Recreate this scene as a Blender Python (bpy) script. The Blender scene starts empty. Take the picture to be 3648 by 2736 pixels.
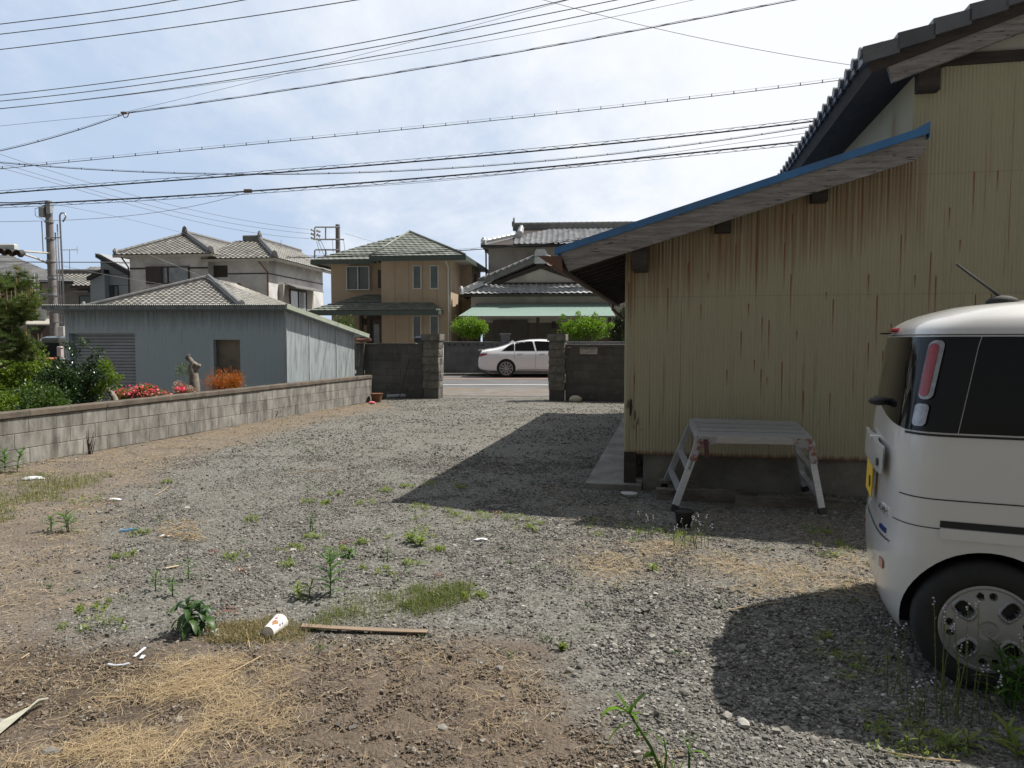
import bpy, bmesh, math, random, numpy as np
from math import sin, cos, pi, radians, tan, atan, atan2, sqrt
from mathutils import Vector, Matrix, noise
random.seed(7); RNG = np.random.default_rng(7)
SC = bpy.context.scene; COL = SC.collection
# ------------------------------------------------------------------ camera
FPX = 2635.0; HOR = 1212.0; CAMZ = 1.5
PITCH = atan((1368 - HOR) / FPX)
cd = bpy.data.cameras.new("camera"); cam = bpy.data.objects.new("camera", cd); COL.objects.link(cam)
cam.location = (0, 0, CAMZ); cam.rotation_euler = (pi / 2 - PITCH, 0, 0)
cd.sensor_width = 36; cd.lens = 36 * FPX / 3648; cd.clip_start = .05; cd.clip_end = 3000
SC.camera = cam
SC.view_settings.view_transform = 'Standard'; SC.view_settings.look = 'None'
SC.view_settings.exposure = 0.33; SC.view_settings.gamma = 1
# ------------------------------------------------------------------ sun and sky
SUN_AZ, SUN_EL = radians(71.5), radians(56)      # azimuth clockwise from +Y
sd = Vector((sin(SUN_AZ) * cos(SUN_EL), cos(SUN_AZ) * cos(SUN_EL), sin(SUN_EL)))
sl = bpy.data.lights.new("sun", 'SUN'); sl.energy = 4.9; sl.angle = radians(.55); sl.color = (1, .945, .86)
so = bpy.data.objects.new("sun", sl); COL.objects.link(so)
so.rotation_euler = sd.to_track_quat('Z', 'Y').to_euler(); so.location = (20, 10, 30)
W = bpy.data.worlds.new("World"); SC.world = W; W.use_nodes = True
def _sky():
    nt = W.node_tree; nt.nodes.clear(); N = nt.nodes.new; L = nt.links.new
    out = N('ShaderNodeOutputWorld'); bg = N('ShaderNodeBackground'); L(bg.outputs[0], out.inputs[0])
    sk = N('ShaderNodeTexSky'); sk.sky_type = 'NISHITA'; sk.sun_disc = False
    sk.sun_elevation = SUN_EL; sk.sun_rotation = SUN_AZ; sk.air_density = 1.0; sk.dust_density = 1.6; sk.ozone_density = 2.2
    tc = N('ShaderNodeTexCoord'); sp = N('ShaderNodeSeparateXYZ'); L(tc.outputs['Generated'], sp.inputs[0])
    def M(op, a, b=None, clamp=False):
        m = N('ShaderNodeMath'); m.operation = op; m.use_clamp = clamp
        for i, x in enumerate((a, b)):
            if x is None: continue
            if isinstance(x, (int, float)): m.inputs[i].default_value = x
            else: L(x, m.inputs[i])
        return m.outputs[0]
    zz = M('ADD', M('MAXIMUM', sp.outputs[2], 0.0), .22)
    cb = N('ShaderNodeCombineXYZ'); L(M('DIVIDE', sp.outputs[0], zz), cb.inputs[0]); L(M('DIVIDE', sp.outputs[1], zz), cb.inputs[1])
    mp = N('ShaderNodeMapping'); L(cb.outputs[0], mp.inputs[0]); mp.inputs['Rotation'].default_value = (0, 0, radians(35)); mp.inputs['Scale'].default_value = (1.0, .62, 1)
    n1 = N('ShaderNodeTexNoise'); L(mp.outputs[0], n1.inputs[0]); n1.inputs['Scale'].default_value = 1.5; n1.inputs['Detail'].default_value = 9; n1.inputs['Roughness'].default_value = .6; n1.inputs['Distortion'].default_value = .35
    n2 = N('ShaderNodeTexNoise'); L(mp.outputs[0], n2.inputs[0]); n2.inputs['Scale'].default_value = 7.5; n2.inputs['Detail'].default_value = 6; n2.inputs['Roughness'].default_value = .65
    # cloud veil grows towards the sun side (+x) and thins to the left and low down
    az = M('MULTIPLY', sp.outputs[0], .95); hi = M('MULTIPLY', M('MAXIMUM', sp.outputs[2], 0.0), .55)
    base = M('ADD', M('ADD', az, hi), .34)
    nn = M('ADD', M('MULTIPLY', M('SUBTRACT', n1.outputs[0], .5), 2.3), M('MULTIPLY', M('SUBTRACT', n2.outputs[0], .5), .75))
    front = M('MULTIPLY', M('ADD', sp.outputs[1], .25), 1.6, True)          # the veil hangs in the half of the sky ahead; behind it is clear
    veil = M('MULTIPLY', M('ADD', base, M('MULTIPLY', nn, .5), True), front)
    rp = N('ShaderNodeValToRGB'); L(veil, rp.inputs[0]); rp.color_ramp.elements[0].position = .0; rp.color_ramp.elements[0].color = (0,) * 3 + (1,)
    rp.color_ramp.elements[1].position = .78; rp.color_ramp.elements[1].color = (.97,) * 3 + (1,); rp.color_ramp.interpolation = 'EASE'
    mx = N('ShaderNodeMix'); mx.data_type = 'RGBA'; L(rp.outputs[0], mx.inputs[0])
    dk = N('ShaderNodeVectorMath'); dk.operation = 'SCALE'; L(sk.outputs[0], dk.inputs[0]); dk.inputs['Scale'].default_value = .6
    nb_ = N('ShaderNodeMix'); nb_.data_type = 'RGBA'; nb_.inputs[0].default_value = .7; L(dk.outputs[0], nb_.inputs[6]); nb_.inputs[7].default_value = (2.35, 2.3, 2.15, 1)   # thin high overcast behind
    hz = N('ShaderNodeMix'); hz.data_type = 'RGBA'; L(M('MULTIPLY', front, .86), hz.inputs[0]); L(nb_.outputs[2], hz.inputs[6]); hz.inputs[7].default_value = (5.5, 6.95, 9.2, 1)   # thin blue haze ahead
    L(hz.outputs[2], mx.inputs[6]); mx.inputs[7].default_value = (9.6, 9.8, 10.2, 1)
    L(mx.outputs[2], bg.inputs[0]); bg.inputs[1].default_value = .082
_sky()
# ------------------------------------------------------------------ pixel -> world (pixels of the 3648 x 2736 photograph)
_fw = Vector((0, cos(PITCH), -sin(PITCH))); _up = Vector((0, sin(PITCH), cos(PITCH)))
CP = Vector((0, 0, CAMZ))
def ray(u, v): return Vector((1, 0, 0)) * ((u - 1824) / FPX) + _up * ((1368 - v) / FPX) + _fw
def atY(u, v, Y): r = ray(u, v); return CP + r * (Y / r.y)
def atZ(u, v, Z=0.0): r = ray(u, v); return CP + r * ((Z - CAMZ) / r.z)
def onplane(u, v, p, n): r = ray(u, v); return CP + r * ((Vector(p) - CP).dot(n) / r.dot(n))
def topix(P):
    d = P - CP; w = d.dot(_fw); return (1824 + FPX * d.x / w, 1368 - FPX * d.dot(_up) / w)
# ------------------------------------------------------------------ objects and tags
def tag(o, label=None, cat=None, group=None, kind=None):
    if label: o["label"] = label
    if cat: o["category"] = cat
    if group: o["group"] = group
    if kind: o["kind"] = kind
    return o
def thing(name, label, cat, loc=(0, 0, 0), rotz=0.0, group=None):
    o = bpy.data.objects.new(name, None); COL.objects.link(o); o.empty_display_size = .3
    o.location = loc; o.rotation_euler = (0, 0, rotz); return tag(o, label, cat, group)
def wmat(o):
    m = Matrix.Identity(4)
    while o is not None:
        m = (Matrix.Translation(o.location) @ o.rotation_euler.to_matrix().to_4x4()) @ m; o = o.parent
    return m
def local(root, p): return wmat(root).inverted() @ Vector(p)
def hit(root, u, v, axis, val):
    """pixel -> point, in root's own coordinates, on its plane axis = val"""
    M = wmat(root); n = M.to_3x3() @ Vector([1 if i == axis else 0 for i in range(3)])
    p = M @ Vector([val if i == axis else 0 for i in range(3)])
    return M.inverted() @ onplane(u, v, p, n)
def link(name, me, mats, parent=None, smooth=False, world=False, sharp=None):
    for m in (mats if isinstance(mats, (list, tuple)) else [mats]): me.materials.append(m)
    o = bpy.data.objects.new(name, me); COL.objects.link(o)
    if parent is not None:
        o.parent = parent
        if world: me.transform(wmat(parent).inverted())
    if smooth:
        me.polygons.foreach_set('use_smooth', [True] * len(me.polygons))
        if sharp: me.set_sharp_from_angle(angle=radians(sharp))
    return o
class MB:
    """collects shapes into ONE mesh; every face carries a random value 'rnd'"""
    def __init__(s): s.v = []; s.f = []; s.m = []; s.r = []; s.mi = 0; s.rv = None
    def add(s, vs, fs, mi=None, rv=None):
        b = len(s.v); s.v += [tuple(x) for x in vs]; r = random.random() if rv is None else rv
        if s.rv is not None: r = s.rv
        for f in fs: s.f.append([b + i for i in f]); s.m.append(s.mi if mi is None else mi); s.r.append(r)
    def box(s, lo, hi, mi=None, bev=0.0, jit=0.0, M=None, rv=None):
        x0, y0, z0 = lo; x1, y1, z1 = hi
        if bev > 0:
            b = bev; vs = []; 
            for z, i in ((z0, b), (z0 + b, 0), (z1 - b, 0), (z1, b)):
                for (xx, yy) in ((x0 + i + b * 0, y0 + i), (x1 - i, y0 + i), (x1 - i, y1 - i), (x0 + i, y1 - i)): vs.append(Vector((xx, yy, z)))
            fs = [(3, 2, 1, 0), (12, 13, 14, 15)]
            for k in range(3):
                for j in range(4): a = k * 4 + j; c = k * 4 + (j + 1) % 4; fs.append((a, c, c + 4, a + 4))
        else:
            vs = [Vector(p) for p in ((x0, y0, z0), (x1, y0, z0), (x1, y1, z0), (x0, y1, z0), (x0, y0, z1), (x1, y0, z1), (x1, y1, z1), (x0, y1, z1))]
            fs = [(3, 2, 1, 0), (4, 5, 6, 7), (0, 1, 5, 4), (1, 2, 6, 5), (2, 3, 7, 6), (3, 0, 4, 7)]
        if jit: vs = [p + Vector((random.uniform(-jit, jit) for _ in range(3))) for p in vs]
        if M is not None: vs = [M @ p for p in vs]
        s.add(vs, fs, mi, rv); return s
    def beam(s, p0, p1, w, h, up=(0, 0, 1), mi=None, off=(0, 0)):
        """rectangular bar from p0 to p1, w across, h along 'up'"""
        p0 = Vector(p0); p1 = Vector(p1); d = (p1 - p0).normalized(); u = Vector(up); u = (u - d * u.dot(d)).normalized(); c = d.cross(u)
        vs = []
        for p in (p0, p1):
            for a, b in ((-1, -1), (1, -1), (1, 1), (-1, 1)): vs.append(p + c * (a * w / 2 + off[0]) + u * (b * h / 2 + off[1]))
        s.add(vs, [(0, 1, 2, 3), (7, 6, 5, 4), (0, 4, 5, 1), (1, 5, 6, 2), (2, 6, 7, 3), (3, 7, 4, 0)], mi); return s
    def prism(s, pts, ext, mi=None):
        n = len(pts); pts = [Vector(p) for p in pts]; e = Vector(ext); vs = pts + [p + e for p in pts]
        fs = [tuple(range(n - 1, -1, -1)), tuple(range(n, 2 * n))] + [(i, (i + 1) % n, (i + 1) % n + n, i + n) for i in range(n)]
        s.add(vs, fs, mi); return s
    def tube(s, pts, r, n=8, mi=None, cap=True, sy=1.0):
        pts = [Vector(p) for p in pts]; rs = r if isinstance(r, (list, tuple)) else [r] * len(pts)
        vs = []; u = None
        for i, p in enumerate(pts):
            d = (pts[min(i + 1, len(pts) - 1)] - pts[max(i - 1, 0)]).normalized()
            if u is None: u = d.orthogonal().normalized()
            u = (u - d * u.dot(d)); u = u.normalized() if u.length > 1e-6 else d.orthogonal().normalized(); c = d.cross(u)
            for k in range(n): a = 2 * pi * k / n; vs.append(p + (u * cos(a) * sy + c * sin(a)) * rs[i])
        fs = []
        for i in range(len(pts) - 1):
            for k in range(n): a = i * n + k; b = i * n + (k + 1) % n; fs.append((a, b, b + n, a + n))
        if cap: fs += [tuple(range(n - 1, -1, -1)), tuple(range((len(pts) - 1) * n, len(pts) * n))]
        s.add(vs, fs, mi); return s
    def ball(s, c, r, mi=None, seg=10, M=None, jit=0):
        c = Vector(c); r = Vector((r, r, r)) if isinstance(r, (int, float)) else Vector(r); vs = [c + Vector((0, 0, -r.z))]; n = seg; m = seg // 2
        for i in range(1, m):
            a = -pi / 2 + pi * i / m
            for k in range(n): b = 2 * pi * k / n; vs.append(c + Vector((r.x * cos(a) * cos(b), r.y * cos(a) * sin(b), r.z * sin(a))) * (1 + random.uniform(-jit, jit)))
        vs.append(c + Vector((0, 0, r.z))); L = len(vs) - 1
        fs = [(0, 1 + (k + 1) % n, 1 + k) for k in range(n)]
        for i in range(m - 2):
            for k in range(n): a = 1 + i * n + k; b = 1 + i * n + (k + 1) % n; fs.append((a, b, b + n, a + n))
        fs += [(1 + (m - 2) * n + k, 1 + (m - 2) * n + (k + 1) % n, L) for k in range(n)]
        if M is not None: vs = [M @ p for p in vs]
        s.add(vs, fs, mi); return s
    def quad(s, a, b, c, d, mi=None): s.add([a, b, c, d], [(0, 1, 2, 3)], mi); return s
    def build(s, name, mats, parent=None, smooth=False, world=False, sharp=None, label=None):
        me = bpy.data.meshes.new(name); me.from_pydata(s.v, [], s.f)
        me.polygons.foreach_set('material_index', s.m)
        a = me.attributes.new('rnd', 'FLOAT', 'FACE'); a.data.foreach_set('value', s.r); me.update()
        o = link(name, me, mats, parent, smooth, world, sharp)
        if label: o["label"] = label
        return o
def np_mesh(name, V, F, mats, rnd=None, mi=None, parent=None, world=False, smooth=False, attr=None):
    """fast mesh from numpy arrays; F is (n,k) all k-gons"""
    me = bpy.data.meshes.new(name); n, k = F.shape
    me.vertices.add(len(V)); me.vertices.foreach_set('co', np.ascontiguousarray(V, dtype=np.float32).ravel())
    me.loops.add(n * k); me.loops.foreach_set('vertex_index', np.ascontiguousarray(F, dtype=np.int32).ravel())
    me.polygons.add(n); me.polygons.foreach_set('loop_start', np.arange(0, n * k, k, dtype=np.int32))
    me.update(calc_edges=True)
    me.polygons.foreach_set('use_smooth', [bool(smooth)] * n)
    if mi is not None: me.polygons.foreach_set('material_index', np.asarray(mi, dtype=np.int32))
    if rnd is not None: a = me.attributes.new('rnd', 'FLOAT', 'FACE'); a.data.foreach_set('value', np.asarray(rnd, dtype=np.float32))
    for nm, arr in (attr or {}).items(): a = me.attributes.new(nm, 'FLOAT', 'POINT'); a.data.foreach_set('value', np.asarray(arr, dtype=np.float32))
    return link(name, me, mats, parent, smooth, world)
# ------------------------------------------------------------------ materials
def newmat(name):
    m = bpy.data.materials.new(name); m.use_nodes = True; nt = m.node_tree; nt.nodes.clear()
    o = nt.nodes.new('ShaderNodeOutputMaterial'); b = nt.nodes.new('ShaderNodeBsdfPrincipled'); nt.links.new(b.outputs[0], o.inputs[0]); return m, nt, b, o
class NB:
    def __init__(s, nt): s.nt = nt
    def n(s, t, **k):
        x = s.nt.nodes.new(t)
        for a, b in k.items(): setattr(x, a, b)
        return x
    def l(s, a, b): s.nt.links.new(a, b)
    def put(s, x, sock):
        if isinstance(x, (int, float)): sock.default_value = x
        elif isinstance(x, (tuple, list)): sock.default_value = (*x, 1) if len(x) == 3 and sock.type == 'RGBA' else x
        else: s.l(x, sock)
    def math(s, op, a, b=0.0, c=None, clamp=False):
        m = s.n('ShaderNodeMath', operation=op, use_clamp=clamp); s.put(a, m.inputs[0]); s.put(b, m.inputs[1])
        if c is not None: s.put(c, m.inputs[2])
        return m.outputs[0]
    def mix(s, f, a, b, bt='MIX'):
        m = s.n('ShaderNodeMix', data_type='RGBA', blend_type=bt); s.put(f, m.inputs[0]); s.put(a, m.inputs[6]); s.put(b, m.inputs[7]); return m.outputs[2]
    def ramp(s, f, stops, interp='LINEAR'):
        r = s.n('ShaderNodeValToRGB'); s.put(f, r.inputs[0]); cr = r.color_ramp; cr.interpolation = interp
        while len(cr.elements) < len(stops): cr.elements.new(.5)
        for e, (p, c) in zip(cr.elements, stops): e.position = p; e.color = (*c, 1) if isinstance(c, (tuple, list)) else (c, c, c, 1)
        return r.outputs[0]
    def coord(s, scale=(1, 1, 1), which='Object', rot=(0, 0, 0)):
        t = s.n('ShaderNodeTexCoord'); m = s.n('ShaderNodeMapping'); s.l(t.outputs[which], m.inputs[0]); m.inputs['Scale'].default_value = scale; m.inputs['Rotation'].default_value = rot; return m.outputs[0]
    def noise(s, vec, scale, det=4, rough=.55, dist=0):
        t = s.n('ShaderNodeTexNoise'); s.l(vec, t.inputs[0]); t.inputs['Scale'].default_value = scale; t.inputs['Detail'].default_value = det; t.inputs['Roughness'].default_value = rough; t.inputs['Distortion'].default_value = dist; return t.outputs[0]
    def voro(s, vec, scale, out='Distance', feat='F1', rand=1.0):
        t = s.n('ShaderNodeTexVoronoi', feature=feat); s.l(vec, t.inputs[0]); t.inputs['Scale'].default_value = scale; t.inputs['Randomness'].default_value = rand; return t.outputs[out]
    def attr(s, name): a = s.n('ShaderNodeAttribute', attribute_name=name); return a.outputs['Fac']
    def bump(s, h, strength, dist, b, prev=None):
        m = s.n('ShaderNodeBump'); s.put(h, m.inputs['Height']); m.inputs['Strength'].default_value = strength; m.inputs['Distance'].default_value = dist
        if prev: s.l(prev, m.inputs['Normal'])
        if b is not None: s.l(m.outputs[0], b.inputs['Normal'])
        return m.outputs[0]
def mat(name, c, c2=None, scale=3.0, rough=.8, metal=0.0, bump=0.0, bscale=40.0, stretch=(1, 1, 1), rndv=0.0, spec=.5, coat=0.0, edge=(.35, .65), trans=0.0, dirt=None, dscale=1.2, alpha=None):
    m, nt, b, o = newmat(name); k = NB(nt); vec = k.coord(stretch)
    c2 = c2 or tuple(x * .78 for x in c); f = k.ramp(k.noise(vec, scale, 6, .6), [(edge[0], 0.0), (edge[1], 1.0)])
    col = k.mix(f, c, c2)
    if dirt: col = k.mix(k.ramp(k.noise(vec, dscale, 5, .7), [(.45, 0.0), (.7, .85)]), col, dirt)
    if rndv: 
        g = k.math('ADD', k.math('MULTIPLY', k.math('SUBTRACT', k.attr('rnd'), .5), rndv * 2), 1.0)
        cm = k.n('ShaderNodeVectorMath', operation='SCALE'); k.l(col, cm.inputs[0]); k.l(g, cm.inputs['Scale']); col = cm.outputs[0]
    k.put(col, b.inputs['Base Color']); b.inputs['Roughness'].default_value = rough; b.inputs['Metallic'].default_value = metal
    b.inputs['Specular IOR Level'].default_value = spec; b.inputs['Coat Weight'].default_value = coat; b.inputs['Coat Roughness'].default_value = .04
    if trans: b.inputs['Transmission Weight'].default_value = trans
    if alpha is not None: b.inputs['Alpha'].default_value = alpha
    if bump: k.bump(k.noise(vec, bscale, 5, .65), bump, .01, b)
    return m
def leafmat(name, c, c2, c3=None, rough=.45, tr=.35):
    m, nt, b, o = newmat(name); k = NB(nt)
    stops = [(0, c), (.6, c2)] + ([(1, c3)] if c3 else [])
    col = k.ramp(k.attr('rnd'), stops); k.put(col, b.inputs['Base Color']); b.inputs['Roughness'].default_value = rough
    t = k.n('ShaderNodeBsdfTranslucent'); 
    tc = k.mix(.5, col, (c2[0] * 2.2, c2[1] * 2.2, c2[2] * .9)); k.put(tc, t.inputs[0])
    ms = k.n('ShaderNodeMixShader'); ms.inputs[0].default_value = tr; k.l(b.outputs[0], ms.inputs[1]); k.l(t.outputs[0], ms.inputs[2]); k.l(ms.outputs[0], o.inputs[0]); return m
# ------------------------------------------------------------------ panels with real relief
def clip_grid(poly, us, vs):
    """grid over us x vs clipped to a convex 2-D polygon (counter clockwise); returns a bmesh lying in xy"""
    bm = bmesh.new(); V = [[bm.verts.new((u, v, 0)) for u in us] for v in vs]
    for j in range(len(vs) - 1):
        for i in range(len(us) - 1): bm.faces.new((V[j][i], V[j][i + 1], V[j + 1][i + 1], V[j + 1][i]))
    n = len(poly)
    for i in range(n):
        a = Vector((*poly[i], 0)); c = Vector((*poly[(i + 1) % n], 0)); d = c - a
        if d.length < 1e-6: continue
        nrm = Vector((d.y, -d.x, 0)).normalized()
        bmesh.ops.bisect_plane(bm, geom=bm.verts[:] + bm.edges[:] + bm.faces[:], plane_co=a, plane_no=nrm, clear_outer=True, dist=1e-6)
    return bm
def frange(a, b, n): return [a + (b - a) * i / n for i in range(n + 1)]
def tile_profile(style, x, y):
    """relief of one tile, x across 0..1, y up the slope 0..1"""
    if style == 'pan':   return .030 * (cos(2 * pi * x) * .5 + .5) ** 1.6 + .028 * (1 - y)
    if style == 'flat':  return .012 * (cos(2 * pi * x) * .5 + .5) + .034 * (1 - y)
    if style == 'slate': return .02 * (1 - y)
    return 0
def tile_roof(name, poly, mt, parent, tw=.28, tl=.25, style='pan', thick=.09, under=None, world=False, stagger=True, amp=1.0, eave=0):
    """poly: planar roof face, counter clockwise seen from above, edge 0-1 is the eave"""
    P = [Vector(p) for p in poly]; e = (P[eave + 1] - P[eave]).normalized(); n = Vector((0, 0, 0))
    for i in range(len(P)): n += P[i].cross(P[(i + 1) % len(P)])
    n.normalize(); n = -n if n.z < 0 else n; t = n.cross(e); O = P[eave]
    q = [((p - O).dot(e), (p - O).dot(t)) for p in P]
    area = sum(q[i][0] * q[(i + 1) % len(q)][1] - q[(i + 1) % len(q)][0] * q[i][1] for i in range(len(q)))
    if area < 0: q = q[::-1]
    s0 = min(a for a, b in q); s1 = max(a for a, b in q); t1 = max(b for a, b in q); t0 = min(b for a, b in q)
    ns = 6; us = [s0 + tw / ns * i for i in range(int((s1 - s0) / tw * ns) + 2)]
    vs = []; k = math.floor(t0 / tl)
    while k * tl < t1 + tl: vs += [k * tl + .0005, (k + 1) * tl - .0005]; k += 1
    bm = clip_grid(q, us, vs); lay = bm.faces.layers.float.new('rnd')
    rr = {}
    for f in bm.faces:
        c = f.calc_center_median(); row = math.floor(c.y / tl); off = .5 * (row % 2) if (style != 'pan' and stagger) else 0
        key = (math.floor((c.x) / tw + off), row); rr.setdefault(key, random.random()); f[lay] = rr[key]
    for v in bm.verts:
        s_, t_ = v.co.x, v.co.y; y = (t_ / tl) % 1.0; row = math.floor(t_ / tl); off = .5 * (row % 2) if (style == 'flat' and stagger) else 0
        v.co = O + e * s_ + t * t_ + n * (amp * tile_profile(style, (s_ / tw + off) % 1, y))
    me = bpy.data.meshes.new(name); bm.to_mesh(me); bm.free()
    o = link(name, me, mt, parent, smooth=(style == 'pan'), world=world, sharp=35)
    if thick:
        mb = MB(); base = [p - n * .012 for p in P]; mb.prism([p - n * thick for p in base], n * thick); mb.build('eaves_board', under or mt, parent, world=world)
    return o
def ridge(name, p0, p1, mt, parent, w=.17, h=.2, knob=True, world=False, seg=.32):
    """stacked ridge: a bar with a segmented round cap, and an ornamental end block"""
    p0 = Vector(p0); p1 = Vector(p1); d = p1 - p0; L = d.length; d.normalize(); mb = MB(); up = Vector((0, 0, 1))
    mb.beam(p0 + up * h * .3, p1 + up * h * .3, w, h * .9)
    mb.beam(p0 + up * h * .78, p1 + up * h * .78, w * 1.25, h * .1)
    n = max(2, int(L / seg)); pts = []; rs = []
    for i in range(n): 
        a = i / n; b = (i + .82) / n; pts += [p0 + (p1 - p0) * a + up * h * .86, p0 + (p1 - p0) * b + up * h * .86, p0 + (p1 - p0) * (b + .01) + up * h * .86]; rs += [w * .46, w * .46, w * .51]
    pts.append(p1 + up * h * .86); rs.append(w * .56); mb.tube(pts, rs, 8)
    o = mb.build(name, mt, parent, world=world, smooth=True, sharp=40)
    if knob:
        k = MB(); c = p0 + up * h * .5; side = d.cross(up).normalized(); dd = Vector((d.x, d.y, 0)).normalized()
        k.prism([c - dd * .06 + side * a * w + up * b * h for a, b in ((-1.0, -.6), (1.0, -.6), (.8, .5), (.55, 1.15), (0, 1.5), (-.55, 1.15), (-.8, .5))], dd * .1)
        k.tube([c - dd * .12 + up * h * .45, c - dd * .02 + up * h * .45], w * .62, 10)
        k.build('ridge_end', mt, o, world=world, smooth=True, sharp=40)
    return o
def corrug(name, x0, x1, zlo, zhi, mt, parent, y=0.0, pitch=.032, amp=.0045, brk=None, depth=.02, axis='x', nsub=6):
    """corrugated sheet wall in the parent's xz plane facing -y; zlo / zhi are functions of x"""
    n = int((x1 - x0) / pitch * nsub); xs = [x0 + (x1 - x0) * i / n for i in range(n + 1)]
    for b in (brk or []): xs += [b - 1e-4, b + 1e-4]
    xs.sort(); V = []; F = []
    for x in xs:
        yy = y + amp * cos(2 * pi * x / pitch); a = zlo(x); b = zhi(x)
        for z, dy in ((a, 0), (b, 0)): V.append((x, yy, z) if axis == 'x' else (yy, x, z))
    m = len(xs)
    for i in range(m - 1):
        a = 2 * i; F.append((a, a + 2, a + 3, a + 1) if axis == 'x' else (a + 1, a + 3, a + 2, a))
    b0 = len(V)
    for x in (xs[0], xs[-1]):
        for z in (zlo(x), zhi(x)): V.append((x, y + depth, z) if axis == 'x' else (y + depth, x, z))
    me = bpy.data.meshes.new(name); me.from_pydata(V, [], F); me.update()
    return link(name, me, mt, parent, smooth=True)
def text(body, size, mt, M, parent, name='lettering', ext=.001, world=False):
    c = bpy.data.curves.new('t', 'FONT'); c.body = body; c.size = size; c.extrude = ext; c.align_x = 'CENTER'; c.align_y = 'CENTER'
    t = bpy.data.objects.new('t', c); COL.objects.link(t); dg = bpy.context.evaluated_depsgraph_get(); me = bpy.data.meshes.new_from_object(t.evaluated_get(dg))
    bpy.data.objects.remove(t); me.transform(M); me.name = name; me.materials.clear(); return link(name, me, mt, parent, world=world)
def sdf(poly, X, Y):
    """signed distance (negative inside) of points to a polygon in the ground plane"""
    P = np.array([(p.x, p.y) for p in poly]); d = np.full(X.shape, 1e9); ins = np.zeros(X.shape, bool); n = len(P)
    for i in range(n):
        a = P[i]; b = P[(i + 1) % n]; e = b - a; t = np.clip(((X - a[0]) * e[0] + (Y - a[1]) * e[1]) / (e @ e), 0, 1)
        d = np.minimum(d, np.hypot(X - a[0] - t * e[0], Y - a[1] - t * e[1]))
        c = ((a[1] > Y) != (b[1] > Y)); 
        with np.errstate(divide='ignore', invalid='ignore'): ins ^= c & (X < (b[0] - a[0]) * (Y - a[1]) / (b[1] - a[1] + 1e-12) + a[0])
    return np.where(ins, -d, d)
def sst(x, a, b): t = np.clip((x - a) / (b - a), 0, 1); return t * t * (3 - 2 * t)
def vnoise(X, Y, s, seed=0):
    """cheap value noise, numpy"""
    x = X / s; y = Y / s; xi = np.floor(x).astype(int); yi = np.floor(y).astype(int); fx = x - xi; fy = y - yi; fx = fx * fx * (3 - 2 * fx); fy = fy * fy * (3 - 2 * fy)
    def h(a, b): v = np.sin(a * 127.1 + b * 311.7 + seed * 74.7) * 43758.5453; return v - np.floor(v)
    return (h(xi, yi) * (1 - fx) + h(xi + 1, yi) * fx) * (1 - fy) + (h(xi, yi + 1) * (1 - fx) + h(xi + 1, yi + 1) * fx) * fy
# ================================================================== GROUND
WL0 = atZ(0, 1669); WL1 = atZ(1324, 1430); WDIR = (WL1 - WL0).normalized(); WN = Vector((-WDIR.y, WDIR.x, 0))   # block wall line, normal to the left
def G(pts): return [atZ(u, v) for u, v in pts]
DIRT = G([(-900, 2345), (0, 2330), (330, 2330), (640, 2330), (760, 2280), (960, 2260), (1100, 2290), (1500, 2275), (1640, 2300), (1800, 2330), (1960, 2440), (2150, 2600), (2450, 2800), (2700, 3600), (-1500, 3600)])
STRW = G([(-1500, 1720), (0, 1675), (700, 1518), (1330, 1432), (1400, 1450), (1130, 1500), (900, 1575), (640, 1640), (480, 1740), (380, 1850), (330, 2000), (330, 2150), (160, 2300), (0, 2360), (-1500, 2500)])
DRYR = G([(1960, 1925), (2500, 1940), (3100, 2010), (3200, 2130), (2750, 2110), (2200, 2060), (1950, 1985)])
DAMP = G([(0, 2340), (640, 2350), (760, 2480), (600, 2560), (0, 2560)])
COARS = G([(2100, 2120), (2600, 2120), (3300, 2350), (3600, 2736), (2900, 2736), (2350, 2450), (2050, 2250)])
def hgt(X, Y):
    h = .020 * (vnoise(X, Y, .9, 1) - .5) + .011 * (vnoise(X, Y, .31, 2) - .5)
    h = h * sst(Y, 19.4, 15.5)
    d = (X - WL0.x) * WN.x + (Y - WL0.y) * WN.y                    # behind the block wall the land lies lower
    h = h - .38 * sst(d, .05, .7) * sst(Y, 24, 20)
    return h
def groundz(x, y): return float(hgt(np.array([x]), np.array([y]))[0])
def gp(u, v): p = atZ(u, v); p.z = groundz(p.x, p.y); return p
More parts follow.
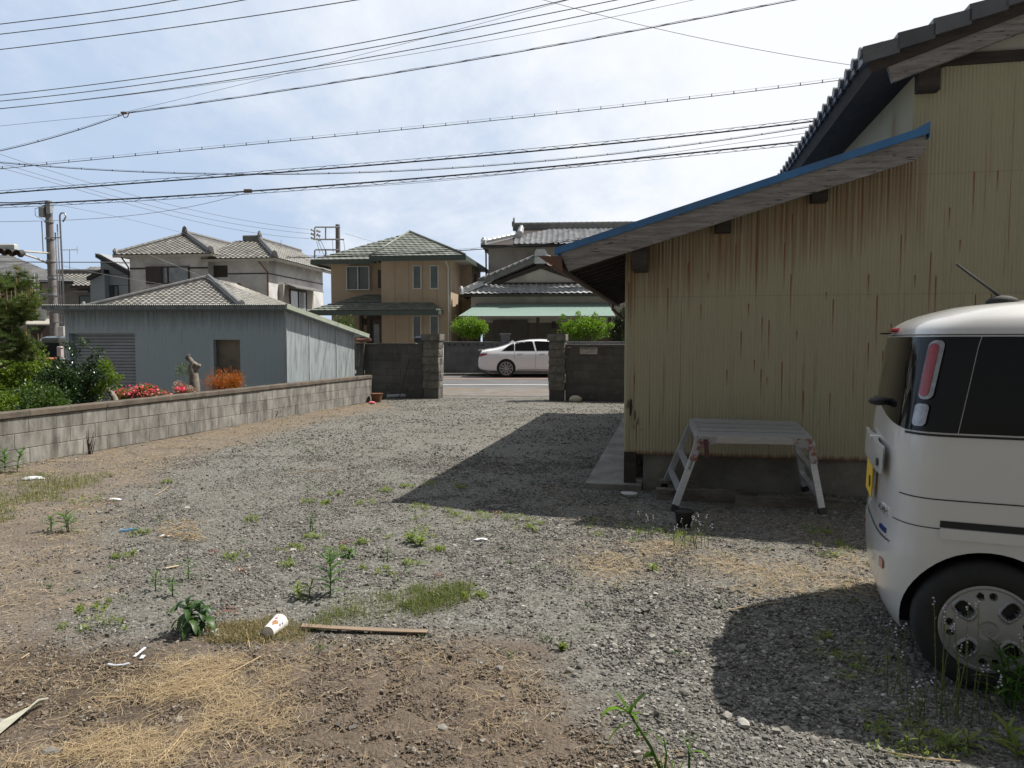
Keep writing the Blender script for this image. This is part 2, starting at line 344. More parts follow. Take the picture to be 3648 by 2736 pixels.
def build_ground():
    def axis(a, b, st, lo, hi, gr=1.16):
        m = list(np.arange(a, b, st)); s = st; x = m[-1]
        while x < hi: s *= gr; x += s; m.append(min(x, hi))
        s = st; x = m[0]; L = []
        while x > lo: s *= gr; x -= s; L.append(max(x, lo))
        return np.array(L[::-1] + m)
    xs = axis(-3.6, 4.2, .03, -400, 400, 1.10); ys = axis(2.0, 7.2, .028, -60, 600, 1.07)
    X, Y = np.meshgrid(xs, ys); Z = hgt(X, Y)
    wob = .22 * (vnoise(X, Y, .45, 3) - .5) + .14 * (vnoise(X, Y, .13, 4) - .5)
    dirt = sst(sdf(DIRT, X, Y) + wob * 2.0, .32, -.30); strw = sst(sdf(STRW, X, Y) + wob * 2.2, .30, -.30); dry = sst(sdf(DRYR, X, Y) + wob * 2, .25, -.2) * .75
    damp = sst(sdf(DAMP, X, Y) + wob, .12, -.15)
    cl = dirt * sst(Y, 6, 3.5)
    Z = Z + cl * (.022 * (vnoise(X, Y, .075, 5) - .5) + .012 * (vnoise(X, Y, .037, 6) - .5)) + (1 - cl) * .008 * (vnoise(X, Y, .06, 7) - .5) * sst(Y, 14, 8)
    ny, nx = X.shape; idx = np.arange(nx * ny).reshape(ny, nx)
    F = np.stack([idx[:-1, :-1], idx[:-1, 1:], idx[1:, 1:], idx[1:, :-1]], -1).reshape(-1, 4)
    V = np.stack([X, Y, Z], -1).reshape(-1, 3)
    m, nt, b, o = newmat('ground_gravel_soil'); k = NB(nt); v = k.coord()
    cell = k.n('ShaderNodeTexVoronoi'); k.l(v, cell.inputs[0]); cell.inputs['Scale'].default_value = 55
    cell2 = k.n('ShaderNodeTexVoronoi'); k.l(v, cell2.inputs[0]); cell2.inputs['Scale'].default_value = 120
    sp = k.n('ShaderNodeSeparateColor'); k.l(cell.outputs['Color'], sp.inputs[0]); sp2 = k.n('ShaderNodeSeparateColor'); k.l(cell2.outputs['Color'], sp2.inputs[0])
    gr = k.ramp(k.math('ADD', k.math('MULTIPLY', sp.outputs[0], .6), k.math('MULTIPLY', sp2.outputs[0], .4)), [(.1, (.06, .060, .053)), (.5, (.165, .160, .142)), (.9, (.34, .332, .30))])
    big = k.noise(v, .55, 5, .6); med = k.noise(v, 3.0, 6, .7); fin = k.noise(v, 60, 6, .75)
    fines = k.mix(fin, (.085, .077, .065), (.24, .222, .19))
    gcol = k.mix(k.ramp(k.math('ADD', k.math('MULTIPLY', med, .6), k.math('MULTIPLY', big, .5)), [(.44, 0.0), (.68, .72)]), gr, fines)
    dcol = k.mix(k.ramp(fin, [(.3, 0.0), (.7, 1.0)]), (.068, .050, .038), (.19, .15, .112))
    dcol = k.mix(k.ramp(med, [(.4, 0.0), (.62, .6)]), dcol, (.165, .13, .098))
    fib = k.noise(k.coord((9, 60, 9), rot=(0, 0, .5)), 3, 5, .7, .6)
    scol = k.mix(k.ramp(k.math('ADD', k.math('MULTIPLY', fib, .6), k.math('MULTIPLY', med, .4)), [(.4, 0.0), (.6, 1.0)]), (.115, .096, .078), (.24, .20, .158))
    col = k.mix(k.attr('dry'), gcol, k.mix(.5, scol, gcol))
    col = k.mix(k.attr('strw'), col, scol); col = k.mix(k.attr('dirt'), col, dcol)
    col = k.mix(k.math('MULTIPLY', k.attr('damp'), .6), col, (.055, .04, .028))
    k.put(col, b.inputs['Base Color']); b.inputs['Roughness'].default_value = .93; b.inputs['Specular IOR Level'].default_value = .25
    hh = k.math('ADD', k.math('MULTIPLY', cell.outputs['Distance'], -1.0), k.math('MULTIPLY', cell2.outputs['Distance'], -.5))
    n1 = k.bump(hh, .8, .012, None); k.bump(fin, .8, .010, b, n1)
    g = np_mesh('ground', V, F, m, smooth=True, attr=dict(dirt=dirt.ravel(), strw=strw.ravel(), dry=dry.ravel(), damp=damp.ravel()))
    tag(g, kind='structure')
build_ground()
# ---- loose stones, really lying there
def stone_field(name, n, sampler, size, flat, m, label, cat, lo=.35, seed=1):
    rng = np.random.default_rng(seed)
    P = sampler(rng, n); n = len(P)
    base = np.array([(-1, -1, -1), (1, -1, -1), (1, 1, -1), (-1, 1, -1), (-1, -1, 1), (1, -1, 1), (1, 1, 1), (-1, 1, 1)], float) * .5
    S = size(rng, n, P)[:, None, None]
    B = base[None] * (1 + rng.uniform(-.45, .35, (n, 8, 3))) * S * (np.stack([rng.uniform(.75, 1.35, n), rng.uniform(.6, 1.0, n), rng.uniform(flat, .8, n)], -1)[:, None, :])
    B[:, 4:, :2] *= rng.uniform(.5, .95, (n, 1, 1))
    a = rng.uniform(0, 2 * pi, n); t = rng.normal(0, .3, n); ca, sa, ct, st_ = np.cos(a), np.sin(a), np.cos(t), np.sin(t)
    x, y, z = B[..., 0], B[..., 1], B[..., 2]; y2 = y * ct[:, None] - z * st_[:, None]; z2 = y * st_[:, None] + z * ct[:, None]
    X = x * ca[:, None] - y2 * sa[:, None] + P[:, 0:1]; Y = x * sa[:, None] + y2 * ca[:, None] + P[:, 1:2]; Z = z2 + (hgt(P[:, 0], P[:, 1]) + S[:, 0, 0] * .12)[:, None]
    V = np.stack([X, Y, Z], -1).reshape(-1, 3)
    q = np.array([(3, 2, 1, 0), (4, 5, 6, 7), (0, 1, 5, 4), (1, 2, 6, 5), (2, 3, 7, 6), (3, 0, 4, 7)])
    F = (q[None] + (np.arange(n) * 8)[:, None, None]).reshape(-1, 4)
    # split quads into triangles for crisp facets
    F = np.concatenate([F[:, [0, 1, 2]], F[:, [0, 2, 3]]]); r = np.repeat(rng.uniform(0, 1, n), 6); r = np.concatenate([r, r])
    return tag(np_mesh(name, V, F, m, rnd=r), label, cat, kind='stuff')
def stonemat(name, stops):
    m, nt, b, o = newmat(name); k = NB(nt); c = k.ramp(k.attr('rnd'), stops); v = k.coord()
    c = k.mix(k.math('MULTIPLY', k.noise(v, 90, 4, .7), .55), c, (.10, .09, .075)); k.put(c, b.inputs['Base Color']); b.inputs['Roughness'].default_value = .88; b.inputs['Specular IOR Level'].default_value = .3; return m
M_STONE = stonemat('crushed_stone', [(0, (.075, .073, .067)), (.35, (.142, .136, .123)), (.7, (.215, .206, .185)), (.93, (.32, .305, .275)), (1, (.52, .50, .46))])
M_CLOD = stonemat('soil_clods', [(0, (.085, .062, .044)), (.6, (.185, .142, .103)), (.9, (.24, .19, .145)), (1, (.36, .33, .29))])
def samp_gravel(ymin, ymax, dens_pow, maskfn):
    def f(rng, n):
        y = ymin + (ymax - ymin) * rng.uniform(0, 1, n * 2) ** dens_pow; x = rng.uniform(-.75, .78, n * 2) * y
        X, Y = x, y; keep = rng.uniform(0, 1, n * 2) < maskfn(X, Y); keep &= ((X - WL0.x) * WN.x + (Y - WL0.y) * WN.y) < -.03
        Z = np.stack([X, Y], -1)[keep][:n]; return Z
    return f
def gmask(X, Y):
    d = sst(sdf(DIRT, X, Y) + .4 * (vnoise(X, Y, .3, 3) - .5), -.3, .3); s = sst(sdf(STRW, X, Y) + .5 * (vnoise(X, Y, .4, 3) - .5), -.3, .3)
    patch = .16 + .84 * sst(vnoise(X, Y, .8, 11) * .5 + vnoise(X, Y, .27, 12) * .5, .33, .60)
    return np.clip(d * (.12 + .88 * s) * patch + .03, 0, 1)
def size_g(a, b):
    def f(rng, n, P): c = sst(sdf(COARS, P[:, 0], P[:, 1]), .3, -.3); return np.clip(a * np.exp(rng.normal(0, .38, n)) * (1 + .45 * c * (rng.uniform(0, 1, n) < .4)), .003, b)
    return f
stone_field('gravel', 150000, samp_gravel(2.3, 9.5, 1.05, gmask), size_g(.0098, .040), .22, M_STONE, 'grey crushed gravel spread loosely over the yard', 'gravel', seed=3)
tag(stone_field('far_gravel', 45000, samp_gravel(8.5, 19.2, 1.0, gmask), size_g(.015, .035), .3, M_STONE, 'finer looking grey gravel running back to the gate', 'gravel', seed=4))
def dmask(X, Y): return np.clip(sst(sdf(DIRT, X, Y) + .4 * (vnoise(X, Y, .3, 3) - .5), .3, -.3), 0, 1) * (.35 + .65 * sst(vnoise(X, Y, .22, 8), .35, .6))
stone_field('soil', 64000, samp_gravel(2.3, 4.6, 1.0, dmask), lambda r, n, P: np.clip(.0058 * np.exp(r.normal(0, .5, n)), .0025, .03), .5, M_CLOD, 'crumbly brown soil clods in the near left corner', 'soil', seed=5)
# ================================================================== ROAD
def sheet(name, pts, z, m, kind='structure'):
    mb = MB(); mb.prism([Vector((x, y, z - .05)) for x, y in pts], (0, 0, .05)); return tag(mb.build(name, m), kind=kind)
M_ASPH = mat('road_asphalt', (.115, .115, .12), (.085, .085, .09), scale=1.2, rough=.85, bump=.4, bscale=160, dirt=(.15, .145, .135), dscale=.4)
M_APRN = mat('apron_asphalt', (.19, .18, .165), (.12, .11, .10), scale=2.5, rough=.9, bump=.6, bscale=90, dirt=(.16, .11, .065), dscale=.6)
M_WHITE = mat('road_paint_white', (.72, .72, .70), (.5, .5, .48), scale=14, rough=.7)
M_ORNG = mat('road_paint_orange', (.62, .25, .10), (.5, .22, .1), scale=10, rough=.7)
M_CONC = mat('concrete', (.30, .285, .26), (.19, .18, .165), scale=1.3, rough=.9, bump=.4, bscale=60, dirt=(.12, .11, .095), dscale=2.5)
sheet('road', [(-120, 23.3), (120, 22.6), (120, 31.2), (-120, 31.2)], .005, M_ASPH)
sheet('driveway_apron', [(-2.6, 19.9), (2.6, 19.6), (5.2, 22.75), (-4.2, 23.2)], .009, M_APRN)
sheet('white_edge_line', [(-120, 24.86), (120, 24.74), (120, 24.92), (-120, 25.04)], .009, M_WHITE)
sheet('orange_centre_line', [(-120, 28.75), (120, 28.75), (120, 28.95), (-120, 28.95)], .009, M_ORNG)
sheet('far_kerb', [(-120, 31.2), (120, 31.2), (120, 31.5), (-120, 31.5)], .10, M_CONC)
sheet('far_pavement', [(-120, 31.5), (120, 31.5), (120, 48), (-120, 48)], .06, M_CONC)
# ================================================================== BEIGE CORRUGATED BUILDING
YAW = radians(-12)
B0 = atZ(2222, 1738); bld = thing('corrugated_building', 'beige rust streaked corrugated building with a low blue roof edge and tiled upper roof', 'building', B0, YAW)
H = lambda u, v, ax=1, val=0.0: hit(bld, u, v, ax, val)
OV = -.36
A0 = H(1985, 882, 1, OV); A1 = H(3240, 470, 1, OV); A1.z += (H(3310, 447, 1, OV).x - A1.x) * (A1.z - A0.z) / (A1.x - A0.x); A1.x = H(3310, 447, 1, OV).x; sl1 = (A1.z - A0.z) / (A1.x - A0.x)
EY = -.16; E0 = H(3085, 205, 1, EY); E1 = H(3640, -15, 1, EY); sl2 = (E1.z - E0.z) / (E1.x - E0.x)
XC = H(3255, 300, 1, 0).x; DEPTH = 8.1; XR = E0.x + 4.6; XE = XR + 4.6
def zr1(x): return A0.z + sl1 * (x - A0.x)
def zr2(x): return E0.z + sl2 * (x - E0.x) if x < XR else E0.z + sl2 * (XR - E0.x) - sl2 * (x - XR)
ZB = H(2222, 1616).z; ZBEAM = H(3500, 228).z
m, nt, b_, o_ = newmat('beige_corrugated_steel'); k = NB(nt)
v1 = k.coord((1, 1, 1)); spx = k.n('ShaderNodeSeparateXYZ'); k.l(v1, spx.inputs[0]); X_, Z_ = spx.outputs[0], spx.outputs[2]
base = k.mix(k.noise(k.coord((6, 1, .35)), 2.2, 6, .6), (.36, .335, .225), (.42, .39, .27))
base = k.mix(k.ramp(k.noise(v1, .9, 4, .6), [(.4, 0.0), (.7, .6)]), base, (.375, .345, .24))
drip = k.noise(k.coord((34, 1, .55)), 1.0, 3, .6); gate = k.noise(k.coord((1, 1, .9)), 1.1, 3, .5)
rust = k.ramp(drip, [(.60, 0.0), (.655, 1.0)]); rust = k.math('MULTIPLY', rust, k.ramp(gate, [(.36, 0.0), (.52, 1.0)]))
wob = k.math('ADD', Z_, k.math('MULTIPLY', k.noise(k.coord((30, 1, .1)), 1, 3, .6), .9))
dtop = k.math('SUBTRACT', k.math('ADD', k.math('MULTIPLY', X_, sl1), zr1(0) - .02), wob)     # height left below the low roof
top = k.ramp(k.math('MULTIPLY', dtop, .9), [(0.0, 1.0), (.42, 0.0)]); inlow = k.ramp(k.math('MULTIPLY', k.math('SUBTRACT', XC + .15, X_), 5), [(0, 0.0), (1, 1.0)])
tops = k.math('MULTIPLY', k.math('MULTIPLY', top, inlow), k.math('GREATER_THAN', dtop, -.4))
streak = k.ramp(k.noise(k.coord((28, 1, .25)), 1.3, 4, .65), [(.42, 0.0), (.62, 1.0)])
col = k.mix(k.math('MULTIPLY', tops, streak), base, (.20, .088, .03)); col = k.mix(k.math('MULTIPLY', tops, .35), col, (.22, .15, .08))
def rustlayer(period, seed, prob, width, lo, hi):
    xi = k.math('DIVIDE', X_, period); cell = k.math('FLOOR', xi); fr = k.math('ABSOLUTE', k.math('SUBTRACT', k.math('FRACT', xi), .5))
    w1 = k.n('ShaderNodeTexWhiteNoise', noise_dimensions='1D'); k.l(k.math('ADD', cell, seed), w1.inputs['W']); w2 = k.n('ShaderNodeTexWhiteNoise', noise_dimensions='1D'); k.l(k.math('ADD', cell, seed + 57.3), w2.inputs['W']); w3 = k.n('ShaderNodeTexWhiteNoise', noise_dimensions='1D'); k.l(k.math('ADD', cell, seed + 91.7), w3.inputs['W'])
    z0 = k.math('MULTIPLY_ADD', w2.outputs[0], hi - lo, lo); ln = k.math('MULTIPLY_ADD', w3.outputs[0], .50, .06); dz = k.math('DIVIDE', k.math('SUBTRACT', z0, Z_), ln)
    up_ = k.math('MULTIPLY', k.math('GREATER_THAN', dz, 0.0), k.math('LESS_THAN', dz, 1.0)); fade = k.math('MULTIPLY', k.math('SUBTRACT', 1.15, dz), 1.0, clamp=True)
    on = k.math('LESS_THAN', w1.outputs[0], prob); nar = k.ramp(k.math('DIVIDE', fr, width), [(.5, 1.0), (1.0, 0.0)])
    return k.math('MULTIPLY', k.math('MULTIPLY', k.math('MULTIPLY', up_, fade), on), nar)
grime = k.ramp(k.noise(k.coord((18, 1, .12)), 1.0, 4, .7), [(.5, 0.0), (.8, .3)]); col = k.mix(grime, col, (.24, .205, .135))
for zj in (1.93, 3.02): col = k.mix(k.math('MULTIPLY', k.math('COMPARE', Z_, zj, .005), .22), col, (.10, .08, .05))
col = k.mix(k.math('MULTIPLY', rust, .6), col, (.21, .10, .045))
for args in ((.064, 3.0, .36, .13, .75, 2.5), (.064, 40.0, .32, .12, 1.3, 3.4), (.096, 80.0, .42, .09, 1.9, 4.6), (.048, 120.0, .12, .15, .5, 1.5)): col = k.mix(k.math('MULTIPLY', rustlayer(*args), .92), col, (.19, .065, .018))
low = k.ramp(k.math('MULTIPLY', k.math('SUBTRACT', k.math('ADD', ZB, k.math('MULTIPLY', k.noise(k.coord((14, 1, 1)), 2, 4, .7), .09)), Z_), 14), [(0, 0.0), (.6, 1.0)])
col = k.mix(low, col, (.17, .085, .05)); k.put(col, b_.inputs['Base Color']); b_.inputs['Roughness'].default_value = .62; b_.inputs['Specular IOR Level'].default_value = .35; M_BEIGE = m
M_FND = mat('foundation_concrete', (.235, .225, .195), (.15, .145, .125), scale=1.8, rough=.92, bump=.4, bscale=50, dirt=(.10, .09, .075), dscale=2.2)
m, nt, b_, o_ = newmat('weathered_board'); k = NB(nt); vv = k.coord((1.2, 1, 14), rot=(0, 0, 0))
c = k.mix(k.ramp(k.noise(vv, 2.4, 7, .7), [(.36, 0.0), (.6, 1.0)]), (.31, .29, .28), (.17, .155, .145)); pk = k.ramp(k.noise(k.coord((3, 1, 22)), 2.0, 5, .75), [(.58, 0.0), (.66, 1.0)])
c = k.mix(pk, c, (.035, .028, .024)); k.put(c, b_.inputs['Base Color']); b_.inputs['Roughness'].default_value = .85; k.bump(k.noise(vv, 3, 6, .7), .6, .01, b_); M_BOARD = m
M_DARKWOOD = mat('dark_old_timber', (.055, .045, .038), (.03, .024, .02), scale=5, rough=.85, stretch=(1, 1, 6))
M_BLUE = mat('blue_painted_steel', (.035, .145, .36), (.055, .19, .40), scale=2.5, rough=.45, dirt=(.06, .10, .17), dscale=3)
M_TILE = mat('dark_clay_tile', (.085, .09, .10), (.12, .125, .135), scale=3, rough=.45, rndv=.25, spec=.6)
M_PLAST = mat('old_plaster', (.50, .49, .44), (.40, .39, .35), scale=1.5, rough=.9, bump=.15)
wl = lambda x: max(ZB, 0)
ztop = lambda x: (zr1(x) - .15 if x < XC else min(zr2(x) - .32, ZBEAM))
# ztop on the left part follows the low roof; to the right of the corner the upper wall carries on
corrug('wall', 0, XE - .9, wl, ztop, M_BEIGE, bld, brk=[XC], nsub=6)
corrug('side_wall', 0.006, DEPTH, wl, lambda y: zr1(0) - .3, M_BEIGE, bld, axis='y', y=.0)
corrug('upper_side_wall', 0.0, DEPTH, lambda y: zr1(XC) - .25, lambda y: zr2(XC) - .3, M_BEIGE, bld, axis='y', y=XC)
mb = MB(); mb.box((XE - .92, 0.01, 0), (XE - .9, DEPTH, zr2(XE - 1) - .3)); mb.box((.0, DEPTH - .02, ZB), (XE - .9, DEPTH, zr1(0) - .3)); mb.box((XC, DEPTH - .021, zr1(0) - .3), (XE - .9, DEPTH - .001, zr2(XE) - .1)); mb.build('rear_wall', M_BEIGE, bld)
mb = MB(); mb.box((XC - .02, -.02, ZBEAM), (XE - .9, .05, ZBEAM + .10)); mb.build('gable_beam', M_DARKWOOD, bld)
mb = MB(); mb.prism([(XC + .01, .02, ZBEAM + .101), (XE - .95, .02, ZBEAM + .101), (XE - .95, .02, zr2(XE - .95) - .1), (XR, .02, zr2(XR) - .1), (XC + .01, .02, zr2(XC) - .1)], (0, .05, 0)); mb.build('gable_plaster', M_PLAST, bld)
mb = MB(); mb.box((.19, .05, -.1), (XE - .9, .17, ZB + .06)); mb.box((.0, .3, -.1), (.1, DEPTH, ZB + .04)); mb.build('foundation', M_FND, bld)
mb = MB(); mb.box((0.0, -.01, .03), (.12, .11, ZB + .02), bev=.004); mb.build('corner_post', M_DARKWOOD, bld)
mb = MB(); mb.ball((.04, .03, .0), (.15, .12, .055), seg=12, jit=.05); mb.build('footing_stone', M_CONC, bld, smooth=True)
# low roof
th = .06
mb = MB(); x0 = A0.x; x1 = XC + .02
mb.prism([(x0, OV + .02, zr1(x0) - .05 - th), (x1, OV + .02, zr1(x1) - .05 - th), (x1, OV + .02, zr1(x1) - .05), (x0, OV + .02, zr1(x0) - .05)], (0, DEPTH - OV + .25, 0)); mb.build('low_roof', M_BLUE, bld)
ra = []; 
mb = MB()
for i in range(int(DEPTH / .36)):
    y = OV + .30 + i * .36; mb.beam((x0 + .03, y, zr1(x0 + .03) - .155), (.05, y, zr1(.05) - .155), .05, .075, up=(0, 0, 1))
mb.build('rafters', M_DARKWOOD, bld)
mb = MB(); mb.box((x0 + .02, OV + .06, zr1(x0) - .19), (x0 + .045, DEPTH + .2, zr1(x0) - .07)); mb.build('eaves_fascia', M_DARKWOOD, bld)
mb = MB(); zz = .105; xb = A1.x
mb.prism([(x0 - .02, OV - .03, zr1(x0 - .02) - .065), (xb, OV - .03, zr1(xb) - .07), (xb, OV - .03, zr1(xb) + .03), (xb - .12, OV - .03, zr1(xb - .12)), (x0 - .02, OV - .03, zr1(x0 - .02))], (0, .045, 0))
mb.box((xb - .005, OV - .031, zr1(xb) - .11), (xb + .0, 0.0, zr1(xb) + .035))
mb.build('blue_verge_trim', M_BLUE, bld)
mb = MB(); bt = .062; bb = .262
mb.prism([(x0 + .03, OV, zr1(x0 + .03) - bt), (x0 + .11, OV, zr1(x0 + .11) - bb), (xb - .09, OV, zr1(xb - .09) - bb), (xb - .02, OV, zr1(xb - .02) - bb + .06), (xb - .02, OV, zr1(xb - .02) - bt)], (0, .035, 0))
mb.build('bargeboard', M_BOARD, bld)
for (u, v) in ((2280, 905), (2582, 765), (2932, 665)):
    mb = MB(); p = H(u, v, 1, OV + .1); zc = zr1(p.x) - .40; mb.box((p.x - .07, OV + (.05 if u < 2300 else .22), zc + (-.06 if u < 2300 else .07)), (p.x + .07, -.005, zr1(p.x) - .22)); mb.build('purlin_end', M_DARKWOOD, bld)
M_GUT = mat('rusty_brown_gutter', (.10, .055, .04), (.16, .08, .05), scale=8, rough=.6)
mb = MB(); gx = x0 - .05; gz = zr1(x0) - .13; n = 8
for j in range(n):
    a0 = pi + pi * j / n; a1 = pi + pi * (j + 1) / n
    p = [(gx + .055 * cos(a), gz + .05 * sin(a)) for a in (a0, a1)]
    mb.prism([(p[0][0], OV - .05, p[0][1]), (p[1][0], OV - .05, p[1][1]), (p[1][0], OV - .05, p[1][1] - .004), (p[0][0], OV - .05, p[0][1] - .004)], (0, DEPTH - OV + .25, 0))
mb.prism([(gx - .14, OV - .05, gz + .05), (gx + .10, OV - .05, gz + .04), (gx + .11, OV - .05, gz - .11)], (0, .02, 0))
mb.build('gutter', M_GUT, bld)
mb = MB(); mb.tube([(gx, DEPTH - .6, gz - .03), (gx, DEPTH - .6, gz - .15), (gx + .2, DEPTH - .6, gz - .32), (-.05, DEPTH - .6, gz - .42), (-.05, DEPTH - .6, .1)], .03, 8); mb.build('downspout', M_GUT, bld, smooth=True)
# main roof
ye = EY - .02; dep = DEPTH + .3
tile_roof('main_roof', [(E0.x, dep, zr2(E0.x)), (E0.x, ye, zr2(E0.x)), (XR, ye, zr2(XR)), (XR, dep, zr2(XR))], M_TILE, bld, tw=.27, tl=.24, thick=.14, under=M_DARKWOOD, amp=1.3)
tile_roof('rear_roof', [(XE, ye, zr2(XE)), (XE, dep, zr2(XE)), (XR, dep, zr2(XR)), (XR, ye, zr2(XR))], M_TILE, bld, tw=.27, tl=.24, thick=.14, under=M_DARKWOOD)
ridge('roof_ridge', (XR, ye - .02, zr2(XR) + .04), (XR, dep, zr2(XR) + .04), M_TILE, bld, .2, .28)
mb = MB(); y = ye
while y < dep: mb.tube([(E0.x - .05, y, E0.z + .03), (E0.x + .14, y, E0.z + .03 + .14 * sl2)], .048, 10); mb.tube([(E0.x - .065, y, E0.z + .03), (E0.x - .05, y, E0.z + .03)], .056, 10); mb.box((E0.x - .03, y + .05, E0.z - .035), (E0.x - .01, y + .24, E0.z + .02)); y += .27
mb.build('eave_tile_ends', M_TILE, bld, smooth=True, sharp=40)
mb = MB(); x = E0.x - .02; i = 0
L_ = sqrt(1 + sl2 * sl2)
while x < XR - .1:
    xe = x + .285; dz = .014
    mb.prism([(x - .02, ye - .04, zr2(x) - .06), (xe, ye - .04, zr2(xe) - .085), (xe, ye - .04, zr2(xe) + .045), (x - .02, ye - .04, zr2(x) + .085)], (0, .16, 0)); x = xe
mb.build('verge_tiles', M_TILE, bld)
mb = MB(); xs = E0.x + .16
mb.prism([(xs, ye + .02, zr2(xs) - .075), (xs + .07, ye + .02, zr2(xs + .07) - .31), (XR, ye + .02, zr2(XR) - .31), (XR, ye + .02, zr2(XR) - .075)], (0, .05, 0))
mb.prism([(XR, ye + .02, zr2(XR) - .075), (XR, ye + .02, zr2(XR) - .31), (XE - .2, ye + .02, zr2(XE - .2) - .31), (XE - .2, ye + .02, zr2(XE - .2) - .075)], (0, .05, 0))
mb.build('upper_bargeboard', M_BOARD, bld)
mb = MB(); p = H(3330, 240, 1, -.2)
mb.box((p.x - .1, ye + .07, zr2(p.x) - .5), (p.x + .08, .0, zr2(p.x) - .25)); mb.build('upper_purlin', M_DARKWOOD, bld)
M_BLACKST = mat('black_peeled_stain', (.02, .02, .02), (.04, .035, .03), scale=30, rough=.8)
mb = MB()
for (u, v, w, h) in ((2247, 1450, .035, .2), (2238, 1440, .012, .10), (2262, 1480, .016, .14), (2273, 1500, .01, .08), (2258, 1520, .008, .06), (2284, 1530, .006, .04), (2231, 1448, .006, .05)):
    p = H(u, v); n = 9; pts = []
    for j in range(n): a = 2 * pi * j / n; pts.append((p.x + w / 2 * cos(a) * random.uniform(.6, 1.1), -.0075, p.z + h / 2 * sin(a) * random.uniform(.7, 1.1)))
    mb.prism(pts, (0, .002, 0))
mb.build('black_stains', M_BLACKST, bld)
# concrete strip along the left side
sp0 = hit(bld, 2098, 1741, 2, .05); mb = MB(); xl = -.38
mb.prism([(xl, -.1, -.02), (.18, -.14, -.02), (.18, DEPTH, -.02), (xl, DEPTH, -.02)], (0, 0, .075)); o = mb.build('concrete_slab', M_CONC); o.location = B0; o.rotation_euler = (0, 0, YAW)
tag(o, 'grey concrete slab strip along the left foot of the beige building', 'slab')
# ================================================================== shared materials of the far houses
M_TGREY = mat('grey_clay_tile', (.27, .26, .235), (.205, .20, .185), scale=2, rough=.55, rndv=.22, spec=.5)
M_TSHEEN = mat('silver_tile_sheen', (.50, .51, .53), (.40, .41, .43), scale=2, rough=.34, rndv=.2, spec=.8)  # silver tile, made paler still: sun sheen put into the colour
M_RIDG = mat('ridge_tile', (.13, .132, .135), (.19, .19, .185), scale=3, rough=.55, rndv=.15)
M_GREEN = mat('green_slate', (.155, .175, .15), (.22, .24, .21), scale=1.5, rough=.5, rndv=.18)
M_GREEN2 = mat('green_metal_trim', (.06, .085, .072), (.075, .10, .085), scale=2, rough=.5)
M_TAN = mat('tan_siding', (.47, .375, .27), (.41, .325, .235), scale=1.2, rough=.85, bump=.1)
M_WHITE1 = mat('aged_white_plaster', (.70, .70, .695), (.60, .60, .59), scale=.8, rough=.9, dirt=(.30, .30, .29), dscale=.5)
M_GREYP = mat('grey_beige_plaster', (.56, .53, .485), (.50, .475, .43), scale=.8, rough=.9, dirt=(.24, .22, .19), dscale=.4)
M_BGREY = mat('blue_grey_siding', (.33, .375, .40), (.28, .325, .35), scale=1, rough=.8)
M_SLATE = mat('grey_flat_slate', (.19, .19, .19), (.14, .14, .145), scale=2, rough=.6, rndv=.2)
M_DBR = mat('dark_brown_trim', (.035, .026, .022), (.05, .035, .028), scale=4, rough=.6)
M_BLK = mat('black_metal', (.02, .02, .022), (.03, .03, .032), scale=5, rough=.5)
M_SOF = mat('soffit', (.42, .40, .36), (.36, .34, .30), scale=2, rough=.9)
M_ALU = mat('window_aluminium', (.62, .62, .60), (.54, .54, .52), scale=5, rough=.4, metal=.3)
M_STEEL = mat('galvanised_steel', (.42, .43, .45), (.33, .34, .35), scale=6, rough=.45, metal=.6)
M_GLASS = mat('window_glass', (.06, .085, .09), (.11, .135, .14), scale=1, rough=.06, spec=1.0)
M_CURT = mat('curtained_glass', (.32, .35, .38), (.20, .23, .27), scale=3, rough=.12, spec=.9)
M_DOOR = mat('brown_door', (.07, .045, .032), (.05, .032, .024), scale=2, rough=.5)
M_SHUT = mat('dark_shutter', (.045, .037, .033), (.06, .05, .044), scale=3, rough=.6)
def window(root, x0, x1, z0, z1, y=0.0, frame=M_ALU, glass=M_GLASS, w=.05, split=0, proud=.04, name='window', shutter=None):
    mb = MB(); a = y - proud
    mb.box((x0 - w, a, z1), (x1 + w, y + .02, z1 + w)); mb.box((x0 - w, a, z0 - w), (x1 + w, y + .02, z0)); mb.box((x0 - w, a, z0), (x0, y + .02, z1)); mb.box((x1, a, z0), (x1 + w, y + .02, z1))
    for i in range(split): xm = x0 + (x1 - x0) * (i + 1) / (split + 1); mb.box((xm - w / 2, a + .008, z0), (xm + w / 2, y + .01, z1))
    fr = mb.build(name, frame, root); g = MB(); g.box((x0, y - proud * .35, z0), (x1, y + .012, z1)); g.build('pane', glass, fr)
    if shutter:
        s = MB(); s.box((shutter[0], a - .05, z0 - w), (shutter[1], a - .002, z1 + w))
        n = int((z1 - z0) / .12)
        for i in range(n): s.box((shutter[0] + .03, a - .058, z0 + .12 * i), (shutter[1] - .03, a - .0505, z0 + .12 * i + .09))
        s.build('shutter', M_SHUT, fr)
    return fr
def wallbox(root, lo, hi, m, name='wall'):
    mb = MB(); mb.box(lo, hi); return mb.build(name, m, root)
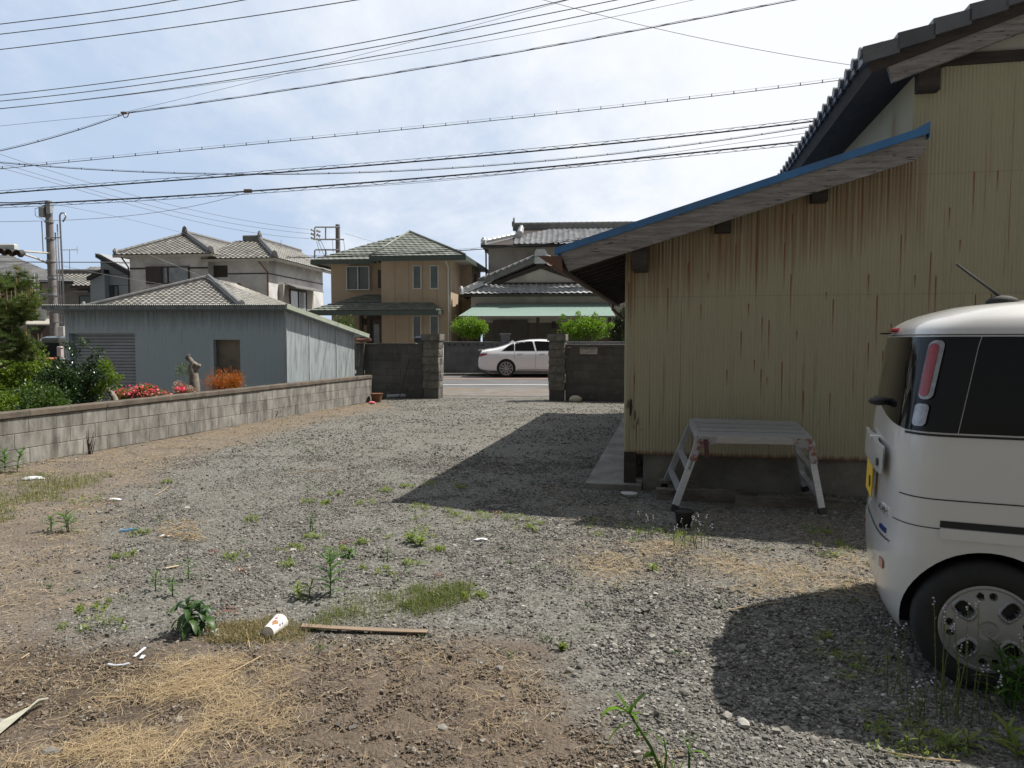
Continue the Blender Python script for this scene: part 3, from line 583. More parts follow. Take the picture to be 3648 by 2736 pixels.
def hiproof(root, x0, x1, y0, y1, z, rise, m, mr, style='pan', tw=.28, tl=.26, ov=0, under=M_SOF, knob=True, ridge_w=.17, sides='flrb', capname='ridge'):
    """hip roof over a rectangle; ridge runs the longer way"""
    wx, wy = x1 - x0, y1 - y0; h = min(wx, wy) / 2
    if wx >= wy: a = Vector((x0 + h, (y0 + y1) / 2, z + rise)); b = Vector((x1 - h, (y0 + y1) / 2, z + rise))
    else: a = Vector(((x0 + x1) / 2, y0 + h, z + rise)); b = Vector(((x0 + x1) / 2, y1 - h, z + rise))
    c = [Vector(p) for p in ((x0, y0, z), (x1, y0, z), (x1, y1, z), (x0, y1, z))]
    same = (a - b).length < .02
    if wx >= wy: F = dict(f=[c[0], c[1], b, a], r=[c[1], c[2], b], b=[c[2], c[3], a, b], l=[c[3], c[0], a])
    else: F = dict(f=[c[0], c[1], a], r=[c[1], c[2], b, a], b=[c[2], c[3], b], l=[c[3], c[0], a, b])
    for k_ in sides:
        P = F[k_]
        if same and len(P) == 4: P = P[:3]
        tile_roof('roof', P, m, root, tw, tl, style, .10, under)
    if mr:
        ks = dict(f=((c[0], a), (c[1], a if (wx < wy) else b)), )
        for p, q in ((c[0], a), (c[1], b if wx >= wy else a), (c[3], a if wx >= wy else b), (c[2], b)):
            ridge('hip_cap', p + (q - p) * .03, q, mr, root, ridge_w, ridge_w, knob)
        if not same: ridge('ridge_cap', a, b, mr, root, ridge_w * 1.1, ridge_w * 1.6, knob)
    return a, b
# ================================================================== TAN HOUSE
HY = 38.0
tn = thing('tan_house', 'two storey tan house with green slate hip roofs and brown double entrance doors', 'house', (atY(1360, 1200, HY).x, HY, 0), radians(-6.5))
T = lambda u, v, y=0.0: hit(tn, u, v, 1, y)
zE = T(1480, 918).z; xL = T(1175, 700, 1.3).x; xM = 0.0; xR = T(1606, 1000).x; DT = 6.2
wallbox(tn, (xM, 0, 0), (xR, DT, zE + .12), M_TAN); wallbox(tn, (xL, 1.3, 0), (xM - .002, DT, zE + .12), M_TAN)
wallbox(tn, (xR - .001, 3.0, 0), (xR + .55, DT - .01, zE + .1), M_TAN)
mb = MB()                                                         # fine joints of the siding boards
for i in range(1, 5): x = xM + (xR - xM) * i / 5; mb.box((x - .008, -.004, .2), (x + .008, .0, zE))
mb.build('siding_joints', mat('siding_joint', (.20, .13, .08), rough=.9), tn)
rise = T(1459, 822, 4.3).z - zE
o1 = T(1109, 935, .35); o2 = T(1318, 921, -.75); o3 = T(1657, 920, -.75)
pk = T(1459, 826, 3.0)
for (xa_, xb_, ya_, yb_, zz_, P_) in ((o1.x, o3.x - .15, .35, DT + .9, zE - .02, pk - Vector((0, 0, .06))), (o2.x, o3.x, -.75, DT + .7, zE, pk)):
    c_ = [Vector((xa_, ya_, zz_)), Vector((xb_, ya_, zz_)), Vector((xb_, yb_, zz_)), Vector((xa_, yb_, zz_))]
    for i_ in range(4): tile_roof('roof', [c_[i_], c_[(i_ + 1) % 4], P_], M_GREEN, tn, .32, .30, 'flat', .10, M_SOF)
mb = MB(); g = .24
mb.box((o2.x, -.80, zE - g), (o3.x + .05, -.752, zE + .005)); mb.box((o3.x + .002, -.75, zE - g), (o3.x + .05, DT + .7, zE + .004)); mb.box((o1.x, .30, zE - g), (o2.x - .003, .348, zE - .01)); mb.box((o2.x - .05, -.75, zE - g), (o2.x - .002, .345, zE)); mb.box((o1.x - .05, .35, zE - g), (o1.x - .002, DT + .9, zE - .01))
mb.build('gutter', M_GREEN2, tn)
mb = MB(); mb.box((o2.x, -.75, zE - .135), (o3.x, .0, zE - .115)); mb.box((o1.x, .35, zE - .137), (o2.x, 1.3, zE - .117)); mb.box((xR, -.01, zE - .136), (o3.x, DT + .6, zE - .116)); mb.build('soffit_board', M_SOF, tn)
mb = MB()
for q in ((o2.x, -.75), (o3.x, -.75)): mb.tube([Vector((q[0], q[1], zE + .06)), pk + Vector((0, 0, .04))], .06, 8)
mb.build('hip_cap', M_GREEN, tn, smooth=True)
# upper windows
def winpx(root, T, u0, v0, u1, v1, y=0.0, **k):
    a = T(u0, v0, y); b = T(u1, v1, y); return window(root, a.x + .05, b.x - .05, b.z + .05, a.z - .05, y, **k)
winpx(tn, T, 1237, 949, 1321, 1034, 1.3, split=1, proud=.22, glass=M_GLASS)
winpx(tn, T, 1470, 945, 1502, 1030); winpx(tn, T, 1531, 945, 1563, 1030)
winpx(tn, T, 1470, 1124, 1502, 1208); winpx(tn, T, 1531, 1124, 1564, 1210)
a = T(1355, 962, 1.3); b = T(1361, 1026, 1.3); mb = MB(); mb.box((a.x - .12, 1.22, b.z), (a.x + .05, 1.29, a.z)); mb.build('side_shutter', M_DOOR, tn)
# entrance
a = T(1317, 1122, 1.3); b = T(1408, 1235, 1.3); mb = MB(); mb.box((a.x - .1, 1.1, 0), (a.x + .12, 1.299, a.z)); mb.box((b.x - .14, 1.1, 0), (b.x, 1.299, a.z)); mb.box((a.x + .12, 1.1, a.z - .25), (b.x - .14, 1.299, a.z)); dfr = mb.build('door_frame', M_DOOR, tn)
mid = (a.x + b.x) / 2
for s, e in ((a.x + .125, mid - .01), (mid + .01, b.x - .145)):
    mb = MB(); mb.box((s, 1.2, .1), (e, 1.26, a.z - .255)); d = mb.build('door', mat('door_leaf', (.10, .08, .07), (.075, .06, .05), rough=.4), dfr)
    mb = MB(); c = (s + e) / 2; mb.box((c - .14, 1.19, .5), (c + .14, 1.199, a.z - .5)); mb.build('door_glass', M_CURT, tn)
mb = MB(); mb.tube([(mid - .12, 1.13, .9), (mid - .12, 1.13, 1.7)], .02, 6); mb.build('door_handle', M_STEEL, tn)
p0 = T(1283, 1120, 1.3); p1 = T(1291, 1120, 1.3); mb = MB(); mb.box((p0.x, 1.15, 0), (p1.x + .04, 1.298, p0.z)); mb.build('porch_post', M_DOOR, tn)
p0 = T(1297, 1136, 1.3); p1 = T(1306, 1158, 1.3); mb = MB(); mb.box((p0.x, 1.18, p1.z), (p1.x, 1.298, p0.z), bev=.02); mb.box((p0.x + .03, 1.17, p1.z + .06), (p1.x - .03, 1.179, p0.z - .06)); mb.build('wall_lamp', M_BLK, tn)
# lower porch roof
q0 = T(1094, 1110, -1.0); q1 = T(1560, 1110, -1.0); zq = T(1350, 1106, -1.0).z
r0 = T(1235, 1053, 1.25); r1 = T(1523, 1081, -.02)
zt = T(1250, 1053, 1.25).z; zt2 = T(1400, 1079, -.02).z; sl_ = (zt2 - zq) / 1.0
tile_roof('porch_roof', [(q0.x, -1, zq), (q1.x, -1, zq), (q1.x - .55, -.03, zt2), (xM - .0, -.03, zt2), (q0.x + 1.0, -.03, zt2)], M_GREEN, tn, .32, .28, 'flat', .08, M_SOF)
tile_roof('porch_roof', [(q0.x + 1.0, -.029, zt2), (xM, -.029, zt2), (xM, 1.29, zt2 + 1.32 * .36), (q0.x + 2.2, 1.29, zt2 + 1.32 * .36)], M_GREEN, tn, .32, .28, 'flat', .08, M_SOF)
tile_roof('porch_roof', [(q1.x, 1.2, zq), (q1.x, -1, zq), (q1.x - .55, -.03, zt2), (q1.x - .55, 1.2, zt2)][::-1], M_GREEN, tn, .32, .28, 'flat', .06, M_SOF, eave=2)
mb = MB(); mb.box((q0.x - .02, -1.05, zq - .24), (q1.x + .03, -1.002, zq + .0)); mb.box((q1.x + .003, -1.0, zq - .2), (q1.x + .03, -.01, zq)); mb.box((q0.x, -1.0, zq - .2), (q1.x, 0, zq - .17)); mb.build('porch_fascia', M_GREEN2, tn)
mb = MB(); mb.tube([(xR - .12, -.72, zE - .25), (xR - .12, -.05, zE - .5), (xR - .12, -.05, .2)], .04, 6); mb.build('downpipe', M_ALU, tn)
mb = MB(); p = T(1644, 990, 0); mb.box((xR + .551, 3.9, zE - 2.2), (xR + .59, 4.6, zE - .5)); mb.build('side_window', M_DBR, tn)
# ================================================================== PLASTER HOUSE
pl = thing('plaster_house', 'grey plaster Japanese house with silvery tiled roofs, a small gable and a pale green canopy', 'house', (atY(1740, 1200, 38.5).x, 38.5, 0), radians(-4))
Q = lambda u, v, y=0.0: hit(pl, u, v, 1, y)
yu = 2.6
ze2 = Q(1800, 872, yu - .8).z; zr = Q(1900, 812, yu + 2.4).z; xa = Q(1713, 872, yu - .8).x; xw = Q(1740, 950, yu).x
wallbox(pl, (xw, yu, 0), (xw + 16, yu + 6.4, ze2 + .15), M_GREYP)
tile_roof('upper_roof', [(xa, yu - .8, ze2), (xa + 18, yu - .8, ze2), (xa + 18, yu + 2.9, zr), (xa + 1.75, yu + 2.9, zr), (xa + 1.75, yu + .9, ze2 + (zr - ze2) * .46)], M_TSHEEN, pl, .30, .27, 'pan', .14, M_DBR, amp=1.5)
tile_roof('upper_roof', [(xa, yu + 7, ze2), (xa, yu - .8, ze2), (xa + 1.75, yu + .9, ze2 + (zr - ze2) * .46), (xa + 1.75, yu + 5.2, ze2 + (zr - ze2) * .46)], M_TSHEEN, pl, .30, .27, 'pan', .1, M_DBR, amp=1.5)
tile_roof('upper_roof', [(xa + 18, yu + 6.6, ze2), (xa, yu + 6.6, ze2), (xa + 1.75, yu + 2.9, zr), (xa + 18, yu + 2.9, zr)], M_TSHEEN, pl, .30, .27, 'pan', .1, M_DBR)
ridge('ridge_cap', (xa + 1.55, yu + 2.9, zr - .03), (xa + 18, yu + 2.9, zr - .03), M_RIDG, pl, .26, .36)
ridge('hip_cap', (xa + .15, yu - .68, ze2 + .04), (xa + 1.8, yu + .85, ze2 + (zr - ze2) * .46), M_TSHEEN, pl, .2, .2)
ridge('verge_cap', (xa + 2.0, yu + .7, ze2 + (zr - ze2) * .42), (xa + 2.0, yu + 2.9, zr), M_TSHEEN, pl, .26, .2)
mb = MB(); mb.prism([(xa + 1.7, yu + 1.0, ze2 + (zr - ze2) * .46), (xa + 1.7, yu + 2.9, zr - .15), (xa + 1.7, yu + 4.8, ze2 + (zr - ze2) * .46)], (.06, 0, 0)); mb.build('gable_end', M_GREYP, pl)
mb = MB(); mb.tube([(xw - .12, yu - .7, ze2 - .08), (xw - .12, yu - .12, ze2 - .4), (xw - .1, yu - .12, 3)], .05, 6); mb.box((xa, yu - .9, ze2 - .1), (xa + 18, yu - .81, ze2 - .01)); mb.build('rain_gutter', M_BLK, pl)
# front gabled wing
ze1 = Q(1800, 1048, -.7).z; xg0 = Q(1637, 1048, -.7).x; xg1 = Q(2200, 1048, -.7).x + 1.6; ap = Q(1927, 918, .1)
zs = ze1 + .62; ys = .25
wallbox(pl, (Q(1678, 1080).x, 0.0, 2.4), (xg1 - .8, 8, ze1 + .15), M_GREYP)
tile_roof('wing_roof', [(xg0, -.7, ze1), (xg1, -.7, ze1), (xg1 - 1.1, ys, zs), (xg0 + 1.1, ys, zs)], M_TSHEEN, pl, .30, .27, 'pan', .14, M_DBR, amp=1.6)
slg = (ap.z - zs) / (ap.x - (xg0 + 1.1)); xg1b = 2 * ap.x - xg0
tile_roof('wing_roof', [(xg0, 7.5, ze1), (xg0, -.7, ze1), (xg0 + 1.1, ys, zs), (ap.x, -.1, ap.z - .1), (ap.x, 7.5, ap.z - .1)], M_TSHEEN, pl, .30, .27, 'pan', .1, M_DBR, amp=1.2)
tile_roof('wing_roof', [(xg1b, -.7, ze1), (xg1b, 7.5, ze1), (ap.x, 7.5, ap.z - .1), (ap.x, -.1, ap.z - .1), (xg1b - 1.1, ys, zs)], M_TSHEEN, pl, .30, .27, 'pan', .1, M_DBR)
ridge('verge_cap', (xg0 + .95, -.15, zs - .12), (ap.x - .05, -.15, ap.z - .12), M_RIDG, pl, .30, .26, knob=False); ridge('verge_cap', (xg1b - .95, -.15, zs - .12), (ap.x + .05, -.15, ap.z - .12), M_RIDG, pl, .30, .26, knob=False)
ridge('hip_cap', (xg0 + .1, -.62, ze1 + .03), (xg0 + 1.6, .0, zs + .12), M_TSHEEN, pl, .22, .2)
mb = MB(); c = Vector((ap.x, -.32, ap.z + .05)); mb.prism([c + Vector((x, 0, z)) for x, z in ((-.32, -.38), (.32, -.38), (.3, .2), (.22, .34), (-.22, .34), (-.3, .2))], (0, .4, 0)); mb.tube([c + Vector((0, -.05, -.1)), c + Vector((0, 0, -.1))], .16, 12); mb.build('ridge_end', M_TSHEEN, pl)
mb = MB(); mb.prism([(xg0 + 2.0, .18, zs - .02), (xg1b - 2.0, .18, zs - .02), (ap.x, .18, ap.z - .55)], (0, .1, 0)); mb.build('gable_plaster', M_GREYP, pl)
mb = MB(); mb.beam((xg0 + 1.2, .1, zs - .22), (ap.x, .1, ap.z - .42), .08, .2); mb.beam((xg1b - 1.2, .1, zs - .22), (ap.x, .1, ap.z - .42), .08, .2); mb.box((xg0 + 1.6, .08, zs - .1), (xg1b - 1.6, .2, zs + .02)); mb.build('gable_boards', M_DBR, pl)
ridge('ridge_cap', (ap.x, .1, ap.z - .1), (ap.x, 7.4, ap.z - .1), M_TSHEEN, pl, .24, .3, knob=False)
zc1 = Q(1900, 1126, -2.6).z; zc0 = Q(1900, 1095, -.6).z; xc0 = Q(1632, 1126, -2.6).x; xc1 = Q(2192, 1126, -2.6).x
M_CAN = mat('pale_green_canopy_sheet', (.30, .42, .37), (.36, .48, .43), scale=1.5, rough=.5, stretch=(.3, 5, 5))
tile_roof('canopy', [(xc0, -2.6, zc1), (xc1, -2.6, zc1), (xc1 - .2, -.1, zc0 + .22), (xc0 + .7, -.1, zc0 + .22)], M_CAN, pl, .4, .21, 'slate', .05, M_SOF, amp=.8)
mb = MB(); a = Q(1660, 1082, -.2); mb.box((xc0 + .6, -.12, a.z - .5), (xc1 - .1, -.01, a.z)); mb.build('canopy_flashing', M_BLK, pl)
wallbox(pl, (xc0 + .9, .001, 0), (xc1 + 1, 8.01, 2.9), mat('recess_shade_plaster', (.17, .155, .135), rough=.9))  # plaster colour darkened for the shade under the canopy
for u0, u1 in ((1757, 1812), (1813, 1880)):
    a = Q(u0, 1140, .0); b = Q(u1, 1140, 0); mb = MB(); mb.box((a.x, -.06, .1), (b.x, -.002, a.z)); mb.build('sliding_door', mat('door_panel', (.13, .12, .11), (.10, .095, .085), rough=.6), pl)
for u in (1916, 2172): mb = MB(); a = Q(u, 1140, -2.3); mb.box((a.x - .07, -2.4, 0), (a.x + .07, -2.26, zc1 - .02)); mb.build('canopy_post', M_DBR, pl)
a = Q(1966, 1146); b = Q(1980, 1170); mb = MB(); mb.box((a.x, -.09, b.z), (b.x, -.001, a.z), bev=.01); mb.build('meter_box', M_SHUT, pl)
# ================================================================== WHITE TWO STOREY HOUSE (left)
wh = thing('white_house', 'large aged white two storey house with grey tiled hip roofs behind the blue shed', 'house', (atY(467, 1100, 41).x, 41, 0), radians(-7))
R_ = lambda u, v, y=0.0: hit(wh, u, v, 1, y)
zL = R_(560, 906, -.7).z; x1 = R_(742, 1000).x; xa = R_(399, 906, -.7).x; xb = R_(752, 906, -.7).x; apx = R_(671, 838, 3.2)
wallbox(wh, (0, 0, 0), (x1, 7.5, zL + .1), M_WHITE1)
hw = (xb - xa) / 2; A_ = Vector((apx.x, 3.0, apx.z - .05)); 
tile_roof('roof', [(xa, -.7, zL), (xb, -.7, zL), A_], M_TGREY, wh, .29, .27, 'pan', .14, M_SOF, amp=1.25)
tile_roof('roof', [(xb, -.7, zL), (xb, 8.2, zL), (A_.x, 8.2, A_.z), A_], M_TGREY, wh, .29, .27, 'pan', .1, M_SOF)
tile_roof('roof', [(xa, 8.2, zL), (xa, -.7, zL), A_, (A_.x, 8.2, A_.z)], M_TGREY, wh, .29, .27, 'pan', .1, M_SOF)
ridge('hip_cap', (xa + .15, -.6, zL + .03), A_, M_RIDG, wh, .17, .17); ridge('hip_cap', (xb - .1, -.6, zL + .03), A_, M_RIDG, wh, .2, .2)
ridge('ridge_cap', A_ + Vector((0, -.15, -.05)), (A_.x, 8.1, A_.z - .05), M_RIDG, wh, .2, .3)
yr = .6; zR = R_(850, 921, yr - .7).z; xr0 = R_(715, 921, yr - .7).x; xr1 = R_(982, 914, yr - .7).x; xwr = R_(957, 1000, yr).x
ra0 = R_(732, 862, yr + 2.6); ra1 = R_(924, 858, yr + 2.6); rz = ra0.z; yrr = yr + 2.6
wallbox(wh, (x1 + .002, yr, 0), (xwr, 8.5, zR + .1), M_WHITE1)
tile_roof('roof', [(xr0, yr - .7, zR), (xr1, yr - .7, zR), (ra1.x, yrr, rz), (xr0 + .3, yrr, rz)], M_TGREY, wh, .29, .27, 'pan', .14, M_SOF, amp=1.25)
tile_roof('roof', [(xr1, yr - .7, zR), (xr1, 9.2, zR), (ra1.x, 9.2, rz), (ra1.x, yrr, rz)], M_TGREY, wh, .29, .27, 'pan', .14, M_SOF, amp=1.25)
tile_roof('roof', [(xr0, 6.5, zR), (xr0 + .3, yrr, rz), (ra1.x, yrr, rz), (ra1.x, 6.5, zR)], M_TGREY, wh, .29, .27, 'pan', .1, M_SOF)
ridge('hip_cap', (xr1 - .12, yr - .6, zR + .03), (ra1.x, yrr, rz), M_RIDG, wh, .2, .2); ridge('ridge_cap', (ra1.x, yrr, rz), (xr0 + .8, yrr, rz), M_RIDG, wh, .2, .3); ridge('ridge_cap', (ra1.x, yrr, rz), (ra1.x, 9.1, rz), M_RIDG, wh, .18, .2, knob=False)
mb = MB(); mb.box((-.01, -.03, zL - .72), (x1, -.001, zL - .64)); mb.box((x1, yr - .03, zR - .78), (xwr + .03, yr - .001, zR - .72)); mb.box((xwr + .001, yr - .03, zR - .78), (xwr + .03, 8.5, zR - .72)); mb.build('wall_band', M_DBR, wh)
mb = MB(); mb.tube([(-.05, -.65, zL - .1), (-.05, -.06, zL - .6), (-.05, -.06, 0)], .04, 6); mb.build('downpipe', M_DBR, wh)
mb = MB(); mb.tube([(xwr - .3, yr - .6, zR - .1), (xwr - .02, yr - .06, zR - .7), (xwr - .02, yr - .06, 0)], .045, 6); mb.build('downpipe', mat('rusty_red_pipe', (.20, .10, .08), rough=.7), wh)
a = R_(524, 951); b = R_(677, 1011); window(wh, a.x + .05, b.x - .05, b.z + .05, a.z - .05, 0, frame=M_DBR, glass=M_CURT, split=1, proud=.1, shutter=(a.x, a.x + (b.x - a.x) * .38))
a = R_(744, 947, yr); b = R_(811, 987, yr); window(wh, a.x + .08, b.x - .03, b.z + .03, a.z - .03, yr, frame=M_DBR, glass=M_SHUT, w=.03)
# side wall with its bay (faces right)
mb = MB(); mb.box((xwr + .001, yr + 1.2, zR - 3.4), (xwr + .30, yr + 5.6, zR - 1.25)); mb.build('side_bay', M_SOF, wh)
def sidewin(y0, y1, z0, z1, x, glass=M_CURT, frame=M_DBR):
    mb = MB(); mb.box((x, y0, z0), (x + .06, y1, z0 + .07)); mb.box((x, y0, z1 - .07), (x + .06, y1, z1)); 
    for yy in (y0, (y0 + y1) / 2 - .035, y1 - .07): mb.box((x, yy, z0 + .07), (x + .06, yy + .07, z1 - .07))
    f = mb.build('window', frame, wh); g = MB(); g.box((x - .0, y0 + .05, z0 + .05), (x + .025, y1 - .05, z1 - .05)); g.build('pane', glass, f)
sidewin(yr + 2.0, yr + 4.4, zR - 3.1, zR - 1.45, xwr + .301); 
mb = MB(); mb.prism([(xwr + .28, yr + 1.4, zR - 1.15), (xwr + .95, yr + 1.4, zR - 1.4), (xwr + .95, yr + 1.4, zR - 1.45), (xwr + .28, yr + 1.4, zR - 1.2)], (0, 4.2, 0)); mb.build('window_awning', M_SLATE, wh)
mb = MB(); mb.prism([(xwr, yr + .15, zR - 2.45), (xwr + .8, yr + .15, zR - 2.68), (xwr + .8, yr + .15, zR - 2.73), (xwr, yr + .15, zR - 2.5)], (0, 2.0, 0)); mb.build('window_awning', M_SLATE, wh)
sidewin(yr + .3, yr + 1.9, zR - 4.0, zR - 2.8, xwr + .002, glass=M_GLASS)
# ================================================================== LOW TILED HOUSE in front of it
lo = thing('low_tiled_house', 'low house with a wide grey tiled hip roof just behind the blue shed', 'house', (atY(740, 1100, 33).x, 33, 0), radians(-7))
S_ = lambda u, v, y=0.0: hit(lo, u, v, 1, y)
ap = S_(742, 994, 3.6); zb = S_(600, 1092, -.5).z - .15; xa = S_(285, 1095, -.4).x; xb = S_(868, 1095, -.4).x; A_ = Vector((ap.x, 3.6, ap.z))
tile_roof('roof', [(xa, -.5, zb), (xb, -.5, zb), A_], M_TGREY, lo, .28, .25, 'pan', .12, M_SOF, amp=1.25)
tile_roof('roof', [(xb, -.5, zb), (xb + .2, 7.6, zb), (A_.x + .5, 5.4, A_.z - .1), A_], M_TGREY, lo, .28, .25, 'pan', .1, M_SOF)
tile_roof('roof', [(xa, 7.6, zb), (xa, -.5, zb), A_, (A_.x, 7.0, A_.z)], M_TGREY, lo, .28, .25, 'pan', .1, M_SOF)
ridge('hip_cap', (xa + .2, -.4, zb + .06), A_, M_RIDG, lo, .17, .17); ridge('hip_cap', (xb - .1, -.4, zb + .05), A_, M_RIDG, lo, .19, .19)
q = S_(980, 1086, 5); ridge('ridge_cap', (q.x, 5, q.z - .1), A_, M_RIDG, lo, .15, .1, knob=False)
wallbox(lo, (xa + .7, .2, 0), (xb - .6, 7, zb + .1), M_GREYP)
tile_roof('roof', [A_ + Vector((0, .0, -.05)), (q.x, 5, q.z - .15), (q.x, 5, zb), (xb - .2, -.3, zb)][::-1], M_TGREY, lo, .28, .25, 'pan', .08, M_SOF)
# ================================================================== BLUE GREY HOUSE
bg = thing('mono_pitch_house', 'blue grey sided house with a steep dark single pitch roof left of the white house', 'house', (atY(363, 1100, 45).x, 45, 0), radians(-4))
U_ = lambda u, v, y=0.0: hit(bg, u, v, 1, y)
a = U_(354, 912); b = U_(470, 968); c = U_(363, 1000)
mb = MB(); mb.prism([(0, 0, 0), (b.x + .6, 0, 0), (b.x + .6, 0, b.z - .25), (0, 0, a.z - .15)], (0, 7, 0)); mb.build('wall', M_BGREY, bg)
mb = MB(); s = (b.z - a.z) / (b.x - a.x); mb.prism([(a.x, -.4, a.z - .12), (b.x + .8, -.4, b.z + .8 * s - .35), (b.x + .8, -.4, b.z + .8 * s + .0), (a.x, -.4, a.z + .12)], (0, 7.8, 0)); mb.build('roof', M_BLK, bg)
mb = MB(); mb.prism([(a.x + .1, -.3, a.z + .125), (b.x + .8, -.3, b.z + .8 * s + .005), (b.x + .8, -.3, b.z + .8 * s + .03), (a.x + .1, -.3, a.z + .15)], (0, 7.6, 0)); mb.build('roof_sheet', M_STEEL, bg)
d = U_(321, 1000, -.5); e = U_(319, 991, -.5); f = U_(371, 968, -.5); mb = MB(); mb.prism([(d.x, -.5, 0), (f.x, -.5, 0), (f.x, -.5, f.z - .1), (d.x, -.5, e.z - .1)], (0, 6, 0)); mb.build('wing_wall', M_BGREY, bg)
mb = MB(); mb.prism([(e.x, -.8, e.z - .15), (f.x, -.8, f.z - .12), (f.x, -.8, f.z + .15), (e.x, -.8, e.z + .05)], (0, 6.6, 0)); mb.build('wing_roof', M_BLK, bg)
winpx(bg, U_, 388, 1017, 424, 1062, 0, frame=M_BLK, split=1)
for z in (0,):
    mb = MB(); zz = 2.2
    while zz < a.z - .4: mb.box((.01, -.006, zz), (b.x, -.0, zz + .02)); zz += .65
    mb.build('siding_joints', M_BLK, bg)
# ================================================================== SMALL TILED HOUSE + SLATE HOUSE far left
sm = thing('small_tiled_house', 'small grey house with light tiled roof right of the utility pole', 'house', (atY(215, 1100, 48).x, 48, 0), radians(0))
V_ = lambda u, v, y=0.0: hit(sm, u, v, 1, y)
a = V_(200, 1019, -.6); b = V_(340, 1019, -.6); c = V_(215, 974, 2); d = V_(372, 974, 2)
tile_roof('roof', [(a.x - 2, -.6, a.z), (b.x, -.6, a.z), (d.x, 2.2, c.z), (c.x - 2, 2.2, c.z)], M_TGREY, sm, .3, .28, 'pan', .14, M_DBR, amp=1.4)
tile_roof('roof', [(b.x, 5.6, a.z), (a.x - 2, 5.6, a.z), (c.x - 2, 2.2, c.z), (d.x, 2.2, c.z)], M_TGREY, sm, .3, .28, 'pan', .1, M_DBR)
ridge('ridge_cap', (d.x, 2.2, c.z), (c.x - 2, 2.2, c.z), M_RIDG, sm, .2, .25)
tile_roof('upper_roof', [(c.x + .1, 3.2, c.z - .1), (c.x + 4.5, 3.2, c.z - .1), (c.x + 3.2, 5.4, c.z + .75), (c.x + .1, 5.4, c.z + .75)], M_TGREY, sm, .3, .28, 'pan', .1, M_DBR)
wallbox(sm, (a.x - 1.5, 0, -.3), (b.x - .1, 5, a.z + .1), mat('dim_grey_plaster', (.26, .25, .23), (.21, .20, .185), rough=.9)); e = V_(284, 1056); f = V_(330, 1090); window(sm, e.x, f.x, f.z - .5, e.z, 0, frame=M_BLK)
mb = MB(); g = V_(268, 1044); mb.box((g.x, -.5, g.z), (f.x, -.001, g.z + .12)); mb.build('awning', M_SLATE, sm)
sh = thing('slate_roof_house', 'beige tiled wall house with a big grey slate roof behind the pine', 'house', (atY(60, 1100, 34).x, 34, 0), radians(33))
X_s = lambda u, v, y=0.0: hit(sh, u, v, 1, y)
a = X_s(-180, 985, -.9); b = X_s(262, 1003, -.9); ap = X_s(20, 905, 3.4)
hx = b.x - ap.x
tile_roof('roof', [(a.x, -.9, b.z), (b.x, -.9, b.z), (ap.x + .1, 3.4, ap.z), (ap.x - .1, 3.4, ap.z)], M_SLATE, sh, .5, .22, 'slate', .12, M_BLK)
tile_roof('roof', [(b.x, -.9, b.z), (b.x, 8, b.z), (ap.x, 3.4, ap.z)], M_SLATE, sh, .5, .22, 'slate', .12, M_BLK)
tile_roof('roof', [(b.x, 8, b.z), (a.x, 8, b.z), (ap.x, 3.4, ap.z)], M_SLATE, sh, .5, .22, 'slate', .12, M_BLK)
tile_roof('roof', [(a.x, 8, b.z), (a.x, -.9, b.z), (ap.x, 3.4, ap.z)], M_SLATE, sh, .5, .22, 'slate', .12, M_BLK)
M_PINKB = mat('beige_wall_tiles', (.42, .37, .335), (.37, .325, .29), scale=1, rough=.8)
wallbox(sh, (a.x + .8, 0, -.3), (X_s(205, 1100).x, 7.4, b.z + .1), M_PINKB)
mb = MB(); e = X_s(-10, 960); f = X_s(150, 1050); mb.box((e.x, -.02, f.z), (f.x, -.001, b.z)); mb.build('dark_upper_band', M_DBR, sh)
winpx(sh, X_s, 95, 1110, 128, 1180, 0, frame=M_DBR); winpx(sh, X_s, 45, 985, 85, 1030, 0, frame=M_BLK, glass=M_CURT)
mb = MB(); e = X_s(90, 1146, -.6); f = X_s(182, 1158, -.6); mb.prism([(e.x, 0, e.z + .15), (e.x, -1.4, e.z - .1), (e.x, -1.4, e.z - .16), (e.x, 0, e.z + .1)], (f.x - e.x, 0, 0)); mb.build('porch_awning', M_SOF, sh)
mb = MB(); mb.box((e.x + .2, -.05, .0), (f.x, -.001, e.z - .05)); mb.build('garage_opening', M_DBR, sh)
mb = MB(); e = X_s(112, 1100); mb.box((e.x, -.25, e.z - .6), (e.x + .6, -.001, e.z + .1), bev=.02); mb.build('outdoor_unit', M_ALU, sh)
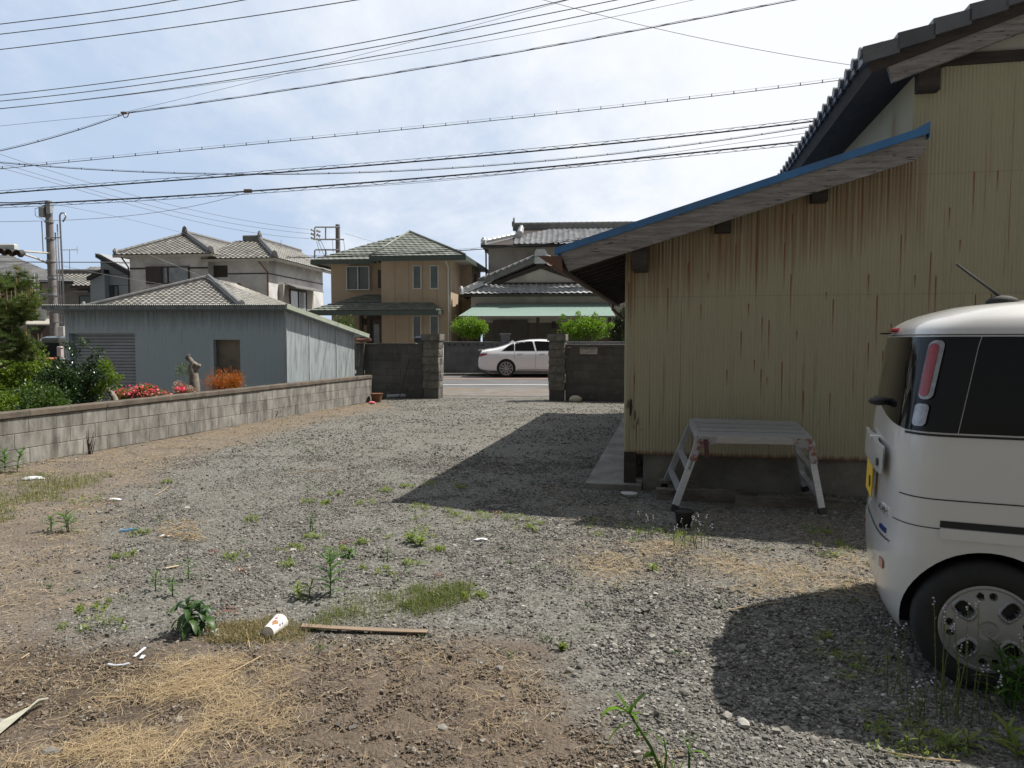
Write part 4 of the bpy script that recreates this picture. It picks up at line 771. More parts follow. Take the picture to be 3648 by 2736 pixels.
# ================================================================== BLOCK WALL along the left of the yard
M_BLOCK = mat('old_concrete_block', (.31, .30, .275), (.16, .152, .138), scale=2.6, rough=.95, bump=.5, bscale=70, rndv=.14, stretch=(2.6, 2.6, .8), dirt=(.06, .055, .047), dscale=2.2)
M_COPE = mat('mossy_coping', (.12, .095, .072), (.075, .062, .05), scale=4, rough=.95, bump=.6, bscale=45, dirt=(.17, .15, .12), dscale=3)
def blockrun(name, p0, L, yaw, rows, bw, bh, m, label, cat, th=.12, cope=None, copeh=.08, z0=0.0, coping_over=.025, gap=.006, parent=None):
    rt = thing(name, label, cat, p0, yaw) if parent is None else parent
    mb = MB(); core = MB(); core.box((0.004, .006, z0 - .2), (L - .004, th - .006, z0 + rows * bh - .004)); 
    for r in range(rows):
        x = -(bw / 2 if r % 2 else 0)
        while x < L:
            a, b = max(x, 0) + gap / 2, min(x + bw, L) - gap / 2
            if b - a > .03: mb.box((a, random.uniform(-.0025, .0025), z0 + r * bh + gap / 2), (b, th, z0 + (r + 1) * bh - gap / 2), bev=.004)
            x += bw
    mb.build('blocks', m, rt); core.build('mortar', M_COPE if m is M_BLOCK else m, rt)
    if cope:
        c = MB(); x = 0.0
        while x < L - .01: e = min(x + .6, L); c.box((x + .002, -coping_over, z0 + rows * bh), (e - .002, th + coping_over, z0 + rows * bh + copeh), bev=.012, jit=.0015); x = e
        c.build('coping', cope, rt)
    return rt
wst = WL0 - WDIR * 3.2; wlen = (WL1 - WL0).length + 3.2
blockrun('block_wall', wst, wlen, atan2(WDIR.y, WDIR.x), 3, .40, .19, M_BLOCK, 'long low stained concrete block wall with a dark coping along the left of the yard', 'wall', cope=M_COPE)
# ================================================================== GATE
gA = atZ(1504, 1420); gB = atZ(1951, 1428); GY = atan2(gB.y - gA.y, gB.x - gA.x)
M_ROCK = mat('split_face_block', (.19, .18, .16), (.12, .115, .10), scale=6, rough=.95, bump=.9, bscale=40, rndv=.12, dirt=(.05, .048, .042), dscale=4)
M_DWALL = mat('blackened_wall_block', (.095, .092, .088), (.06, .058, .055), scale=2.5, rough=.95, bump=.5, bscale=60, rndv=.15, dirt=(.13, .125, .115), dscale=5)
def rockblock(mb, x0, x1, y0, y1, z0, z1, a=.022):
    n = 6; nz = 4; 
    def P(u, v, face):
        pass
    faces = []
    def jit(p, nrm): 
        e = noise.noise(p * 9 + Vector((3, 5, 7))) * a + noise.noise(p * 23) * a * .6; return p + nrm * (e + a * .5)
    for (o, ux, uz, nr, nu) in ((Vector((x0, y0, z0)), Vector((x1 - x0, 0, 0)), Vector((0, 0, z1 - z0)), Vector((0, -1, 0)), 8), (Vector((x1, y0, z0)), Vector((0, y1 - y0, 0)), Vector((0, 0, z1 - z0)), Vector((1, 0, 0)), 8), (Vector((x1, y1, z0)), Vector((x0 - x1, 0, 0)), Vector((0, 0, z1 - z0)), Vector((0, 1, 0)), 8), (Vector((x0, y1, z0)), Vector((0, y0 - y1, 0)), Vector((0, 0, z1 - z0)), Vector((-1, 0, 0)), 8)):
        vs = []; fs = []
        for j in range(nz + 1):
            for i in range(nu + 1):
                p = o + ux * (i / nu) + uz * (j / nz); ed = i in (0, nu) or j in (0, nz); vs.append(p if ed else jit(p + (wmat(gate_l) @ Vector((0, 0, 0))) * 0, nr))
        for j in range(nz):
            for i in range(nu): b = j * (nu + 1) + i; fs.append((b, b + 1, b + nu + 2, b + nu + 1))
        mb.add(vs, fs)
    mb.add([(x0, y0, z1), (x1, y0, z1), (x1, y1, z1), (x0, y1, z1)], [(0, 1, 2, 3)]); mb.add([(x0, y0, z0), (x1, y0, z0), (x1, y1, z0), (x0, y1, z0)], [(3, 2, 1, 0)])
def pillar(name, loc, w, d, H_, label, base_h, seed):
    global gate_l
    random.seed(seed); r = thing(name, label, 'gate pillar', loc, GY); gate_l = r; mb = MB(); n = 6; hcap = .17; bh = (H_ - base_h - hcap) / n
    for i in range(n): o = random.uniform(-.012, .012); rockblock(mb, .02 + o, w - .02 + o, .02, d - .02, base_h + i * bh + .008, base_h + (i + 1) * bh - .008)
    mb.build('blocks', M_ROCK, r)
    mb = MB(); rockblock(mb, -.015, w + .025, -.02, d + .02, H_ - hcap, H_, .012); mb.build('cap', M_ROCK, r)
    mb = MB(); mb.box((.03, .03, base_h), (w - .03, d - .03, H_ - hcap)); mb.build('mortar', M_COPE, r); mb = MB(); mb.box((.03, .03, -.1), (w - .03, d - .03, base_h), bev=.01); mb.build('base', M_DWALL, r)
pwL = .42; hL = hit_h = onplane(1540, 1190, gA, Vector((0, 1, 0))).z
pillar('gate_pillar', gA, .46, .42, hL, 'rough split stone block gate pillar at the left side of the driveway opening', .26, 3)
pillar('gate_pillar', gB, .42, .42, onplane(1985, 1190, gB, Vector((0, 1, 0))).z, 'rough split stone block gate pillar at the right side of the driveway opening', .26, 9)
d_ = Vector((cos(GY), sin(GY), 0)); nb = Vector((-sin(GY), cos(GY), 0))
zT = onplane(1400, 1224, gA, Vector((0, 1, 0))).z
Lw = 1.62; pL = gA - d_ * Lw + nb * .10
wl_ = blockrun('front_wall', pL, Lw, GY, 7, .40, (zT - .06) / 7, M_DWALL, 'black weathered block wall to the left of the left gate pillar', 'wall', cope=M_DWALL, copeh=.06)
mb = MB(); mb.box((.35, -.035, zT + .001), (Lw - .2, .16, zT + .012)); mb.build('bright_cap_strip', M_CONC, wl_)
mb = MB(); mb.beam((-.02, -.25, .0), (-.02, -.02, zT), .10, .12); mb.build('buttress', M_DWALL, wl_)
# right wall with post box
pR = gB + d_ * .42 + nb * .12; zR_ = onplane(2100, 1226, pR, Vector((0, 1, 0))).z
wr_ = blockrun('front_wall', pR, 3.6, GY, 7, .40, (zR_ - .08) / 7, M_DWALL, 'dark weathered block wall with a mail slot box to the right of the right gate pillar', 'wall', cope=M_DWALL, copeh=.08)
pb = thing('mail_box', 'pale metal mail slot plate set in the dark wall right of the gate', 'mail box', pR, GY); a = hit(pb, 2066, 1238, 1, -.02); b = hit(pb, 2129, 1262, 1, -.02)
mb = MB(); mb.box((a.x, -.045, b.z), (b.x, -.004, a.z), bev=.006); mb.build('plate', mat('pale_worn_plate', (.42, .40, .36), (.33, .31, .28), scale=9, rough=.6, dirt=(.2, .16, .12), dscale=8), pb)
mb = MB(); mb.box((a.x + .02, -.052, a.z - .035), (b.x - .02, -.0455, a.z - .022)); mb.build('flap_line', M_SHUT, pb)
for i, ch in enumerate('名前名'): pass
cx = (a.x + b.x) / 2; cz = b.z + .055
mb = MB()
for i in range(3):
    x = cx - .045 + .045 * i; mb.box((x - .012, -.047, cz - .012), (x + .012, -.0453, cz - .008)); mb.box((x - .002, -.047, cz - .007), (x + .002, -.0453, cz + .014)); mb.box((x - .010, -.047, cz + .004), (x - .003, -.0453, cz + .008)); mb.box((x + .003, -.047, cz + .004), (x + .010, -.0453, cz + .008))
mb.build('lettering', M_SHUT, pb)
# short lit block fence + slatted grille left of the gate
pf = atY(1262, 1340, 20.3); pf.z = 0
f1 = thing('block_post_wall', 'short lit grey block wall between the blue shed and the black gate wall', 'wall', pf, radians(12)); a = hit(f1, 1268, 1221, 1, 0); b = hit(f1, 1306, 1330, 1, 0)
mb = MB(); zt = a.z; n = 7
for i in range(n): mb.box((.05, 0, i * (zt - .05) / n + .004), (b.x - .06 + .002 * i, .12, (i + 1) * (zt - .05) / n - .004), bev=.005)
mb.build('blocks', M_BLOCK, f1); mb = MB(); mb.box((.03, -.02, zt - .05), (b.x, .14, zt), bev=.008); mb.build('coping', M_COPE, f1); mb = MB(); mb.box((.06, .01, 0), (b.x - .07, .11, zt - .05)); mb.build('mortar', M_CONC, f1)
mb = MB(); mb.prism([(-.12, -.03, 0), (.028, -.03, 0), (.028, -.03, zt - .02), (-.046, -.03, zt + .03), (-.12, -.03, zt - .02)], (0, .18, 0)); mb.build('post', M_COPE, f1)
f2 = thing('slatted_grille', 'narrow black horizontal slat grille beside the shed corner', 'fence', atY(1245, 1340, 20.9).xy.to_3d(), 0); a = hit(f2, 1246, 1230, 1, 0); b = hit(f2, 1262, 1340, 1, 0)
mb = MB()
for i in range(11): z = a.z - i * .085; mb.box((-.25, 0, z - .02), (b.x + .02, .03, z))
for x in (-.25, b.x - .01): mb.box((x, -.002, 0), (x + .03, .032, a.z + .02))
mb.build('slats', M_BLK, f2)
# things leaning and lying at the walls
def solid(name, mb, m, label, cat, **k):
    o = mb.build(name, m, **k); return tag(o, label, cat)
p0 = atZ(1378, 1419); p1 = atZ(1497, 1416); p0 += Vector((0, 0, .05)); p1 += Vector((0, 0, .07)); M_PIPE = mat('pale_grey_pipe', (.42, .46, .50), (.33, .36, .40), scale=6, rough=.5)
mb = MB(); mb.tube([p0, p1], .05, 12, cap=False); mb.tube([p1, p0], .043, 12, cap=False); solid('plastic_pipe', mb, M_PIPE, 'pale grey plastic pipe lying at the foot of the left gate wall', 'pipe', smooth=True)
for i, (u, v, s, lb, c, mm) in enumerate(((1402, 1408, .24, 'jagged pale stone slab leaning against the left gate wall', 'stone', M_CONC), (1466, 1410, .22, 'rounded grey stone behind the pipe at the left gate wall', 'stone', M_CONC), (2050, 1426, .13, 'round cream stone at the foot of the right gate pillar', 'stone', mat('cream_stone', (.5, .46, .36), (.4, .37, .3), rough=.9)))):
    p = atZ(u, v + 6); mb = MB(); 
    if i == 0: mb.prism([p + Vector((x, .05, z)) for x, z in ((-.2, 0), (.15, 0), (.22, .2), (.24, .31), (.02, .3), (-.06, .22), (-.12, .16))], (0, .1, 0))
    else: mb.ball(p + Vector((0, 0, s * .5)), (s * 1.2, s * .8, s * .75), seg=14, jit=.06)
    solid('stone', mb, mm, lb, c, smooth=(i > 0))
g0 = [(2025, 1419, 2222, 1416, .04), (2034, 1424, 2225, 1427, .035), (2150, 1412, 2230, 1424, .03)]
for i, (u0, v0, u1, v1, r) in enumerate(g0):
    a = atZ(u0, v0); b = atZ(u1, v1); h = .05 + .07 * (i == 0); mb = MB(); mb.tube([a + Vector((0, 0, h)), b + Vector((0, 0, h + .02 * i))], r * .7, 8)
    solid('pole', mb, [M_PIPE, mat('light_blue_pipe', (.30, .42, .48), (.24, .34, .40), scale=8, rough=.5), M_DARKWOOD][i], ['long grey pole on the pile under the right front wall', 'light blue pole lying in front of the pile under the right wall', 'short dark stick crossing the poles by the beige building'][i], 'pole', smooth=True)
p = atZ(1480, 1300, .9); 
mb = MB(); a = gA + Vector((-.38, -.03, 0)); mb.tube([a + Vector((-.05 - .14, -.12, .02)), a + Vector((.05, .09, 1.0))], .012, 6); solid('stick', mb, M_DARKWOOD, 'thin stick leaning on the black wall beside the left gate pillar', 'stick')
# rusty pot and junk at the wall end
p = atZ(1342, 1432); mb = MB(); mb.tube([p + Vector((0, 0, .0)), p + Vector((0, 0, .2))], [.10, .15], 12); mb.tube([p + Vector((0, 0, .2)), p + Vector((0, 0, .21))], [.16, .16], 12); solid('clay_pot', mb, mat('rust_clay', (.20, .085, .04), (.12, .05, .03), scale=6, rough=.8), 'rust brown clay pot at the far end of the low block wall', 'pot', smooth=True, sharp=40)
p = atZ(1312, 1428); mb = MB(); mb.box(p + Vector((-.12, -.1, 0)), p + Vector((.14, .1, .17)), bev=.01); solid('broken_brick', mb, mat('pale_brick', (.30, .24, .2), (.1, .05, .04), scale=9, rough=.9), 'pale broken brick beside the rust brown pot at the wall end', 'brick')
p = atZ(1325, 1440); mb = MB(); mb.ball(p + Vector((0, 0, .035)), (.09, .05, .035), seg=10, jit=.15); solid('pink_wrapper', mb, mat('pink_plastic', (.75, .12, .18), (.8, .3, .35), scale=9, rough=.4), 'bright pink crumpled wrapper at the foot of the pot', 'wrapper')
p = atZ(1470, 1375, .9); mb = MB(); a = onplane(1478, 1221, gA + nb * 1.0, Vector((0, 1, 0))); mb.box((a.x - .02, a.y, a.z - .02), (a.x + .32, a.y + .5, a.z + .18), bev=.05); solid('storage_box', mb, mat('dark_blue_plastic', (.03, .045, .07), (.04, .05, .06), rough=.4), 'dark box lid seen over the black wall beside the left pillar', 'box')
# ================================================================== ACROSS THE ROAD
fw0 = Vector((atY(1573, 1300, 32.2).x, 32.2, 0)); M_FARW = mat('far_grey_block', (.12, .122, .13), (.085, .087, .095), scale=1.4, rough=.95, rndv=.1, dirt=(.17, .175, .185), dscale=1.2)
zf = atY(1650, 1217, 32.2).z
fwl = blockrun('garden_wall', fw0, 13.0, 0, 7, .4, (zf - .06) / 7, M_FARW, 'dark grey block wall with cut out top row across the road', 'wall', cope=M_FARW, copeh=.06)
mb = MB()
for i in range(5):
    x = .45 + i * .62; z = zf - .06 - (zf - .06) / 14
    for s in (-1, 1): mb.prism([(x + s * .02, -.004, z), (x + s * .15, -.004, z + .09), (x + s * .17, -.004, z + .09), (x + s * .17, -.004, z - .03)][::s], (0, .002, 0))
mb.build('cut_outs', M_BLK, fwl)
p = Vector((atY(1780, 1300, 32.1).x, 32.1, 0)); w = atY(1820, 1300, 32.1).x - p.x; zt = atY(1800, 1188, 32.1).z
gp2 = thing('far_gate_pillar', 'short dark gate pillar behind the white sedan', 'gate pillar', p, 0); mb = MB(); mb.box((.06, 0, 0), (w - .06, .35, zt - .08)); mb.build('shaft', M_FARW, gp2); mb = MB(); mb.box((0, -.05, zt - .08), (w, .4, zt), bev=.01); mb.build('cap', M_FARW, gp2)
p = atY(1577, 1335, 31.35); mb = MB(); zt = atY(1577, 1228, 31.35).z; mb.tube([(p.x, 31.35, 0), (p.x, 31.35, zt)], .045, 8); solid('marker_post', mb, mat('cream_post', (.45, .42, .33), rough=.6), 'slim cream marker post at the left end of the far grey wall', 'post', smooth=True)
p = atY(1738, 1335, 31.4); mb = MB(); mb.box((p.x - .05, 31.36, 0), (p.x + .05, 31.46, .38), bev=.01); solid('bollard', mb, M_ALU, 'low white kerb post behind the rear of the white sedan', 'post')
# ================================================================== BLUE SHED
SY = 16.2; a = atY(1019, 1250, SY); shd = thing('blue_shed', 'low blue grey corrugated steel shed with a roller shutter and an open window hole', 'shed', (a.x, SY, -.38), radians(-1.5))
K_ = lambda u, v, y=0.0: hit(shd, u, v, 1, y)
zt = K_(600, 1100).z; xl = K_(232, 1200).x; SD = 3.05; zt2 = zt - .50
m, nt, b_, o_ = newmat('blue_grey_corrugated'); k = NB(nt); v = k.coord((7, 7, .5))
c = k.mix(k.noise(v, 2, 5, .6), (.39, .48, .54), (.43, .51, .57)); 
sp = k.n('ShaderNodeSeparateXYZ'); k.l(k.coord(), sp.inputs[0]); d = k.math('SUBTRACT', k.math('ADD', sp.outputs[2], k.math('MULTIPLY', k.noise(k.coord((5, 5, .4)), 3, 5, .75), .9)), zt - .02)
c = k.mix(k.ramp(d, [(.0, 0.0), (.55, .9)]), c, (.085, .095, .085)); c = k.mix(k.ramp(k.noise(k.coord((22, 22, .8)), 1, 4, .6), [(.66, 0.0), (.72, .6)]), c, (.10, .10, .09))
k.put(c, b_.inputs['Base Color']); b_.inputs['Roughness'].default_value = .55; M_SHED = m
s0 = K_(245, 1187); s1 = K_(480, 1187); w0 = K_(752, 1210); w1 = K_(857, 1210); sz = s0.z; wz = w0.z; wzb = K_(800, 1340).z
s0x, s1x, w0x, w1x = s0.x, s1.x, w0.x, w1.x
zl_ = lambda x: (sz if s0x < x < s1x else (wz if w0x < x < w1x else 0))
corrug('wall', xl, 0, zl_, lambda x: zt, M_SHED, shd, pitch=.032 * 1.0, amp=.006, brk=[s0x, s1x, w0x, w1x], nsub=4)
corrug('wall_below_window', w0x, w1x, lambda x: 0, lambda x: wzb, M_SHED, shd, pitch=.032, amp=.006, nsub=4)
M_SHEDS = mat('sunlit_blue_corrugated', (.46, .51, .53), (.40, .45, .47), scale=1.2, rough=.5, stretch=(5, 5, .6), dirt=(.2, .22, .22), dscale=2.5)  # shed steel for the end wall, its sunlight put into the colour
dirR = Vector((sin(radians(15)), cos(radians(15)), 0))            # the lit end wall runs back along the block wall
endw = [(0, 0)]
r2 = bpy.data.objects.new('end_wall', None)
n = int(SD / .032 * 4); V = []; F = []
sidev = Vector((cos(radians(15)), -sin(radians(15)), 0))
for i in range(n + 1):
    s = SD * i / n; p = dirR * s + sidev * (.006 * cos(2 * pi * s / .032)); zz = zt + (zt2 - zt) * s / SD; V += [(p.x, p.y, 0), (p.x, p.y, zz)]
    if i < n: a = 2 * i; F.append((a, a + 2, a + 3, a + 1))
me = bpy.data.meshes.new('end_wall'); me.from_pydata(V, [], F); link('end_wall', me, M_SHEDS, shd, smooth=True); bpy.data.objects.remove(r2)
mb = MB(); 
for s in (SD * .0, SD * .30, SD * .70): q = dirR * s; mb.beam(q + sidev * .012 + Vector((0, 0, 0)), q + sidev * .012 + Vector((0, 0, zt + (zt2 - zt) * s / SD)), .012, .02, up=dirR)
mb.beam((0, -.01, 0), (0, -.01, zt), .05, .02, up=(0, 1, 0)); mb.build('corner_trim', M_SHEDS, shd)
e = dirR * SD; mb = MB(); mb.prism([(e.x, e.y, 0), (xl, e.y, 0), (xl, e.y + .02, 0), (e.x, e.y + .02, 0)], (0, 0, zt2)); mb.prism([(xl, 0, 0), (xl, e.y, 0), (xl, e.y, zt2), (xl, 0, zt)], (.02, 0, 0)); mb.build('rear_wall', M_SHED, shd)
# roof
rl = K_(153, 1095, -.25).x; ov = dirR * (SD + .45); zr_b = zt + (zt2 - zt) * (SD + .45) / SD; ee = sidev * .16
P4 = [Vector((rl, -.28, zt + .075)), Vector((.1, -.28, zt + .075)), ov + ee + Vector((0, 0, zr_b + .03)), Vector((rl, ov.y, zr_b + .03))]
M_SROOF = mat('shed_roof_edge', (.26, .29, .24), (.20, .22, .19), scale=2, rough=.6)
n = 460; V = []; F = []
for i in range(n + 1):
    t = i / n; a = P4[0].lerp(P4[1], t); b = P4[3].lerp(P4[2], t); dz = Vector((0, 0, .012 * cos(i * pi * .5))); V += [a + dz, b + dz]
    if i < n: q = 2 * i; F.append((q, q + 2, q + 3, q + 1))
me = bpy.data.meshes.new('roof'); me.from_pydata([tuple(x) for x in V], [], F); link('roof', me, mat('pale_shed_roof', (.40, .41, .37), (.32, .33, .30), scale=2, rough=.5), shd, smooth=True)
mb = MB(); mb.prism([P4[0] - Vector((0, 0, .085)), P4[1] - Vector((0, 0, .085)), P4[2] - Vector((0, 0, .06)), P4[3] - Vector((0, 0, .06))], (0, 0, .045)); mb.build('roof_boards', M_SHED, shd)
mb = MB(); mb.box((rl, -.30, zt - .02), (.10, -.281, zt + .058)); mb.build('front_fascia', M_SHED, shd)
mb = MB(); mb.beam(P4[1] + Vector((.02, -.02, -.035)), P4[2] + Vector((.02, .02, -.035)), .05, .10); mb.build('verge_trim', mat('pale_green_verge', (.34, .38, .30), (.28, .31, .25), scale=5, rough=.6), shd)
q = P4[2]; mb = MB(); mb.tube([q + Vector((-.3, .03, -.14)), q + Vector((.08, .03, -.13))], .04, 8); mb.build('gutter_end', mat('pinkish_gutter', (.35, .16, .13), rough=.6), shd)
mb = MB(); z = .02
while z < sz: mb.box((s0x + .02, .14 + (.0), z), (s1x, .17, z + .062), bev=.008); z += .07
mb.build('roller_shutter', mat('shutter_slats', (.34, .37, .41), (.28, .31, .345), scale=3, rough=.45, rndv=.08), shd)
mb = MB(); mb.box((s0x - .02, .0, 0), (s0x + .001, .2, sz)); mb.box((s0x, .01, sz - .002), (s1x, .2, sz + .06)); mb.box((s1x, .01, 0), (s1x + .02, .2, sz)); mb.build('shutter_frame', M_SHED, shd)
mb = MB(); mb.box((w0x - .02, -.01, wzb), (w0x + .05, .14, wz)); mb.box((w0x, 0.0, wz - .0), (w1x, .14, wz + .03)); mb.box((w1x - .02, .01, wzb), (w1x + .01, .14, wz)); mb.build('window_frame', M_SHED, shd)
mb = MB(); mb.box((w0x - .1, .34, 0), (w1x + .6, .38, zt - .1)); mb.build('light_catch_board', mat('light_catch_brown', (.46, .40, .33), (.20, .17, .14), scale=1.6, rough=.9), shd)  # added board, set near the opening to catch light as the inner glow
mb = MB(); mb.box((xl + .1, .5, -.0), (-.1, 2.9, .02)); mb.build('shed_floor', M_DWALL, shd)
# ================================================================== ALUMINIUM WORK PLATFORM
M_AL = mat('brushed_aluminium', (.56, .57, .59), (.46, .47, .49), scale=9, rough=.42, metal=.55, stretch=(1, 8, 8))
M_RUSTB = mat('rusty_bracket', (.38, .37, .40), (.24, .10, .055), scale=16, rough=.6, metal=.2, edge=(.50, .60))
fl = atY(2488, 1550, 6.48); fr = atY(2887, 1558, 6.40); bl = atY(2461, 1492, 6.98); br = atY(2834, 1504, 6.88)
wp = thing('work_platform', 'aluminium folding work platform with a ribbed deck standing by the beige wall', 'step platform', ((fl.x + fr.x) / 2, 6.7, 0))
mb = MB(); N_ = 8; up = (fr - fl).cross(bl - fl).normalized()
for i in range(N_):
    t0, t1 = (i + .08) / N_, (i + .92) / N_; a = fl.lerp(bl, (t0 + t1) / 2); b = fr.lerp(br, (t0 + t1) / 2); w = (bl - fl).length / N_ * .70; mb.beam(a, b, w, .03, up=up, off=(0, -.014 - .003 * (i % 2)))
mb.build('deck_slats', M_AL, wp, world=True)
mb = MB(); mb.beam(fl - up * .03 - (bl - fl) * .03, fr - up * .03 - (br - fr) * .03, .025, .065, up=up); mb.beam(bl - up * .03, br - up * .03, .025, .065, up=up); mb.beam(fl - up * .03, bl - up * .03, .03, .06, up=up); mb.beam(fr - up * .03, br - up * .03, .03, .06, up=up); mb.build('deck_frame', M_AL, wp, world=True)
F1 = atZ(2400, 1822); F2 = atZ(2930, 1834); F3 = atY(2364, 1738, 7.22); F4 = atY(2868, 1750, 7.08)
tops = [fl + (fr - fl) * .0 - up * .08, fr - up * .08, bl - up * .07, br - up * .07]; feet = [F1, F2, F3, F4]
for t_, f_ in zip(tops, feet):
    f_ = f_ + Vector((0, 0, .015)); mb = MB(); mb.beam(f_, t_, .055, .028, up=(0, -1, 0)); d = (t_ - f_).normalized(); lg = mb.build('leg', M_AL, wp, world=True)
    mb = MB(); mb.beam(f_ - d * .012, f_ + d * .045, .062, .036, up=(0, -1, 0)); mb.build('rubber_foot', M_BLK, lg, world=True)
for s, (i, j) in enumerate(((0, 2), (1, 3))):
    for t in (.28, .62):
        a = feet[i].lerp(tops[i], t); b = feet[j].lerp(tops[j], t); mb = MB(); mb.beam(a, b, .05, .03, up=(0, 0, 1)); mb.build('rung', M_AL, wp, world=True)
for s, p in ((1, fl), (-1, fr)):
    mb = MB(); d = (fr - fl).normalized() * s; a = p + Vector((0, -.035, 0)) - up * .03; mb.prism([a + d * .01 + up * .02, a + d * .16 + up * .02, a + d * .13 - up * .045, a + d * .02 - up * .09], (0, .012, 0)); mb.build('bracket', M_RUSTB, wp, world=True)
    mb = MB(); a2 = tops[0 if s == 1 else 1] + Vector((0, -.03, 0)); mb.beam(a2 + Vector((0, 0, .05)), a2 + (feet[0 if s == 1 else 1] - a2).normalized() * .15, .062, .02, up=(0, -1, 0)); mb.build('hinge_plate', M_RUSTB, wp, world=True)
mb = MB(); a = fl + Vector((.05, -.06, -.03)); mb.beam(a, a + Vector((.015, 0, -.16)), .035, .02, up=(0, -1, 0)); mb.build('lock_lever', mat('maroon_plastic', (.09, .03, .035), rough=.5), wp, world=True)
mb = MB(); a = feet[0].lerp(tops[0], .62) + Vector((0, -.017, 0)); b = feet[0].lerp(tops[0], .80) + Vector((0, -.017, 0)); mb.beam(a, b, .022, .002, up=(0, -1, 0)); mb.build('printed_label', mat('faded_print', (.35, .36, .38), (.15, .15, .17), scale=60, rough=.6), wp, world=True)
# timbers
M_OLDW = mat('rotten_grey_timber', (.16, .145, .12), (.08, .07, .06), scale=3, rough=.95, bump=.8, bscale=25, stretch=(1, 1, 5), dirt=(.22, .2, .17), dscale=4)
for i, (u0, v0, u1, v1, h, lab) in enumerate(((2338, 1775, 2700, 1788, .10, 'old grey timber baulk under the left legs of the work platform'), (2620, 1800, 3037, 1815, .085, 'old grey timber baulk lying under the right legs of the work platform'), (2350, 1765, 2475, 1768, .16, 'short weathered plank end on top of the left timber baulk'))):
    a = atZ(u0, v0); b = atZ(u1, v1); mb = MB(); n = 10
    for j in range(n): p = a.lerp(b, j / n); q = a.lerp(b, (j + 1) / n); mb.beam(p + Vector((0, 0, h / 2 + random.uniform(-.006, .006))), q + Vector((0, 0, h / 2 + random.uniform(-.006, .006))), .11, h if i < 2 else .03, off=(0, 0 if i < 2 else .06))
    solid('timber_baulk' if i < 2 else 'plank', mb, M_OLDW, lab, 'timber')
p = atZ(2436, 1878); mb = MB(); mb.tube([p, p + Vector((0, 0, .13))], [.055, .075], 16, cap=True); mb.tube([p + Vector((0, 0, .12)), p + Vector((0, 0, .135))], [.08, .08], 16, cap=False); solid('nursery_pot', mb, mat('black_plastic', (.012, .012, .012), rough=.5), 'small black plastic nursery pot in the weeds before the platform', 'pot', smooth=True, sharp=50)
p = atZ(2238, 1768); mb = MB(); mb.tube([p + Vector((0, 0, .0)), p + Vector((0.01, 0, .025)), p + Vector((.01, 0, .032))], [.05, .075, .078], 14); solid('white_dish', mb, mat('white_plastic', (.7, .7, .68), rough=.4), 'white rimmed black dish at the corner of the concrete slab', 'dish', smooth=True, sharp=40)
# ================================================================== WHITE KEI VAN
M_VAN = mat('pearl_white_paint', (.60, .595, .575), (.575, .57, .55), scale=3, rough=.28, spec=.5, coat=.7)
M_VGL = mat('privacy_glass', (.004, .004, .005), (.006, .006, .006), scale=1, rough=.03, spec=.32)
M_VBK = mat('gloss_black_pillar', (.006, .006, .007), rough=.1, spec=.35)
M_MBK = mat('matt_black_trim', (.016, .016, .016), (.022, .022, .022), scale=8, rough=.75)
M_TYRE = mat('tyre_rubber', (.018, .018, .018), (.026, .025, .024), scale=20, rough=.85, bump=.2, bscale=80)
M_HUB = mat('grey_hubcap', (.30, .30, .295), (.26, .26, .255), scale=6, rough=.38, metal=.35)
M_RED = mat('red_lens', (.24, .008, .014), (.32, .015, .02), scale=30, rough=.1, spec=.8, coat=.5)
M_CLR = mat('clear_lens', (.34, .34, .35), (.22, .22, .24), scale=40, rough=.08, spec=.9, coat=.6, metal=.4)
M_CHR = mat('chrome', (.7, .7, .7), (.6, .6, .6), rough=.12, metal=.9)
VYAW = radians(-21.5)
WC = atZ(3512, 2478); vdir = Vector((cos(VYAW), sin(VYAW), 0)); vn = Vector((-sin(VYAW), cos(VYAW), 0))
van = thing('white_van', 'white boxy kei van with dark glass and tall red tail lamp parked at the right', 'van', WC + vn * .735 + vdir * .0, VYAW)
def lerp_tab(tab, z):
    if z <= tab[0][0]: return tab[0][1]
    for (a, b), (c, d) in zip(tab, tab[1:]):
        if z <= c: t = (z - a) / (c - a); return b + (d - b) * t
    return tab[-1][1]
def smt(tab, z, h=.03): return (lerp_tab(tab, z - h) + 2 * lerp_tab(tab, z) + lerp_tab(tab, z + h)) / 4
XR_T = [(.18, -.34), (.24, -.38), (.36, -.40), (.55, -.405), (.60, -.39), (1.05, -.375), (1.30, -.345), (1.52, -.32), (1.56, -.305), (1.60, -.26), (1.65, -.12), (1.685, .06), (1.70, .40), (1.705, .7)]
XF_T = [(.18, 2.70), (.30, 2.80), (.60, 2.80), (.85, 2.72), (.98, 2.55), (1.52, 1.98), (1.62, 1.80), (1.705, 1.2)]
W_T = [(.18, .69), (.26, .725), (.45, .7375), (.95, .7375), (1.10, .730), (1.50, .700), (1.55, .685), (1.60, .65), (1.65, .57), (1.68, .47), (1.70, .28), (1.705, .02)]
def ringpts(z):
    xr, xf, w = smt(XR_T, z), smt(XF_T, z), smt(W_T, z, .015); a = .27; b = .5; n = 3.6; pts = []
    for i in range(25):
        t = pi / 2 * i / 24; c, s = cos(t) ** (2 / n), sin(t) ** (2 / n); pts.append((xr + a * (1 - c), w * s))
    xm0, xm1 = xr + a, xf - b
    for i in range(1, 30): pts.append((xm0 + (xm1 - xm0) * i / 30, w))
    for i in range(17):
        t = pi / 2 * (1 - i / 16); c, s = cos(t) ** (2 / 2.6), sin(t) ** (2 / 2.6); pts.append((xf - b + b * c, w * s))
    # a gentle narrowing towards the tail
    return [(x, y * (1 - .045 * max(0, min(1, (.75 - x) / 1.2)) ** 1.5)) for x, y in pts]
_rc = {}
